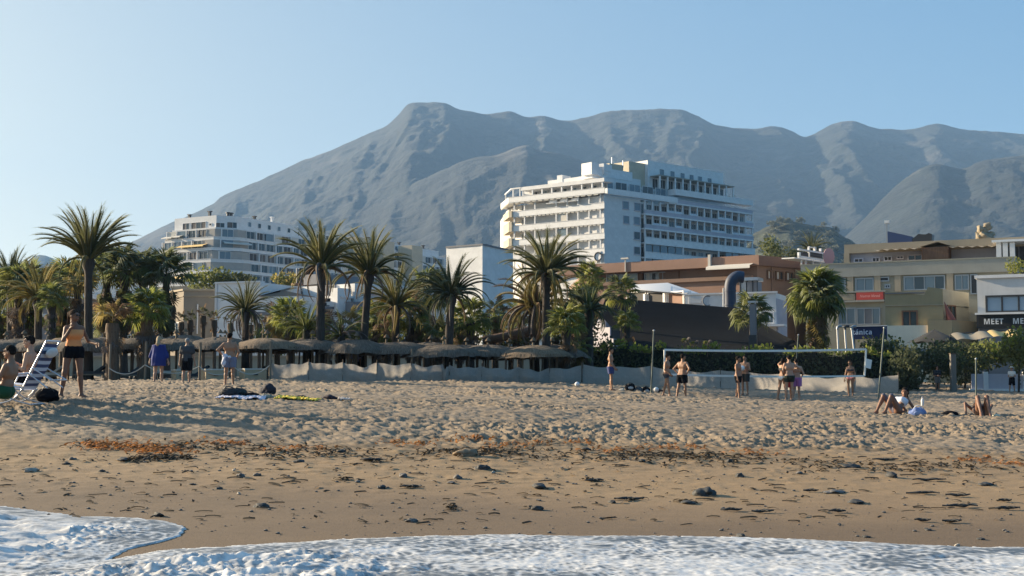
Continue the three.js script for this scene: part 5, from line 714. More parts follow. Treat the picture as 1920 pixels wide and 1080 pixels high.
{
  const R = rng(41), rows = [[61, 14, 1024, 13], [64.5, -30, 1030, 15]];
  const word = ['front', 'back'], ORD = ['first', 'second', 'third', 'fourth', 'fifth', 'sixth', 'seventh', 'eighth', 'ninth', 'tenth', 'eleventh', 'twelfth', 'thirteenth', 'fourteenth', 'fifteenth', 'sixteenth'];
  rows.forEach(([d, a, b, n], r) => { for (let k = 0; k < n; k++) {
    const px = r ? lerp(a, b, k / (n - 1)) + (R() - 0.5) * 16 : [10, 88, 168, 246, 330, 412, 500, 585, 668, 748, 832, 915, 1000][k], dd = d + (R() - 0.5) * 1.2, x = colX(px, dd), y = ground(x, -dd), rim = at(px, linear([[0, 655], [300, 650], [600, 654], [760, 660], [1000, 668]], px) + (R() - 0.5) * 4 - r * 2, dd).y - y;
    const t = thing('beach_umbrella', `thatched umbrella in the ${word[r]} row, ${ORD[k]} from the left edge`, 'umbrella', V(x, y, -dd), R() * 6, 'thatched umbrellas in rows');
    const c = part('canopy', ROOFS[k % 3], h2(k, r) > 0.85 ? THATCHB : THATCH, t); c.position.y = rim; c.rotation.z = (R() - 0.5) * 0.06; part('pole', rod(V(0, -0.1, 0), V(0, rim + 0.6, 0), 0.055, 8), WOODP, t); const cap = part('cap', new THREE.ConeGeometry(0.16, 0.2, 10), THATCHB, t); cap.position.y = rim + ROOFS[k % 3].boundingBox?.max.y || rim + 0.78;
  } });
}
// timber poles standing among the umbrellas
{ const R = rng(52); for (let k = 0; k < 34; k++) { const px = lerp(505, 1045, k / 33) + (R() - 0.5) * 12, d = lerp(59, 64, R()), x = colX(px, d), y = ground(x, -d), h = at(px, 648 + 10 * R() + (px - 500) * 0.02, d).y - y; const t = part(numbered('timber_pole'), rod(V(0, -0.1, 0), V((R() - 0.5) * 0.1, h, 0), 0.045 + 0.02 * R(), 8), R() < 0.5 ? WOODP : BARKB, scene); t.position.set(x, y, -d); tag(t, 'slim timber pole among the thatched umbrellas behind the mesh fence', 'pole', 'timber poles among the umbrellas'); } }
// sunbeds under the umbrellas, left
{
  const bed = (label, px, d, l, m, turn = 0.1, h = 0.32) => { const x = colX(px, d), y = ground(x, -d), t = thing('sunbed', label, 'sunbed', V(x, y, -d), turn, 'sunbeds under the thatched umbrellas'); part('mattress', box(-l / 2, l / 2, h, h + 0.12, -0.32, 0.32), m, t); part('frame', box(-l / 2, l / 2, h - 0.07, h - 0.003, -0.33, 0.33), WOODP, t); for (const [a, b] of [[-1, -1], [-1, 1], [1, -1], [1, 1]]) part('leg', box(a * (l / 2 - 0.1) - 0.03, a * (l / 2 - 0.1) + 0.03, -0.05, h - 0.073, b * 0.28 - 0.03, b * 0.28 + 0.03), WOODP, t); const hd = part('headrest', box(-0.35, 0.35, 0, 0.1, -0.32, 0.32), m, t); hd.position.set(l / 2 - 0.25, h + 0.22, 0); hd.rotation.z = 0.6; };
  const dk = M(0.05, 0.055, 0.06, 0.8), wt = M(0.62, 0.58, 0.5, 0.8), tn = M(0.5, 0.38, 0.24, 0.85);
  [[96, 61, 1.3, wt, 'pale sunbed behind the striped chair'], [172, 60, 1.5, dk, 'dark sunbed right of the woman in orange'], [238, 59, 1.5, dk, 'dark sunbed left of the walker in blue'], [322, 60, 1.5, wt, 'pale topped sunbed between the two walkers'], [360, 59.5, 1.5, dk, 'dark sunbed behind the walker in black'], [480, 62, 1.4, dk, 'dark sunbed left of the mesh fence end'], [20, 62, 1.5, dk, 'dark sunbed at the left edge']].forEach(([px, d, l, m, s]) => bed(s, px, d, l, m));
  const block = (label, px, d, w) => { const x = colX(px, d), y = ground(x, -d), t = thing('storage_box', label, 'box', V(x, y, -d), 0.5, 'sandy storage boxes'); const g = box(-w / 2, w / 2, -0.05, 0.46, -0.45, 0.45); part('body', g, tn, t); part('lid', box(-w / 2 - 0.02, w / 2 + 0.02, 0.463, 0.52, -0.47, 0.47), wt, t); part('handle', box(-0.1, 0.1, 0.22, 0.27, 0.452, 0.48), dk, t); };
  block('sandy coloured box right of the walker in black', 400, 57.5, 0.9); block('sandy coloured box right of the man with the towel', 474, 58, 1.0); block('sandy coloured box left of the walker in black', 336, 58.4, 0.5);
}
// rope with posts
{
  const t = thing('rope_barrier', 'sagging rope strung between wooden posts behind the walkers', 'rope barrier'); const P = [[205, 57.5, 645], [272, 57.2, 640], [374, 57, 642], [441, 57, 640], [506, 57, 640]].map(([px, d, y]) => { const x = colX(px, d), g = ground(x, -d), h = at(px, y, d).y; part('post', rod(V(x, g - 0.1, -d), V(x + 0.03, h, -d), 0.055, 8), WOODP, t); return V(x, g + 0.62, -d + 0.05); });
  for (let k = 0; k < P.length - 1; k++) { const a = P[k], b = P[k + 1], pts = []; for (let j = 0; j <= 8; j++) { const u = j / 8, q = a.clone().lerp(b, u); q.y -= 0.34 * 4 * u * (1 - u); pts.push(q); } part('rope', tube(pts, 0.026, 24, 6), M(0.45, 0.42, 0.36, 0.9), t); }
}
// ---------- mesh fence round the court ----------
{
  const cloth = new THREE.MeshPhysicalMaterial({ color: lin(0.54, 0.50, 0.445), roughness: 0.95, transmission: 0.5, specularIntensity: 0.2, thickness: 0, side: THREE.DoubleSide, map: dataTex(128, (u, v) => 0.82 + 0.14 * vn(u * 64, v * 64, 64) + 0.08 * fbm(u * 6, v * 6, 3, 6)) });
  const run = (label, posts, seed) => { const t = thing('mesh_fence', label, 'fence'), Q = posts.map(([px, d, top]) => { const x = colX(px, d), y = ground(x, -d); return { x, z: -d, y, h: at(px, top, d).y - y }; });
    Q.forEach((q) => part('post', rod(V(q.x, q.y - 0.15, q.z - 0.03), V(q.x + 0.02, q.y + q.h + 0.12, q.z - 0.03), 0.03, 7), BARKB, t));
    for (let k = 0; k < Q.length - 1; k++) { const a = Q[k], b = Q[k + 1], n = 30, m = 10, pos = [], uv = [], idx = [], len = Math.hypot(b.x - a.x, b.z - a.z), sag = 0.10 + 0.16 * h2(k, seed); for (let i = 0; i <= n; i++) for (let j = 0; j <= m; j++) { const u = i / n, v = j / m, x = lerp(a.x, b.x, u), z0 = lerp(a.z, b.z, u), g = lerp(a.y, b.y, u), h = lerp(a.h, b.h, u) - sag * 4 * u * (1 - u) * (0.7 + 0.3 * Math.sin(u * 9 + k)); const bow = 0.22 * Math.sin(Math.PI * u) * Math.sin(Math.PI * Math.min(1, v * 0.8 + 0.2)) + 0.03 * fbm(u * 5 + k * 7, v * 4, 3) + 0.04 * Math.sin(u * 22 + v * 2 + k) * (1 - u) * u * 2; pos.push(x, g - 0.06 + (h + 0.06) * v + 0.0, z0 + bow); uv.push(x, v); if (i && j) { const c = i * (m + 1) + j; idx.push(c - m - 2, c, c - m - 1, c - m - 2, c - 1, c); } } part('fabric_panel', fromArrays(pos, idx, uv), cloth, t); } };
  run('sagging grey mesh fence with sunlit patches in front of the thatched umbrellas', [[508, 57.2, 680], [578, 57.4, 678], [642, 57.6, 679], [706, 57.8, 680], [770, 58, 681], [830, 58.2, 683], [842, 58.2, 684], [903, 58.5, 686], [973, 58.8, 688], [1030, 59, 690], [1090, 59.3, 685]], 3);
  run('grey mesh fence behind the volleyball players', [[1092, 59.4, 683], [1220, 60.5, 686], [1350, 62, 694], [1490, 64, 700], [1600, 66, 705], [1684, 67, 703]], 9);
}
// ---------- volleyball net ----------
{
  const d0 = 53, d1 = 56.5, A = (px, y, t = 0) => at(px, y, lerp(d0, d1, t)), t = thing('volleyball_net', 'white edged volleyball net across the court', 'net'), band = M(0.78, 0.78, 0.72, 0.7), n = 24;
  const edge = (y0, y1, x0, x1, sag) => { const pts = []; for (let k = 0; k <= n; k++) { const u = k / n, q = A(lerp(x0, x1, u), lerp(y0, y1, u) + sag * 4 * u * (1 - u), u); pts.push(q); } return pts; };
  const top = edge(656, 655, 1246, 1624, 2.5), bot = edge(702, 705, 1246, 1621, 2.5), tape = (pts, h) => { const pos = [], idx = []; pts.forEach((q, k) => { for (const [y, z] of [[-h, -0.012], [h, -0.012], [h, 0.012], [-h, 0.012]]) pos.push(q.x, q.y + y, q.z + z); if (k) for (let j = 0; j < 4; j++) { const a = (k - 1) * 4 + j, b = (k - 1) * 4 + (j + 1) % 4; idx.push(a, b, a + 4, b, b + 4, a + 4); } }); return fromArrays(pos, idx).toNonIndexed(); };
  part('top_band', tape(top, 0.045), band, t); part('bottom_band', tape(bot, 0.04), band, t);
  part('side_band', rod(top[0], bot[0], 0.04), band, t); part('side_band', rod(top[n], bot[n], 0.045), band, t);
  const cords = []; for (let k = 1; k < 96; k++) { const f = k / 96 * n, i = Math.min(n - 1, Math.floor(f)), u = f - i; cords.push(rod(top[i].clone().lerp(top[i + 1], u), bot[i].clone().lerp(bot[i + 1], u), 0.0018, 3)); } for (let j = 1; j < 10; j++) for (let i = 0; i < n; i++) cords.push(rod(top[i].clone().lerp(bot[i], j / 10), top[i + 1].clone().lerp(bot[i + 1], j / 10), 0.0018, 3)); part('netting', cords, M(0.04, 0.04, 0.04, 0.9), t);
  const cd = part('hanging_card', (() => { const b = box(-0.16, 0.16, -0.2, 0.2, -0.01, 0.01); b.rotateZ(-0.2); b.rotateY(0.4); const q = A(1627, 682, 1); b.translate(q.x, q.y, q.z + 0.1); return b; })(), band, t);
  const POLE = M(0.075, 0.10, 0.085, 0.55), pole = (label, px, d, y1, lean, r, group) => { const x = colX(px, d), y = ground(x, -d), h = at(px + lean, y1, d); const o = thing('net_pole', label, 'pole', V(x, y, -d), 0, group), tp = h.clone().sub(V(x, y, -d)); part('shaft', rod(V(0, -0.2, 0), tp, r * 0.85, 10), POLE, o); part('cap', new THREE.SphereGeometry(r * 1.25, 10, 8).translate(tp.x, tp.y, tp.z), B.galv, o); return o; };
  pole('leaning metal pole holding the left end of the net, beside the bags', 1220, 52.5, 620, 6, 0.038); pole('tall metal pole holding the right end of the net', 1645, 54, 615, 13, 0.042); pole('thin leaning metal pole rising behind the huddled players', 1488, 68, 628, 9, 0.035); pole('slim metal pole standing in front of the low white wall', 1829, 46, 673, 1, 0.035);
}
// ---------- right hand wall, posts, small structures ----------
{
  const g = thing('low_wall', 'low white wall with square pillars at the right edge behind the sunbathers', 'wall'); const L = new Line([[1818, 72], [1990, 71]]), S = (x) => L.sOf(x), v = (y) => L.vOf(S(1880), y);
  part('base', L.slab(0, L.len, 0, v(729), -0.3, 0), B.white, g); for (const x of [1847, 1921]) part('pillar', L.slab(S(x) - 0.13, S(x) + 0.13, v(729) + 0.003, v(697), -0.28, -0.02), B.white, g); part('infill', L.slab(0.1, L.len, v(729) + 0.004, v(701), -0.2, -0.12), B.lilac, g);
}
{ const x = colX(1787, 69.5), y = ground(x, -69.5), o = thing('timber_post', 'wide weathered grey post among the shrubs on the right', 'post', V(x, y, -69.5)); part('shaft', box(-0.14, 0.14, -0.2, at(1787, 664, 69.5).y - y, -0.12, 0.12), M(0.22, 0.20, 0.17, 0.9, { map: streakTex }), o); part('top_plate', box(-0.16, 0.16, 0, 0.05, -0.14, 0.14).translate(0, at(1787, 664, 69.5).y - y, 0), BARKB, o); }
{
  const g = thing('name_sign', 'navy blue sign with white letters partly hidden behind the right net pole', 'sign'); const L = new Line([[1596, 82], [1664, 81]]), S = (x) => L.sOf(x);
  part('board', L.bx(1600, 612, 1663, 636, -0.15, 0), B.navy, g); part('top_rail', L.bx(1572, 610.5, 1664, 612, -0.25, 0.1), B.white, g); const [bg, bm] = boardOn(L, 1600.5, 612.6, 1662.5, 635.4, 0.006, printTex(512, 190, '#0c1f4a', (x) => { x.fillStyle = '#c9d4e2'; x.font = 'bold 104px sans-serif'; x.fillText('tánica', -18, 120); })); part('lettering', bg, bm, g);
  for (const x of [1601, 1661]) part('post', L.bx(x, 636, x + 2, 700, -0.1, 0), B.dark, g);
}
for (const [k, x, tl] of [[0, 1570, 2], [1, 1584, 3], [2, 1597, 5]]) { const d = 80, t = thing('vent_pipe', `short white vent pipe with dark hood, ${['left', 'middle', 'right'][k]} of three`, 'pipe', undefined, 0, 'white vent pipes'); const a = at(x + tl, 662, d), b = at(x, 618, d); part('pipe', rod(a, b, 0.055, 10), B.white, t); part('hood', tube([b, b.clone().add(V(0.05, 0.18, 0)), b.clone().add(V(0.28, 0.2, 0))], 0.085, 10, 10), k === 1 ? B.dark : B.galv, t); }
{ const t = thing('black_tarpaulin', 'black sagging tarpaulin roof below the navy sign', 'tarpaulin'); const pos = [], idx = []; const T = [[1585, 660, 80], [1625, 652, 80], [1650, 641, 80], [1672, 640, 80], [1700, 652, 80], [1760, 655, 80]]; T.forEach(([x, y, d], i) => { for (let j = 0; j <= 6; j++) { const q = at(x, y, d), e = at(x, 690, 76), p = q.lerp(e, j / 6); pos.push(p.x, p.y - 0.12 * Math.sin(j / 6 * 3.14), p.z); if (i && j) { const c = i * 7 + j; idx.push(c - 8, c - 1, c, c - 8, c, c - 7); } } }); part('fabric', fromArrays(pos, idx), B.dark, t); part('post', rod(V(colX(1660, 77), 0.5, -77), at(1660, 660, 77), 0.05), B.dark, t); }
{ // folded umbrella and awnings above the shrubs on the right
  const t = thing('large_parasol', 'large brown and black sagging parasol above the shrubs on the right', 'parasol'); const c = at(1752, 620, 84), n = 16, pos = [c.x, c.y + 0.1, c.z], idx = []; for (let i = 0; i <= n; i++) { const a = i / n * 6.283, r = 1.75 * (1 + 0.08 * Math.sin(i * 2.2)); pos.push(c.x + Math.cos(a) * r, c.y - 0.72 - 0.12 * (i % 2), c.z + Math.sin(a) * r); if (i) idx.push(0, i, i + 1); } part('canopy', fromArrays(pos, idx), M(0.03, 0.028, 0.024, 0.9), t); part('pole', rod(V(c.x, 0.5, c.z), c, 0.05), B.dark, t);
  const strip = (label, x0, y0, x1, y1, d, m) => { const g = thing('awning_strip', label, 'awning', undefined, 0, 'awnings above the shrubs on the right'); const a = at(x0, y0, d), b = at(x1, y1, d), pos = [], idx = [], k = 10; for (let i = 0; i <= k; i++) { const u = i / k, q = a.clone().lerp(b, u), s = 0.2 * Math.sin(u * 9.4); pos.push(q.x, q.y + s * 0.4, q.z, q.x, q.y - 0.42 + s * 0.3, q.z + 1.2); if (i) idx.push(i * 2 - 2, i * 2 - 1, i * 2, i * 2 - 1, i * 2 + 1, i * 2); } part('fabric', fromArrays(pos, idx), m, g); part('rail', rod(a, b, 0.03), B.dark, g); for (const q of [a, b]) part('post', rod(V(q.x, 0.5, q.z), q, 0.04), B.dark, g); };
  strip('tan sagging awning between the parasol and the white restaurant', 1782, 626, 1850, 622, 83, B.tan); strip('orange awning strip below the MEET ME sign', 1850, 621, 1905, 619, 84, B.yellow);
}

// ---------- smooth bodies from joined tapered bones ----------
function nets(f, lo, hi, h) {                     // surface of f = 0 on a grid
  const n = [0, 1, 2].map((a) => Math.max(3, Math.ceil((hi[a] - lo[a]) / h) + 1)), [nx, ny, nz] = n, F = new Float32Array(nx * ny * nz);
  const Bk = 5;                                    // blocks that lie clear of the surface are filled with one value
  for (let k = 0; k < nz; k += Bk) for (let j = 0; j < ny; j += Bk) for (let i = 0; i < nx; i += Bk) {
    const k1 = Math.min(nz, k + Bk), j1 = Math.min(ny, j + Bk), i1 = Math.min(nx, i + Bk), c = f(lo[0] + (i + Bk / 2) * h, lo[1] + (j + Bk / 2) * h, lo[2] + (k + Bk / 2) * h), far = Math.abs(c) > h * Bk * 1.5;
    for (let z = k; z < k1; z++) for (let y = j; y < j1; y++) for (let x = i; x < i1; x++) F[(z * ny + y) * nx + x] = far ? c : f(lo[0] + x * h, lo[1] + y * h, lo[2] + z * h);
  }
  const id = new Int32Array(nx * ny * nz).fill(-1), pos = [], nor = [], idx = [], at3 = (i, j, k) => (k * ny + j) * nx + i, C = []; for (let c = 0; c < 8; c++) C.push([c & 1, (c >> 1) & 1, c >> 2]);
  const E = []; for (let a = 0; a < 8; a++) for (let b = a + 1; b < 8; b++) { const d = a ^ b; if (d === 1 || d === 2 || d === 4) E.push([a, b]); }
  for (let k = 0; k < nz - 1; k++) for (let j = 0; j < ny - 1; j++) for (let i = 0; i < nx - 1; i++) {
    const v = C.map(([a, b, c]) => F[at3(i + a, j + b, k + c)]); let neg = 0; for (const q of v) if (q < 0) neg++; if (!neg || neg === 8) continue;
    let x = 0, y = 0, z = 0, m = 0; for (const [a, b] of E) if ((v[a] < 0) !== (v[b] < 0)) { const t = v[a] / (v[a] - v[b]); x += C[a][0] + (C[b][0] - C[a][0]) * t; y += C[a][1] + (C[b][1] - C[a][1]) * t; z += C[a][2] + (C[b][2] - C[a][2]) * t; m++; }
    x = lo[0] + (i + x / m) * h; y = lo[1] + (j + y / m) * h; z = lo[2] + (k + z / m) * h; id[at3(i, j, k)] = pos.length / 3; pos.push(x, y, z);
    const e = h * 0.5, gx = f(x + e, y, z) - f(x - e, y, z), gy = f(x, y + e, z) - f(x, y - e, z), gz = f(x, y, z + e) - f(x, y, z - e), l = Math.hypot(gx, gy, gz) || 1; nor.push(gx / l, gy / l, gz / l);
  }
  for (let k = 1; k < nz - 1; k++) for (let j = 1; j < ny - 1; j++) for (let i = 1; i < nx - 1; i++) {
    const s = F[at3(i, j, k)] < 0, q = (a, b, c, d, flip) => { if (a < 0 || b < 0 || c < 0 || d < 0) return; flip ? idx.push(a, b, c, a, c, d) : idx.push(a, c, b, a, d, c); };
    if (s !== F[at3(i + 1, j, k)] < 0) q(id[at3(i, j - 1, k - 1)], id[at3(i, j, k - 1)], id[at3(i, j, k)], id[at3(i, j - 1, k)], s);
    if (s !== F[at3(i, j + 1, k)] < 0) q(id[at3(i - 1, j, k - 1)], id[at3(i - 1, j, k)], id[at3(i, j, k)], id[at3(i, j, k - 1)], s);
    if (s !== F[at3(i, j, k + 1)] < 0) q(id[at3(i - 1, j - 1, k)], id[at3(i, j - 1, k)], id[at3(i, j, k)], id[at3(i - 1, j, k)], s);
  }
  const g = new THREE.BufferGeometry(); g.setAttribute('position', new THREE.BufferAttribute(new Float32Array(pos), 3)); g.setAttribute('normal', new THREE.BufferAttribute(new Float32Array(nor), 3)); g.setIndex(idx); return g;
}
const smin = (a, b, k) => { const h = Math.max(k - Math.abs(a - b), 0) / k; return Math.min(a, b) - h * h * k * 0.25; };
function bone(a, b, ra, rb) { const dx = b.x - a.x, dy = b.y - a.y, dz = b.z - a.z, l2 = dx * dx + dy * dy + dz * dz || 1e-9; const f = (x, y, z) => { const px = x - a.x, py = y - a.y, pz = z - a.z, t = clamp((px * dx + py * dy + pz * dz) / l2); const ex = px - t * dx, ey = py - t * dy, ez = pz - t * dz; return Math.sqrt(ex * ex + ey * ey + ez * ez) - (ra + (rb - ra) * t); }; f.box = [a, b, Math.max(ra, rb)]; return f; }
function ball(c, rx, ry, rz, yaw = 0) { const cs = Math.cos(yaw), sn = Math.sin(yaw), m = Math.min(rx, ry, rz); const f = (x, y, z) => { const px = x - c.x, py = y - c.y, pz = z - c.z, u = (px * cs - pz * sn) / rx, w = (px * sn + pz * cs) / rz, v = py / ry, l = Math.sqrt(u * u + v * v + w * w); return (l - 1) * m * (l < 1e-6 ? 1 : 1); }; f.box = [c, c, Math.max(rx, ry, rz)]; return f; }
function join(list, k) { return (x, y, z) => { let d = 9; for (const f of list) d = smin(d, f(x, y, z), k); return d; }; }
function bounds(list, pad = 0.06) { const lo = [9, 9, 9], hi = [-9, -9, -9]; for (const f of list) for (const q of [f.box[0], f.box[1]]) ['x', 'y', 'z'].forEach((c, a) => { lo[a] = Math.min(lo[a], q[c] - f.box[2] - pad); hi[a] = Math.max(hi[a], q[c] + f.box[2] + pad); }); return [lo, hi]; }
function ik(a, b, l1, l2, pole) { const d = b.clone().sub(a), L = Math.min(d.length(), (l1 + l2) * 0.999), u = d.clone().normalize(), x = (l1 * l1 - l2 * l2 + L * L) / (2 * L), h = Math.sqrt(Math.max(0, l1 * l1 - x * x)), p = pole.clone().addScaledVector(u, -pole.dot(u)).normalize(); return a.clone().addScaledVector(u, x).addScaledVector(p, h); }
function handBones(w, dir, palmN, side, curl) {    // palm, four unequal bent fingers and a thumb from the side of the palm
  const u = dir.clone().normalize(), n = palmN.clone().addScaledVector(u, -palmN.dot(u)).normalize(), s = u.clone().cross(n).multiplyScalar(side), P = (a, b, c) => w.clone().addScaledVector(u, a).addScaledVector(s, b).addScaledVector(n, c), out = [bone(P(0, 0, 0), P(0.05, -0.018, 0), 0.024, 0.020), bone(P(0, 0, 0), P(0.055, 0.020, 0), 0.024, 0.020), bone(P(0.02, 0, 0), P(0.07, 0, 0), 0.022, 0.019)];
  [[0.030, 0.070], [0.010, 0.078], [-0.010, 0.073], [-0.029, 0.058]].forEach(([b, l]) => { let q = P(0.082, b, 0), a = curl * 0.35; for (const [f, r] of [[0.45, 0.0095], [0.32, 0.0085], [0.23, 0.0075]]) { a += curl; const e = q.clone().addScaledVector(u, Math.cos(a) * l * f).addScaledVector(n, Math.sin(a) * l * f).addScaledVector(s, b * 0.06); out.push(bone(q, e, r, r * 0.92)); q = e; } });
  const t0 = P(0.02, 0.028, 0.004), t1 = P(0.052, 0.052, 0.014 + 0.02 * curl), t2 = P(0.080, 0.058, 0.022 + 0.04 * curl); out.push(bone(t0, t1, 0.013, 0.011), bone(t1, t2, 0.0105, 0.009)); return out;
}
const SKIN = { tan: M(0.30, 0.155, 0.088, 0.6), brown: M(0.20, 0.095, 0.055, 0.58), fair: M(0.40, 0.235, 0.155, 0.62), warm: M(0.35, 0.185, 0.105, 0.62) };
const HAIR = { dark: M(0.014, 0.010, 0.008, 0.9, { specularIntensity: 0.3 }), brown: M(0.05, 0.028, 0.017, 0.9, { specularIntensity: 0.3 }), fair: M(0.34, 0.26, 0.16, 0.85), grey: M(0.24, 0.22, 0.20, 0.85) };
function person(label, px, d, o) {
  const base = o.at || stand(px, d), t = thing('person', label, 'person', base, o.yaw || 0, o.group), k = (o.h || 1.75) / 1.75, fem = o.fem ? 1 : 0, fine = o.fine || 1, J = o.j || {};
  const g = (n, def) => (J[n] ? V(...J[n]) : def);
  const P = g('pelvis', V(0, 0.95, 0)), N = g('neck', V(P.x, P.y + 0.50, P.z + (o.lean || 0))), sp = N.clone().sub(P).normalize(), rt = g('right', V(1, 0, 0)).clone(), hipW = 0.088 + 0.006 * fem, shW = 0.185 - 0.03 * fem;
  const fw = rt.clone().cross(sp).normalize(), hipR = g('hipR', P.clone().addScaledVector(rt, hipW)), hipL = g('hipL', P.clone().addScaledVector(rt, -hipW)), C = P.clone().lerp(N, 0.66), Wt = P.clone().lerp(N, 0.28);
  const shAx = g('shoulderAxis', rt), shR = N.clone().addScaledVector(shAx, shW).addScaledVector(sp, -0.055), shL = N.clone().addScaledVector(shAx, -shW).addScaledVector(sp, -0.055);
  const anR = g('ankleR', V(0.11, 0.075, 0)), anL = g('ankleL', V(-0.11, 0.075, 0)), knR = g('kneeR', ik(hipR, anR, 0.43, 0.42, g('kneePoleR', fw))), knL = g('kneeL', ik(hipL, anL, 0.43, 0.42, g('kneePoleL', fw)));
  const wrR = g('wristR', V(0.27, 0.86, 0.05)), wrL = g('wristL', V(-0.27, 0.86, 0.05)), elR = g('elbowR', ik(shR, wrR, 0.285, 0.255, g('elbowPoleR', V(0.5, 0, -1)))), elL = g('elbowL', ik(shL, wrL, 0.285, 0.255, g('elbowPoleL', V(-0.5, 0, -1))));
  const hc = g('head', N.clone().addScaledVector(sp, 0.075).add(V(0, 0.115, 0.02))), hy = o.headYaw || 0, hf = V(Math.sin(hy), o.nod ? -o.nod : 0, Math.cos(hy)).normalize(), hr = V(Math.cos(hy), 0, -Math.sin(hy)), up = V(0, 1, 0);
  const H = (r, u, f) => hc.clone().addScaledVector(hr, r).addScaledVector(up, u).addScaledVector(hf, f), s = o.bulk || 1;
  const toeDir = (a, kn, key) => g(key, fw.clone().setY(0).normalize()), foot = (an, td) => [bone(an.clone().add(V(0, -0.03, 0)).addScaledVector(td, -0.03), an.clone().add(V(0, -0.045, 0)).addScaledVector(td, 0.14), 0.036, 0.027), bone(an, an.clone().add(V(0, -0.03, 0)).addScaledVector(td, 0.07), 0.036, 0.030)];
  const tdR = toeDir(anR, knR, 'toeR'), tdL = toeDir(anL, knL, 'toeL');
  const leg = (hp, kn, an, td) => { const bk = kn.clone().sub(an).normalize(), back = fw.clone().multiplyScalar(-0.018); const c = kn.clone().lerp(an, 0.28).add(back); return [bone(hp, kn, (0.084 + 0.008 * fem) * s, 0.053), bone(kn, an, 0.052, 0.034), bone(c, kn.clone().lerp(an, 0.5).add(back.multiplyScalar(0.6)), 0.050, 0.038), ...foot(an, td)]; };
  const torso = [bone(P.clone().addScaledVector(rt, hipW * 0.8), P.clone().addScaledVector(rt, -hipW * 0.8), 0.100 * s, 0.100 * s), bone(P.clone().addScaledVector(fw, -0.045).addScaledVector(rt, 0.06).addScaledVector(sp, -0.03), P.clone().addScaledVector(fw, -0.045).addScaledVector(rt, -0.06).addScaledVector(sp, -0.03), 0.085 * s, 0.085 * s), bone(Wt.clone().addScaledVector(rt, 0.055), Wt.clone().addScaledVector(rt, -0.055), (0.094 - 0.012 * fem) * s, (0.094 - 0.012 * fem) * s), bone(C.clone().addScaledVector(shAx, 0.085 - 0.012 * fem), C.clone().addScaledVector(shAx, -0.085 + 0.012 * fem), (0.108 - 0.01 * fem) * s, (0.108 - 0.01 * fem) * s), bone(shR.clone().addScaledVector(shAx, -0.03), shL.clone().addScaledVector(shAx, 0.03), 0.060 * s, 0.060 * s), bone(N.clone().addScaledVector(sp, -0.06), N.clone().addScaledVector(sp, 0.01), 0.075, 0.055)];
  if (fem) for (const q of [-1, 1]) torso.push(ball(C.clone().addScaledVector(shAx, q * 0.07).addScaledVector(fw, 0.085).addScaledVector(sp, 0.0), 0.062, 0.062, 0.058));
  const arms = [bone(shR, elR, 0.050 - 0.008 * fem, 0.038 - 0.005 * fem), bone(elR, wrR, 0.038 - 0.004 * fem, 0.025), bone(shL, elL, 0.050 - 0.008 * fem, 0.038 - 0.005 * fem), bone(elL, wrL, 0.038 - 0.004 * fem, 0.025)];
  const legs = [...leg(hipR, knR, anR, tdR), ...leg(hipL, knL, anL, tdL)], neck = bone(N.clone().addScaledVector(sp, -0.02), hc.clone().addScaledVector(up, -0.05).addScaledVector(hf, -0.015), 0.056 - 0.006 * fem, 0.052 - 0.006 * fem);
  const fT = join(torso, 0.07), fA = join(arms, 0.03), fL = join(legs, 0.035), fN = join([neck], 0.03), body = (x, y, z) => smin(smin(smin(fT(x, y, z), fA(x, y, z), 0.028), fL(x, y, z), 0.045), fN(x, y, z), 0.04), all = [...torso, ...arms, ...legs, neck];
  const headB = [ball(H(0, 0.015, -0.012), 0.074, 0.098, 0.092, hy), ball(H(0, -0.055, 0.022), 0.054, 0.056, 0.058, hy), bone(H(0, 0.01, 0.075), H(0, -0.028, 0.098), 0.010, 0.014), bone(H(0, -0.088, 0.048), H(0, -0.094, 0.058), 0.022, 0.020), ball(H(0.075, -0.01, -0.005), 0.014, 0.03, 0.02, hy), ball(H(-0.075, -0.01, -0.005), 0.014, 0.03, 0.02, hy), bone(H(-0.035, 0.028, 0.074), H(0.035, 0.028, 0.074), 0.014, 0.014), bone(H(-0.018, -0.058, 0.078), H(0.018, -0.058, 0.078), 0.008, 0.008), bone(H(0, -0.06, -0.02), H(0, -0.12, -0.03), 0.05, 0.05)], fH = join(headB, 0.022);
  const geos = [nets(body, ...bounds(all), 0.017 * fine), nets(fH, ...bounds(headB), 0.0095 * fine)];
  for (const [w, e, sd, key] of [[wrR, elR, 1, 'R'], [wrL, elL, -1, 'L']]) { const hb = handBones(w, g('hand' + key, w.clone().sub(e)), g('palm' + key, V(-sd, 0, 0.3)), sd, o['curl' + key] ?? 0.28); geos.push(nets(join(hb, 0.008), ...bounds(hb, 0.02), 0.0055 * fine)); }
  const skinM = o.skin || SKIN.tan, bodyMesh = part('body', merge(geos.map((q) => q.scale(k, k, k))), skinM, t);
  // face
  const sub = (name, q, m, par = t) => part(name, q.scale(k, k, k), m, par);
  for (const q of [-1, 1]) { const c = H(q * 0.031, 0.008, 0.078); sub('eye', new THREE.SphereGeometry(0.0095, 8, 6).translate(c.x, c.y, c.z), HAIR.dark); }
  { const m = H(0, -0.058, 0.0865), q = new THREE.SphereGeometry(0.02, 10, 6); q.scale(1, 0.28, 0.3); q.rotateY(hy); q.translate(m.x, m.y, m.z); sub('mouth', q, M(0.30, 0.10, 0.08, 0.5)); }
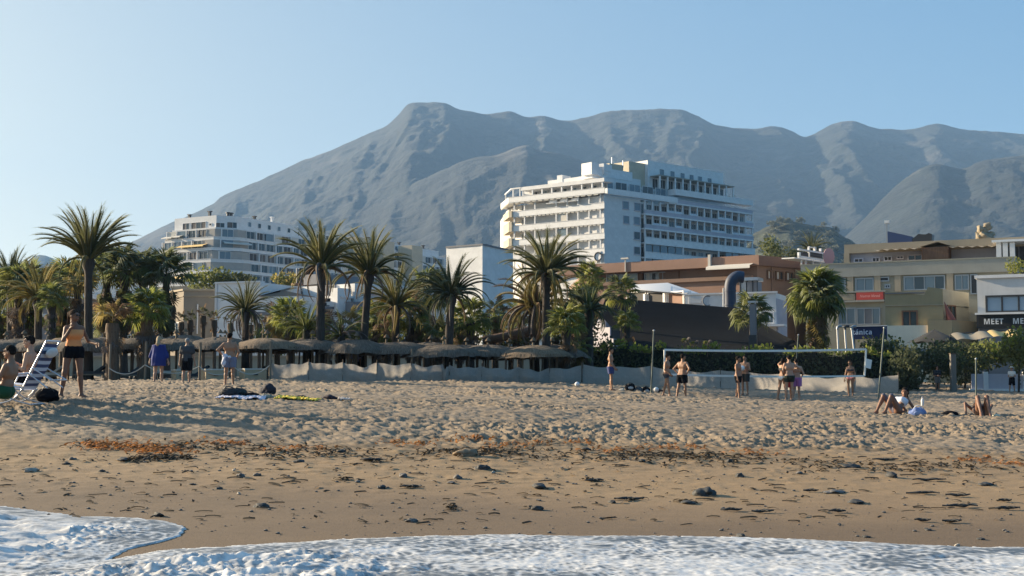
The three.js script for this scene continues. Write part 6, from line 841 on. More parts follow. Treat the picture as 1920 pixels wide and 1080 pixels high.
  // hair
  const hm = HAIR[o.hair || 'dark'], hb = [ball(H(0, 0.026, -0.018), 0.084, 0.102, 0.098, hy)]; const hz = o.hairOut || 0; if (o.long) { hb.push(bone(H(0, 0.0, -0.085), H(0, -0.16, -0.10 - hz), 0.060, 0.062), bone(H(0, -0.16, -0.10 - hz), H(0, -0.10 - 0.2 * o.long, -0.115 - hz), 0.062, 0.034), bone(H(0.068, 0.0, -0.03), H(0.075, -0.17, -0.035), 0.03, 0.026), bone(H(-0.068, 0.0, -0.03), H(-0.075, -0.17, -0.035), 0.03, 0.026)); } if (o.tail) hb.push(ball(H(0, 0.05, -0.115), 0.04, 0.04, 0.035, hy), bone(H(0, 0.04, -0.13), H(0, -0.12, -0.15), 0.034, 0.02));
  const fHair = join(hb, 0.03); sub('hair', nets((x, y, z) => { const q = V(x, y, z).sub(hc), f = q.dot(hf), u = q.y; return Math.max(fHair(x, y, z) + 0.003 * Math.sin(x * 160) * Math.sin(z * 140), f - 0.055 - (u - 0.055) * 0.9 < 0 ? -9 : f - 0.055 - (u - 0.055) * 0.9, u < -0.06 && !o.long && !o.tail ? -0.06 - u : -9); }, ...bounds(hb), 0.0095 * fine), hm);
  // clothes follow the body, cut off at their hems
  const along = (x, y, z) => (x - P.x) * sp.x + (y - P.y) * sp.y + (z - P.z) * sp.z;
  const wear = (name, m, subset, kk, off, cut) => { const f0 = join(subset, kk); return sub(name, nets((x, y, z) => Math.max(f0(x, y, z) - off, cut(x, y, z)), ...bounds(subset, off + 0.05), 0.013 * fine), m); };
  const thigh = (hp, kn, len, r0, r1) => { const e = hp.clone().lerp(kn, len + 0.25); const f = bone(hp, e, r0 * s, r1 * s); return f; }, past = (hp, kn, len) => { const ax = kn.clone().sub(hp), l = ax.length(); ax.normalize(); return (x, y, z) => (x - hp.x) * ax.x + (y - hp.y) * ax.y + (z - hp.z) * ax.z - l * len; };
  for (const c of o.wear || []) {
    if (c.kind === 'shorts') { const a = thigh(hipR, knR, c.len, 0.094 + 0.008 * fem + c.loose, 0.066 + c.loose), b = thigh(hipL, knL, c.len, 0.094 + 0.008 * fem + c.loose, 0.066 + c.loose), pr = past(hipR, knR, c.len), pl = past(hipL, knL, c.len); const tr = join(torso.slice(0, 3), 0.06); const fs = (x, y, z) => Math.min(Math.max(a(x, y, z), pr(x, y, z)), Math.max(b(x, y, z), pl(x, y, z))); const both = [a, b, ...torso.slice(0, 3)]; const wob = (x, y, z) => 0.004 * Math.sin(x * 70 + z * 40) * Math.sin(y * 22); sub(c.name || 'shorts', nets((x, y, z) => Math.max(smin(fs(x, y, z), tr(x, y, z) - 0.012, 0.03) + wob(x, y, z), along(x, y, z) - (c.top ?? 0.10)), ...bounds(both, 0.05), 0.013 * fine), c.m); }
    if (c.kind === 'brief') wear(c.name || 'bikini_bottom', c.m, [...torso.slice(0, 2), legs[0], legs[5]], 0.045, 0.009, (x, y, z) => Math.max(along(x, y, z) - 0.05, -0.14 - along(x, y, z) + Math.abs((x - P.x) * rt.x + (z - P.z) * rt.z) * 0.75));
    if (c.kind === 'band') wear(c.name || 'bikini_top', c.m, torso, 0.07, 0.010, (x, y, z) => Math.max(along(x, y, z) - (c.hi ?? 0.385), (c.lo ?? 0.28) - along(x, y, z)));
    if (c.kind === 'tee') { const cut = c.sleeve ?? 0.55, ar = bone(shR, shR.clone().lerp(elR, cut), 0.064 * s, 0.060 * s), al = bone(shL, shL.clone().lerp(elL, cut), 0.064 * s, 0.060 * s); wear(c.name || 'shirt', c.m, [...torso, ar, al], 0.06, 0.016, (x, y, z) => Math.max(along(x, y, z) - 0.515, (c.lo ?? -0.06) - along(x, y, z))); if (cut > 0.9) wear('sleeve', c.m, [bone(elR, elR.clone().lerp(wrR, 0.85), 0.05, 0.042), bone(elL, elL.clone().lerp(wrL, 0.85), 0.05, 0.042)], 0.02, 0.004, () => -9); }
    if (c.kind === 'tunic') { const hem = c.hem ?? -0.33, q = P.clone().addScaledVector(sp, hem), el = elR.clone(), m = [bone(N.clone().addScaledVector(sp, -0.1), P, 0.19, 0.25), bone(P, q, 0.25, 0.26), bone(shR, shL, 0.085, 0.085), bone(shR, elR.clone().lerp(wrR, 0.35), 0.08, 0.085), bone(shL, elL.clone().lerp(wrL, 0.35), 0.08, 0.085)]; const f0 = join(m, 0.06); sub('tunic', nets((x, y, z) => Math.max(f0(x, y, (z - P.z) * 1.12 + P.z) + 0.006 * Math.sin(x * 38 + y * 4), along(x, y, z) - 0.50, hem - along(x, y, z)), ...bounds(m, 0.04), 0.015 * fine), c.m); }
    if (c.kind === 'cap') { const hb2 = [ball(H(0, 0.035, -0.012), 0.090, 0.092, 0.102, hy)], f0 = join(hb2, 0.01), brim = bone(H(0, 0.04, 0.06), H(0, 0.03, 0.15), 0.06, 0.05); sub('cap', nets((x, y, z) => Math.max(f0(x, y, z), hc.y + 0.02 - y), ...bounds(hb2), 0.011), c.m); const b = new THREE.CylinderGeometry(0.075, 0.08, 0.012, 20, 1, false); b.scale(1, 1, 1.1); const q = H(0, 0.035, c.back ? -0.10 : 0.09); b.translate(q.x, q.y, q.z); sub('cap_brim', b, c.m); }
    if (c.kind === 'hat') { const q = H(0, 0.07, -0.01), a = new THREE.CylinderGeometry(0.085, 0.10, 0.10, 20); a.translate(q.x, q.y + 0.04, q.z); const b = new THREE.CylinderGeometry(0.17, 0.18, 0.014, 24); b.translate(q.x, q.y, q.z); sub('hat', merge([a, b]), c.m); }
    if (c.kind === 'glasses') { const l = []; for (const q of [-1, 1]) { const e = H(q * 0.034, 0.008 + (c.up || 0), 0.092 - (c.up || 0) * 0.3), sph = new THREE.SphereGeometry(0.026, 12, 8); sph.scale(1, 0.8, 0.35); sph.rotateY(hy); sph.translate(e.x, e.y, e.z); l.push(sph); l.push(rod(H(q * 0.058, 0.012, 0.085), H(q * 0.08, 0.008, -0.01), 0.004, 5)); } l.push(rod(H(-0.02, 0.014, 0.095), H(0.02, 0.014, 0.095), 0.004, 5)); sub('sunglasses', merge(l), B.black); }
    if (c.kind === 'towel') { const q = P.clone().addScaledVector(rt, c.side * 0.14).addScaledVector(fw, -0.05), m = [bone(q.clone().add(V(0, 0.06, 0)), q.clone().add(V(c.side * 0.05, -0.20, -0.03)), 0.085, 0.07), bone(q.clone().add(V(0, 0.05, 0)), q.clone().add(V(-c.side * 0.16, 0.02, -0.10)), 0.05, 0.04)]; const f0 = join(m, 0.03); sub('towel', nets((x, y, z) => f0(x, y, z) + 0.01 * Math.sin(x * 50 + y * 30), ...bounds(m), 0.013), c.m); }
  }
  return t;
}
const BLK = M(0.008, 0.009, 0.012, 1, { specularIntensity: 0.2 }), CL = (r, g, b) => M(r, g, b, 0.85);
const PL = 'people playing by the volleyball net';
person('woman in orange tube top, black shorts and sunglasses standing barefoot near the striped chair', 137, 24.7, { h: 1.72, fem: 1, yaw: 0.45, headYaw: 0.75, hair: 'brown', tail: 1, skin: SKIN.brown, fine: 0.85, j: { pelvis: [0, 0.94, 0], ankleL: [-0.22, 0.075, 0.02], ankleR: [0.16, 0.075, 0.03], toeL: [-0.6, 0, 0.8], toeR: [0.75, 0, 0.66], wristL: [-0.09, 1.37, 0.16], elbowPoleL: [-0.55, -1, -0.1], wristR: [0.40, 1.08, 0.16], elbowPoleR: [0.4, -1, -0.5] }, curlL: 0.6, wear: [{ kind: 'band', name: 'tube_top', m: CL(0.78, 0.31, 0.11), lo: 0.085, hi: 0.42 }, { kind: 'shorts', len: 0.34, loose: 0.012, m: BLK }, { kind: 'glasses' }] });
person('walker in loose royal blue tunic with long fair hair, seen from behind', 297, 44, { h: 1.68, fem: 1, yaw: Math.PI, hair: 'fair', long: 0.9, hairOut: 0.07, skin: SKIN.fair, bulk: 1.2, j: { ankleL: [-0.10, 0.075, 0.12], ankleR: [0.12, 0.085, -0.10], wristL: [-0.33, 0.86, 0.04], wristR: [0.33, 0.86, 0.04] }, wear: [{ kind: 'tunic', m: CL(0.012, 0.026, 0.16), hem: -0.26 }] });
person('walker in black shirt and knee length black shorts with grey cap, seen from behind', 350, 45, { h: 1.64, yaw: Math.PI - 0.1, headYaw: 0.5, skin: SKIN.fair, hair: 'grey', bulk: 1.12, j: { ankleL: [-0.09, 0.075, 0.04], ankleR: [0.10, 0.085, -0.14], wristL: [-0.27, 0.84, 0.10], wristR: [0.31, 0.82, 0.06] }, wear: [{ kind: 'tee', m: CL(0.045, 0.05, 0.055), sleeve: 0.6 }, { kind: 'shorts', len: 0.95, loose: 0.03, m: BLK, top: 0.06 }, { kind: 'cap', m: CL(0.20, 0.21, 0.22) }] });
person('shirtless man in grey blue shorts with pale towel tucked at his waist, hand on hip', 430, 42, { h: 1.76, yaw: Math.PI + 0.25, headYaw: -0.6, skin: SKIN.warm, bulk: 1.08, j: { ankleL: [-0.13, 0.075, 0], ankleR: [0.13, 0.075, 0.02], wristR: [0.22, 1.04, 0.02], elbowPoleR: [1, 0.1, -0.5], wristL: [-0.24, 0.98, 0.14] }, curlR: 0.5, wear: [{ kind: 'shorts', len: 0.72, loose: 0.035, m: CL(0.15, 0.18, 0.27), top: 0.03 }, { kind: 'towel', side: 1, m: CL(0.62, 0.62, 0.70) }] });
person('boy in long blue shorts standing alone left of the net pole', 1145, 52, { h: 1.74, yaw: 1.35, headYaw: 0.2, skin: SKIN.warm, group: PL, j: { ankleL: [-0.1, 0.075, 0.06], ankleR: [0.1, 0.075, -0.02], wristL: [-0.16, 0.92, 0.18], wristR: [0.17, 0.92, 0.18] }, wear: [{ kind: 'shorts', len: 0.62, loose: 0.045, m: CL(0.035, 0.05, 0.16), top: 0.03 }] });
person('slim player in short dark trunks walking right beside the left end of the net', 1250, 51, { h: 1.70, yaw: 1.1, headYaw: 0.5, nod: 0.3, lean: 0.03, skin: SKIN.warm, group: PL, j: { ankleL: [-0.09, 0.075, 0.16], ankleR: [0.09, 0.09, -0.20], wristL: [-0.20, 0.95, 0.20], wristR: [0.22, 0.92, 0.10] }, wear: [{ kind: 'shorts', len: 0.42, loose: 0.02, m: CL(0.04, 0.045, 0.06), top: -0.02 }] });
person('muscular player in black shorts with hands on hips, back turned, second from net end', 1279, 50, { h: 1.78, yaw: Math.PI - 0.75, headYaw: -0.45, lean: 0.05, skin: SKIN.tan, group: PL, bulk: 1.06, j: { ankleL: [-0.16, 0.075, 0.0], ankleR: [0.16, 0.08, -0.16], wristL: [-0.20, 1.0, 0.02], elbowPoleL: [-1, 0, -0.4], wristR: [0.20, 1.0, 0.02], elbowPoleR: [1, 0, -0.4] }, curlL: 0.5, curlR: 0.5, wear: [{ kind: 'shorts', len: 0.72, loose: 0.035, m: BLK, top: 0.0 }] });
person('player in black shorts standing mid court in front of another player', 1384, 51, { h: 1.72, yaw: 1.0, headYaw: 0.5, skin: SKIN.tan, group: PL, j: { ankleL: [-0.1, 0.075, 0.08], ankleR: [0.1, 0.08, -0.14], wristL: [-0.22, 0.86, 0.06], wristR: [0.24, 0.86, 0.05] }, wear: [{ kind: 'shorts', len: 0.6, loose: 0.03, m: BLK, top: 0.0 }] });
person('player half hidden mid court holding a white ball at the chest', 1397, 53.5, { h: 1.66, yaw: -0.6, skin: SKIN.tan, group: PL, j: { ankleL: [-0.12, 0.075, 0.0], ankleR: [0.14, 0.08, 0.05], wristL: [-0.12, 1.20, 0.26], wristR: [0.12, 1.20, 0.26], palmL: [1, 0, 0], palmR: [-1, 0, 0] }, curlL: 0.35, curlR: 0.35, wear: [{ kind: 'shorts', len: 0.8, loose: 0.035, m: CL(0.02, 0.022, 0.02), top: 0.0 }] });
person('woman in white bikini with raised arm at the left of the huddle', 1467, 50.5, { h: 1.68, fem: 1, yaw: 2.2, headYaw: 0.3, long: 1, skin: SKIN.warm, group: PL, lean: 0.03, j: { ankleL: [-0.12, 0.075, 0.1], ankleR: [0.12, 0.08, -0.18], wristR: [0.16, 1.62, 0.14], elbowPoleR: [1, 0.2, 0.6], wristL: [-0.12, 1.12, 0.26] }, wear: [{ kind: 'brief', m: CL(0.75, 0.73, 0.70) }, { kind: 'band', m: CL(0.05, 0.05, 0.05) }] });
person('shirtless player in dark green shorts, back turned, in the middle of the huddle', 1480, 50.2, { h: 1.80, yaw: Math.PI + 0.1, skin: SKIN.fair, group: PL, j: { ankleL: [-0.12, 0.075, 0], ankleR: [0.13, 0.075, 0.05], wristL: [-0.30, 1.25, 0.22], wristR: [0.16, 1.0, 0.28] }, wear: [{ kind: 'shorts', len: 0.5, loose: 0.03, m: CL(0.012, 0.02, 0.012), top: 0.03 }, { kind: 'cap', m: BLK, back: 1 }] });
person('player in red shorts almost hidden behind the middle of the huddle', 1478, 51.3, { h: 1.62, yaw: 0.2, skin: SKIN.tan, group: PL, wear: [{ kind: 'shorts', len: 0.9, loose: 0.04, m: CL(0.34, 0.035, 0.03), top: 0.0 }] });
person('shirtless player in purple pink shorts at the right of the huddle', 1493, 50.8, { h: 1.66, yaw: Math.PI - 0.2, headYaw: 0.3, skin: SKIN.fair, group: PL, bulk: 1.06, j: { ankleL: [-0.12, 0.075, 0], ankleR: [0.14, 0.075, 0.05], wristL: [-0.22, 1.02, 0.16], wristR: [0.22, 1.02, 0.14] }, wear: [{ kind: 'shorts', len: 0.8, loose: 0.04, m: CL(0.34, 0.14, 0.36), top: 0.02 }] });
person('girl in pink bikini with long dark hair at the right end of the net', 1594, 56.5, { h: 1.62, fem: 1, yaw: -0.5, headYaw: -0.5, nod: 0.35, hair: 'brown', long: 1.6, skin: SKIN.tan, group: PL, j: { ankleL: [-0.08, 0.075, 0.0], ankleR: [0.09, 0.08, -0.1], wristL: [-0.25, 0.86, 0.06], wristR: [0.24, 0.88, 0.05] }, wear: [{ kind: 'brief', m: CL(0.62, 0.25, 0.28) }, { kind: 'band', m: CL(0.05, 0.04, 0.05) }] });
person('sunbather with dark hair and pale bikini lying back on elbows, knees raised', 1678, 31, { h: 1.66, fem: 1, hair: 'dark', long: 1.2, skin: SKIN.brown, headYaw: -0.5, fine: 0.85, j: { pelvis: [0, 0.14, 0], neck: [0.30, 0.42, -0.30], right: [0.55, 0, 0.83], shoulderAxis: [0.6, 0, 0.8], head: [0.33, 0.585, -0.29], kneeR: [-0.16, 0.50, 0.20], ankleR: [-0.36, 0.09, 0.30], kneeL: [-0.30, 0.50, 0.0], ankleL: [-0.52, 0.09, 0.10], toeR: [-0.9, -0.1, 0.3], toeL: [-0.9, -0.1, 0.3], hipR: [0.03, 0.14, 0.09], hipL: [-0.05, 0.14, -0.07], elbowR: [0.55, 0.10, -0.10], wristR: [0.62, 0.06, 0.12], elbowL: [0.42, 0.10, -0.52], wristL: [0.22, 0.05, -0.40], palmR: [0, -1, 0], palmL: [0, -1, 0] }, wear: [{ kind: 'brief', m: CL(0.10, 0.09, 0.12) }, { kind: 'band', m: CL(0.72, 0.70, 0.74), lo: 0.24, hi: 0.40 }] });
person('sunbather lying on the back at the far right, bent knees toward the water', 1838, 30.5, { h: 1.66, fem: 1, skin: SKIN.brown, hair: 'brown', long: 1, headYaw: 2.8, fine: 0.85, j: { pelvis: [0.08, 0.13, -0.12], neck: [0.16, 0.17, -0.64], right: [1, 0, 0.1], head: [0.18, 0.22, -0.83], kneeR: [0.08, 0.50, 0.18], ankleR: [0.02, 0.07, 0.54], kneeL: [-0.13, 0.49, 0.14], ankleL: [-0.18, 0.08, 0.50], toeR: [-0.2, -0.1, 0.95], toeL: [-0.3, -0.1, 0.95], elbowR: [0.42, 0.28, -0.42], wristR: [0.28, 0.10, -0.22], elbowL: [-0.22, 0.33, -0.50], wristL: [-0.26, 0.08, -0.34], palmL: [0, -1, 0] }, wear: [{ kind: 'brief', m: CL(0.05, 0.03, 0.03) }, { kind: 'band', m: CL(0.06, 0.04, 0.04) }] });
person('seated person with dark hair in green shorts cut by the left edge', 6, 22.4, { h: 1.74, skin: SKIN.tan, headYaw: -1.5, fine: 0.85, j: { pelvis: [0.05, 0.34, 0], neck: [0.14, 0.83, 0], right: [0, 0, -1], shoulderAxis: [0.1, 0, -1], head: [0.10, 1.03, 0], kneeR: [-0.34, 0.55, -0.1], kneeL: [-0.34, 0.55, 0.12], ankleR: [-0.56, 0.1, -0.12], ankleL: [-0.56, 0.1, 0.14], toeR: [-1, 0, 0], toeL: [-1, 0, 0], wristR: [-0.22, 0.62, -0.1], wristL: [-0.24, 0.60, 0.16], elbowPoleR: [0.5, -1, 0], elbowPoleL: [0.5, -1, 0.3] }, wear: [{ kind: 'shorts', len: 0.8, loose: 0.035, m: CL(0.012, 0.075, 0.03) }] });
person('seated person with sunglasses pushed up, half hidden behind the striped chair', 47, 24.2, { h: 1.74, skin: SKIN.fair, hair: 'dark', headYaw: -1.3, fine: 0.85, j: { pelvis: [0.08, 0.36, 0], neck: [0.10, 0.88, 0], right: [0, 0, -1], head: [0.06, 1.08, 0], kneeR: [-0.34, 0.5, -0.1], kneeL: [-0.34, 0.5, 0.12], ankleR: [-0.56, 0.1, -0.12], ankleL: [-0.56, 0.1, 0.14], toeR: [-1, 0, 0], toeL: [-1, 0, 0], wristR: [-0.18, 0.66, -0.1], wristL: [-0.18, 0.62, 0.18], elbowPoleR: [0.5, -1, 0], elbowPoleL: [0.5, -1, 0.3] }, wear: [{ kind: 'shorts', len: 0.7, loose: 0.03, m: BLK }, { kind: 'glasses', up: 0.075 }] });
person('dark clothed person standing in front of the shrubs left of the grey post', 1757, 68.8, { h: 1.42, yaw: 0.2, fine: 1.2, skin: SKIN.brown, j: { wristL: [-0.12, 1.1, 0.24], wristR: [0.12, 1.1, 0.24] }, wear: [{ kind: 'tee', m: CL(0.012, 0.014, 0.02), sleeve: 0.7 }, { kind: 'shorts', len: 0.8, loose: 0.03, m: CL(0.10, 0.09, 0.08) }] });
person('walker with pale hat, white top and black shorts before the low white wall', 1897, 69.5, { h: 1.42, yaw: -0.9, fine: 1.2, skin: SKIN.warm, j: { ankleL: [-0.1, 0.075, 0.14], ankleR: [0.1, 0.08, -0.16], wristL: [-0.1, 1.1, 0.26], wristR: [0.14, 1.1, 0.24] }, wear: [{ kind: 'tee', m: CL(0.62, 0.60, 0.56), sleeve: 0.4, lo: 0.12 }, { kind: 'shorts', len: 1.0, loose: 0.02, m: BLK, top: 0.16 }, { kind: 'hat', m: CL(0.55, 0.52, 0.44) }] });
person('person in white shirt sitting under the thatched roofs behind the fence', 637, 63.4, { h: 1.72, yaw: 0.4, fine: 1.2, skin: SKIN.tan, j: { pelvis: [0, 0.72, 0], kneeR: [0.12, 0.72, 0.40], kneeL: [-0.12, 0.72, 0.40], ankleR: [0.12, 0.3, 0.42], ankleL: [-0.12, 0.3, 0.42], wristL: [-0.14, 0.85, 0.3], wristR: [0.14, 0.85, 0.3] }, wear: [{ kind: 'tee', m: CL(0.72, 0.71, 0.68), sleeve: 0.5 }, { kind: 'shorts', len: 0.8, loose: 0.03, m: BLK }] });
person('person in pale purple shirt standing under the thatched roofs behind the fence', 641 + 26, 62, { h: 1.5, yaw: Math.PI, fine: 1.2, skin: SKIN.tan, wear: [{ kind: 'tee', m: CL(0.26, 0.24, 0.36), sleeve: 0.5 }, { kind: 'shorts', len: 0.8, loose: 0.03, m: BLK }] });

// ---------- striped folding chair ----------
{
  const b = stand(52, 23.2), t = thing('beach_chair', 'white framed folding beach chair with blue and white striped back', 'chair', b, -0.08), al = M(0.62, 0.64, 0.68, 0.35, { metalness: 0.5 });
  const st = M(1, 1, 1, 0.85, { map: (() => { const x = dataTex(64, (u, v) => ((v * 7) % 1) < 0.52 ? [0.60, 0.63, 0.72] : [0.055, 0.075, 0.17], 1, false, 256); x.wrapS = x.wrapT = THREE.ClampToEdgeWrapping; return x; })() }), W = 0.27;
  const lo = [0, 0.24], hi = [0.46, 1.14];
  for (const z of [-W, W]) { part('back_rail', tube([V(lo[0] - 0.1, lo[1] - 0.1, z), V(lo[0], lo[1], z), V(lerp(lo[0], hi[0], 0.5), lerp(lo[1], hi[1], 0.5), z), V(hi[0], hi[1], z)], 0.017, 16, 8), al, t); part('seat_rail', rod(V(0.06, 0.26, z), V(-0.52, 0.34, z), 0.016), al, t); part('leg', tube([V(-0.46, 0.33, z * 1.06), V(-0.2, 0.12, z * 1.06), V(0.22, 0.0, z * 1.06)], 0.015, 12, 7), al, t); part('leg', tube([V(0.05, 0.28, z * 1.1), V(-0.12, 0.1, z * 1.1), V(-0.46, 0.0, z * 1.1)], 0.015, 12, 7), al, t); part('arm_rest', rod(V(-0.34, 0.52, z * 1.12), V(0.16, 0.56, z * 1.12), 0.022), M(0.55, 0.58, 0.64, 0.5), t); part('arm_support', rod(V(-0.32, 0.52, z * 1.12), V(-0.40, 0.32, z * 1.08), 0.013), al, t); part('strut', rod(V(0.16, 0.56, z * 1.12), V(0.52, 0.30, z * 1.2), 0.012), al, t); part('strut', rod(V(0.22, 0.66, z * 1.05), V(0.58, 0.44, z * 1.2), 0.012), al, t); }
  part('cross_bar', rod(V(hi[0], hi[1], -W), V(hi[0], hi[1], W), 0.017), al, t); part('cross_bar', rod(V(0.22, 0.012, -W * 1.06), V(0.22, 0.012, W * 1.06), 0.015), al, t); part('cross_bar', rod(V(-0.46, 0.012, -W * 1.1), V(-0.46, 0.012, W * 1.1), 0.015), al, t); part('cross_bar', rod(V(0.58, 0.44, -W * 1.2), V(0.58, 0.44, W * 1.2), 0.012), al, t);
  const sheet = (a, c, sag, n = 14) => { const pos = [], uv = [], idx = []; for (let i = 0; i <= n; i++) for (let j = 0; j <= 6; j++) { const u = i / n, v = j / 6, s = sag * Math.sin(Math.PI * u) * (0.7 + 0.3 * Math.sin(Math.PI * v)); pos.push(lerp(a[0], c[0], u) + s, lerp(a[1], c[1], u) - s * 0.4, lerp(-W + 0.012, W - 0.012, v)); uv.push(v, u); if (i && j) { const k = i * 7 + j; idx.push(k - 8, k - 1, k, k - 8, k, k - 7); } } return fromArrays(pos, idx, uv); };
  part('back_fabric', sheet([0.02, 0.27], [0.43, 1.09], 0.05), st, t); part('seat_fabric', sheet([0.04, 0.262], [-0.5, 0.335], 0.03), st, t); part('head_pillow', (() => { const s = new THREE.SphereGeometry(1, 18, 12); s.scale(0.05, 0.10, 0.22); s.rotateZ(-0.46); s.translate(0.44, 0.93, 0); return s; })(), B.white, t); part('towel', sheet([-0.30, 0.39], [-0.02, 0.36], 0.02), M(0.50, 0.55, 0.66, 0.9), t);
}
// ---------- bags, towels, balls ----------
function lump(rx, ry, rz, seed, k = 0.22) { const s = new THREE.IcosahedronGeometry(1, 5), p = s.attributes.position; for (let i = 0; i < p.count; i++) { const x = p.getX(i), y = p.getY(i), z = p.getZ(i), f = 1 + k * vn(x * 1.8 + seed, y * 1.8 + z * 1.3) + k * 0.5 * vn(x * 4 + seed, z * 4 + y * 3); p.setXYZ(i, x * f * rx, Math.max(y, -0.75) * f * ry, z * f * rz); } s.deleteAttribute('normal'); s.deleteAttribute('uv'); const m = mergeVertices(s, 1e-4); m.computeVertexNormals(); return m; }
function bag(label, px, py, w, h, mat, seed, o = {}) { const p = o.d ? stand(px, o.d) : onSand(px, py), k = -p.z / FOCAL, W = w * k / 2, H = h * k / 2, t = thing(o.name || 'bag', label, o.cat || 'bag', V(p.x, p.y, p.z - W * 0.4), o.turn || 0, o.group); part('body', lump(W, H, W * 0.7, seed, o.k ?? 0.22).translate(0, H * 0.74, 0), mat, t); if (o.strap !== false) { part('strap', tube([V(-W * 0.5, H * 1.5, W * 0.2), V(-W * 0.2, H * 2.0, W * 0.35), V(W * 0.3, H * 1.9, W * 0.35), V(W * 0.6, H * 1.35, W * 0.2)], Math.max(0.008, W * 0.05), 14, 6), o.sm || B.dark, t); part('pocket', lump(W * 0.55, H * 0.42, W * 0.15, seed + 5, 0.12).translate(0, H * 0.7, W * 0.62), o.pm || mat, t); } return t; }
bag('black backpack slumped on the sand behind the striped chair', 88, 746, 44, 30, BLK, 3, { d: 23.6 });
bag('black bag at the left end of the long pale towel', 428, 747, 42, 17, M(0.014, 0.016, 0.02, 0.8), 7); bag('dark green bag pressed against the black bag on the pale towel', 447, 747, 26, 17, M(0.02, 0.03, 0.03, 0.8), 9); bag('flat dark pouch in the middle of the pale towel', 468, 748, 30, 10, BLK, 11, { strap: true });
bag('dark bucket hat lying tilted on a pile beside the yellow towel', 503, 742, 28, 22, M(0.02, 0.02, 0.03, 0.85), 15, { name: 'hat', cat: 'hat', strap: false, k: 0.3 });
bag('pale sandy bag beneath the dark hat', 500, 749, 30, 13, M(0.30, 0.27, 0.20, 0.9), 17);
bag('dark purple cap lying at the right end of the yellow towel', 617, 749, 28, 13, M(0.025, 0.016, 0.024, 0.85), 19, { name: 'cap', cat: 'cap', strap: false, k: 0.15 });
bag('small dark pouch on the sand left of the purple cap', 563, 747, 20, 6, M(0.05, 0.04, 0.035, 0.9), 21, { strap: false });
bag('round black bag lying between the two sunbathers', 1782, 780, 33, 15, BLK, 23, { k: 0.06, strap: false, d: 30.6 });
bag('blue beach bag standing at the right of the propped sunbather', 1721, 780, 34, 22, M(0.16, 0.22, 0.42, 0.85), 27, { d: 30.4, sm: B.white, pm: M(0.22, 0.29, 0.48, 0.85) });
bag('crumpled pale cloth on the sand at the far right', 1867, 782, 16, 8, M(0.55, 0.52, 0.38, 0.9), 29, { name: 'cloth', cat: 'cloth', strap: false, d: 30 });
[[1182, 740, 20, 15, 'left'], [1197, 740, 22, 16, 'middle'], [1212, 740, 18, 14, 'right']].forEach(([x, y, w, h, s], i) => bag(`dark backpack at the foot of the left net pole, ${s} of three`, x, y, w, h, i === 1 ? M(0.05, 0.06, 0.065, 0.8) : BLK, 31 + i, { d: 53.2, pm: M(0.4, 0.42, 0.42, 0.8), group: 'backpacks by the left net pole' }));
bag('pale cloth bundle at the left of the backpacks', 1166, 738, 12, 7, M(0.5, 0.45, 0.36, 0.9), 37, { name: 'cloth', cat: 'cloth', strap: false, d: 53.2 });
bag('dark reddish cloth right of the left net pole', 1236, 740, 14, 6, M(0.05, 0.02, 0.02, 0.9), 39, { name: 'cloth', cat: 'cloth', strap: false, d: 53 });
function towel(label, x0, x1, py, depth, mat, seed) { const a = onSand(x0, py), b = onSand(x1, py), t = thing('towel', label, 'towel', V(0, 0, 0)), n = 36, m = 10, pos = [], uv = [], idx = []; for (let i = 0; i <= n; i++) for (let j = 0; j <= m; j++) { const x = lerp(a.x, b.x, i / n) + 0.03 * vn(j * 0.7, seed), z = a.z - depth * j / m + 0.04 * vn(i * 0.6, seed + 4); let y = -9; for (const dx of [-0.06, 0, 0.06]) y = Math.max(y, sandHeight(x + dx, z)); pos.push(x, y + 0.02 + 0.008 * vn(i * 0.5, j * 0.5 + seed), z); uv.push(i / n, j / m); if (i && j) { const c = i * (m + 1) + j; idx.push(c - m - 2, c, c - 1, c - m - 2, c - m - 1, c); } } part('cloth', fromArrays(pos, idx, uv), mat, t); const hem = []; for (let i = 0; i <= n; i++) hem.push(V(pos[i * (m + 1) * 3], pos[i * (m + 1) * 3 + 1] + 0.004, pos[i * (m + 1) * 3 + 2])); part('hem', tube(hem, 0.012, 60, 5), mat, t); }
towel('long pale lilac towel under the black bags', 402, 500, 750, 0.8, M(0.55, 0.53, 0.60, 0.9), 2); towel('bright yellow towel spread right of the dark hat', 516, 602, 751, 0.7, M(0.72, 0.54, 0.07, 0.9), 5); towel('narrow white towel strip right of the purple cap', 632, 656, 751, 0.4, M(0.60, 0.56, 0.53, 0.9), 8);
function ballAt(label, p, r, m, group) { const t = thing('volleyball', label, 'ball', p, 0.4, group); part('shell', new THREE.SphereGeometry(r, 28, 20), m, t); const seams = [0, 1, 2].map((k) => { const g = new THREE.TorusGeometry(r * 1.002, r * 0.025, 6, 40); k === 1 ? g.rotateX(Math.PI / 2) : k === 2 ? g.rotateY(Math.PI / 2) : 0; return g; }); part('seam', seams, B.lilac, t); }
{ const s = M(0.82, 0.80, 0.76, 0.6), on = (px, d) => { const p = stand(px, d); p.y += 0.115; return p; }; ballAt('white ball lying on the sand near the end of the sunlit fence', on(1082, 55), 0.105, s); ballAt('white ball beside the left net pole', on(1230, 52.8), 0.105, s); const h = stand(1397, 53.5); ballAt('white ball held by the half hidden player mid court', V(h.x - 0.16, h.y + 1.14, h.z + 0.24), 0.108, s); }
{ const p = stand(1731, 30.2), t = thing('bottle', 'small white bottle standing in the blue beach bag', 'bottle', V(p.x, p.y + 0.24, p.z - 0.1)); part('body', new THREE.LatheGeometry([[0, 0], [0.035, 0], [0.036, 0.13], [0.018, 0.165], [0.016, 0.18]].map(([a, b]) => new THREE.Vector2(a, b)), 18), B.white, t); part('cap', new THREE.CylinderGeometry(0.018, 0.018, 0.03, 14).translate(0, 0.195, 0), B.lilac, t); }
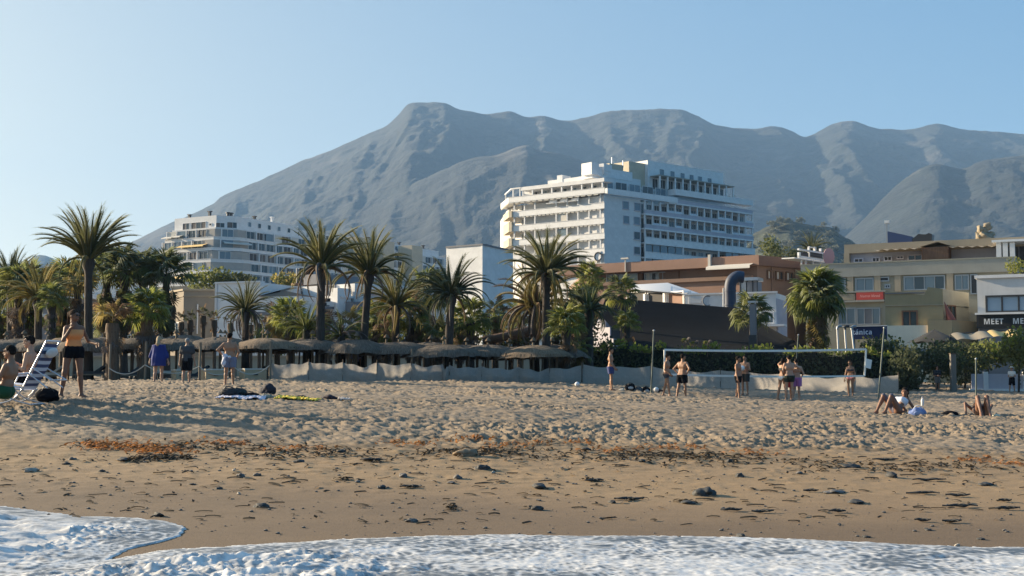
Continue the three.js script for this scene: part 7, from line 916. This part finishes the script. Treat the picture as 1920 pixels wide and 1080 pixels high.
// ---------- stones, driftwood, weed ----------
const STONE = { dark: M(0.055, 0.056, 0.055, 0.75, { map: grainTex, bumpMap: grainTex, bumpScale: 0.01 }), grey: M(0.16, 0.15, 0.14, 0.8, { map: grainTex, bumpMap: grainTex, bumpScale: 0.01 }), pale: M(0.46, 0.41, 0.34, 0.8, { map: grainTex }), tan: M(0.30, 0.22, 0.14, 0.85, { map: grainTex }) };
const SIDE = (x) => x < 300 ? 'far left' : x < 640 ? 'left' : x < 960 ? 'left of centre' : x < 1280 ? 'right of centre' : x < 1640 ? 'right' : 'far right', NEAR = (y) => y < 870 ? 'near the wrack line' : y < 925 ? 'on upper wet sand' : y < 970 ? 'halfway down the wet sand' : 'close to the foam';
[[57, 884, 30, 7, 'pale'], [295, 968, 26, 8, 'dark'], [490, 951, 30, 9, 'dark'], [410, 917, 13, 5, 'dark'], [447, 927, 9, 5, 'pale'], [450, 895, 16, 6, 'grey'], [481, 893, 16, 6, 'grey'], [125, 869, 16, 4, 'dark'], [190, 884, 15, 4, 'dark'], [135, 861, 14, 5, 'grey'], [273, 861, 14, 5, 'grey'], [438, 885, 8, 4, 'pale'], [360, 909, 18, 3, 'dark'], [875, 856, 42, 15, 'tan'], [905, 881, 26, 10, 'dark'], [858, 897, 20, 9, 'grey'], [755, 894, 22, 8, 'grey'], [925, 886, 9, 5, 'pale'], [1010, 915, 36, 9, 'dark'], [1007, 956, 26, 9, 'dark'], [773, 979, 24, 8, 'grey'], [715, 915, 24, 7, 'dark'], [846, 906, 22, 4, 'grey'], [1148, 943, 15, 6, 'dark'], [1205, 870, 18, 7, 'dark'], [1322, 929, 44, 16, 'dark'], [1388, 896, 22, 9, 'dark'], [1369, 868, 16, 6, 'dark'], [1600, 878, 34, 8, 'dark'], [1672, 897, 26, 10, 'dark'], [1605, 943, 40, 6, 'dark'], [1390, 1007, 18, 7, 'dark'], [1625, 1008, 18, 4, 'dark'], [1840, 1012, 18, 4, 'dark'], [1795, 1024, 14, 5, 'pale'], [1740, 994, 18, 4, 'dark'], [1850, 910, 36, 6, 'dark'], [1567, 924, 44, 6, 'grey'], [1290, 944, 34, 6, 'dark'], [640, 848, 20, 6, 'dark'], [1100, 846, 18, 6, 'dark'], [230, 862, 30, 6, 'dark'], [1500, 890, 18, 5, 'grey'], [670, 905, 14, 4, 'grey'], [560, 868, 20, 5, 'dark']].forEach(([x, y, w, h, m], k) => {
  const p = onSand(x, y), s = -p.z / FOCAL, W = w * s / 2, H = h * s / 1.5, t = thing('beach_rock', `${w > 30 ? 'large' : w > 17 ? 'medium' : 'small'} ${h / w < 0.2 ? 'flat ' : ''}${{ dark: 'dark', grey: 'grey', pale: 'pale', tan: 'brown' }[m]} stone ${NEAR(y)}, ${['resting on', 'set in', 'sunk in', 'lying on', 'alone on', 'shadowed on'][k % 6]} the ${SIDE(x)} sand`, 'rock', V(p.x, p.y, p.z - W * 0.3), h2(k, 3) * 6.28, 'stones on the wet sand');
  const g = lump(1, 1, 0.75, k * 3.7, 0.30), q = g.attributes.position; for (let i = 0; i < q.count; i++) { const a = Math.round(q.getY(i) * 3) / 3; q.setY(i, lerp(q.getY(i), a, 0.35)); } g.computeVertexNormals(); const r = part('stone', g, STONE[m], t); r.scale.set(W, H, W * 0.9); r.position.y = H * 0.35;
});
[[1730, 927, 60], [1797, 931, 46], [1742, 902, 62], [1800, 951, 66], [1570, 961, 32], [1430, 961, 42], [1372, 958, 40], [1730, 978, 30], [1786, 980, 36], [1660, 864, 50], [1180, 937, 56], [770, 914, 40], [700, 865, 46], [1115, 902, 34], [1885, 941, 24], [1890, 956, 46], [1520, 922, 28]].forEach(([x, y, w], k) => {
  const p = onSand(x, y), s = -p.z / FOCAL, W = w * s / 2, t = thing('driftwood', `${w > 58 ? 'longest' : w > 45 ? 'long' : w > 34 ? 'short' : 'shortest'} thin dark stick ${NEAR(y)}, ${SIDE(x)}, ${['lowest', 'second', 'upper', 'last', 'bare', 'bent', 'straight', 'middle', 'nearest', 'farthest', 'thickest'][k % 11]} of those there`, 'driftwood', V(p.x, p.y + 0.012, p.z), 0, 'driftwood sticks on the sand'), R = rng(k + 90), pts = []; for (let j = 0; j <= 5; j++) pts.push(V(lerp(-W, W, j / 5), 0.006 + 0.014 * R(), (R() - 0.5) * W * 0.35)); part('stick', tube(pts, (u) => 0.006 + 0.012 * Math.sin(Math.PI * clamp(u, 0.1, 0.95)), 18, 6), STONE.dark, t); part('twig', tube([pts[2], pts[2].clone().add(V(W * 0.25, 0.02, 0.05)), pts[2].clone().add(V(W * 0.5, 0.012, 0.10))], 0.005, 8, 5), STONE.dark, t);
});
function ribbons(n, spot, len, seed, clump = 1, flat = 0) { const R = rng(seed), pos = [], idx = [], uv = []; for (let k = 0; k < n; k++) { const [x, z] = spot(R, k), a = flat ? (R() - 0.5) * 0.7 : R() * 6.283, L = len * (0.5 + R()), w = 0.006 + 0.012 * R(), bend = (R() - 0.5) * 2.4, b = pos.length / 3, m = 4, lift = 0.004 + 0.022 * R() * clump; let px = x, pz = z, an = a; for (let j = 0; j <= m; j++) { const y = sandHeight(px, pz) + 0.006 + lift * Math.sin(Math.PI * j / m); pos.push(px - Math.sin(an) * w, y, pz + Math.cos(an) * w, px + Math.sin(an) * w, y + w * 0.8, pz - Math.cos(an) * w); uv.push(0, 0, 0, 0); if (j) idx.push(b + j * 2 - 2, b + j * 2 - 1, b + j * 2, b + j * 2 - 1, b + j * 2 + 1, b + j * 2); an += bend / m; px += Math.cos(an) * L / m; pz += Math.sin(an) * L / m; } } return fromArrays(pos, idx, uv); }
const WEED = LEAF(0.38, 0.16, 0.045, 0.5), WEEDD = LEAF(0.055, 0.042, 0.026, 0.3);
{ const spot = (list) => (R) => { const [x, y, rx, ry] = list[Math.floor(R() * list.length)], g = (R() + R() + R() - 1.5) / 1.0, h = (R() + R() + R() - 1.5) / 1.0, p = onSand(x + g * rx, y + h * ry); return [p.x, p.z]; };
  stuff('orange_seaweed', ribbons(330, spot([[215, 838, 60, 8], [262, 841, 52, 6], [182, 833, 36, 5], [300, 846, 60, 6], [245, 836, 130, 12]]), 0.12, 1, 1.4), WEED);
  stuff('orange_seaweed', ribbons(420, spot([[430, 832, 60, 5], [560, 842, 60, 6], [760, 832, 70, 6], [880, 826, 50, 5], [960, 838, 60, 6], [1060, 834, 60, 5], [1150, 846, 70, 6], [1260, 842, 60, 6], [1420, 850, 60, 6], [1830, 862, 50, 5], [1890, 868, 40, 5]]), 0.10, 2, 1), WEED);
  stuff('dark_seaweed', ribbons(1300, spot([[360, 838, 220, 9], [560, 850, 160, 12], [1000, 853, 300, 12], [1350, 864, 260, 11], [1700, 878, 220, 11], [300, 858, 60, 5], [1250, 856, 120, 7], [900, 846, 120, 6]]), 0.11, 3, 1), WEEDD);
  stuff('dark_seaweed', ribbons(150, spot([[245, 863, 16, 2.5], [650, 900, 16, 3], [1112, 900, 14, 2.5], [850, 953, 15, 5], [1290, 942, 16, 2], [705, 866, 16, 3], [770, 914, 16, 2], [1180, 936, 18, 2]]), 0.10, 5, 0.8), WEEDD);
  stuff('dark_seaweed', ribbons(260, (R) => { const p = onSand(R() * 1920, 862 + 120 * R() ** 1.9); return [p.x, p.z]; }, 0.11, 4, 0.5), WEEDD);
  stuff('dark_seaweed', ribbons(190, (R) => { const p = onSand(R() * 1940 - 10, 852 + 135 * R() ** 1.5); return [p.x, p.z]; }, 0.15, 7, 0.25, 1), WEEDD);
  const R = rng(6), pb = []; for (let k = 0; k < 900; k++) { const y = 850 + 160 * R() ** 1.7, p = onSand(R() * 2000 - 40, y), r = 0.006 + 0.016 * R() ** 2.5, s = new THREE.IcosahedronGeometry(r, 0); s.scale(1.3, 0.7, 1); s.translate(p.x, p.y + r * 0.3, p.z); pb.push(s); } stuff('pebbles', merge(pb), STONE.grey);
}

renderer.render(scene, camera);
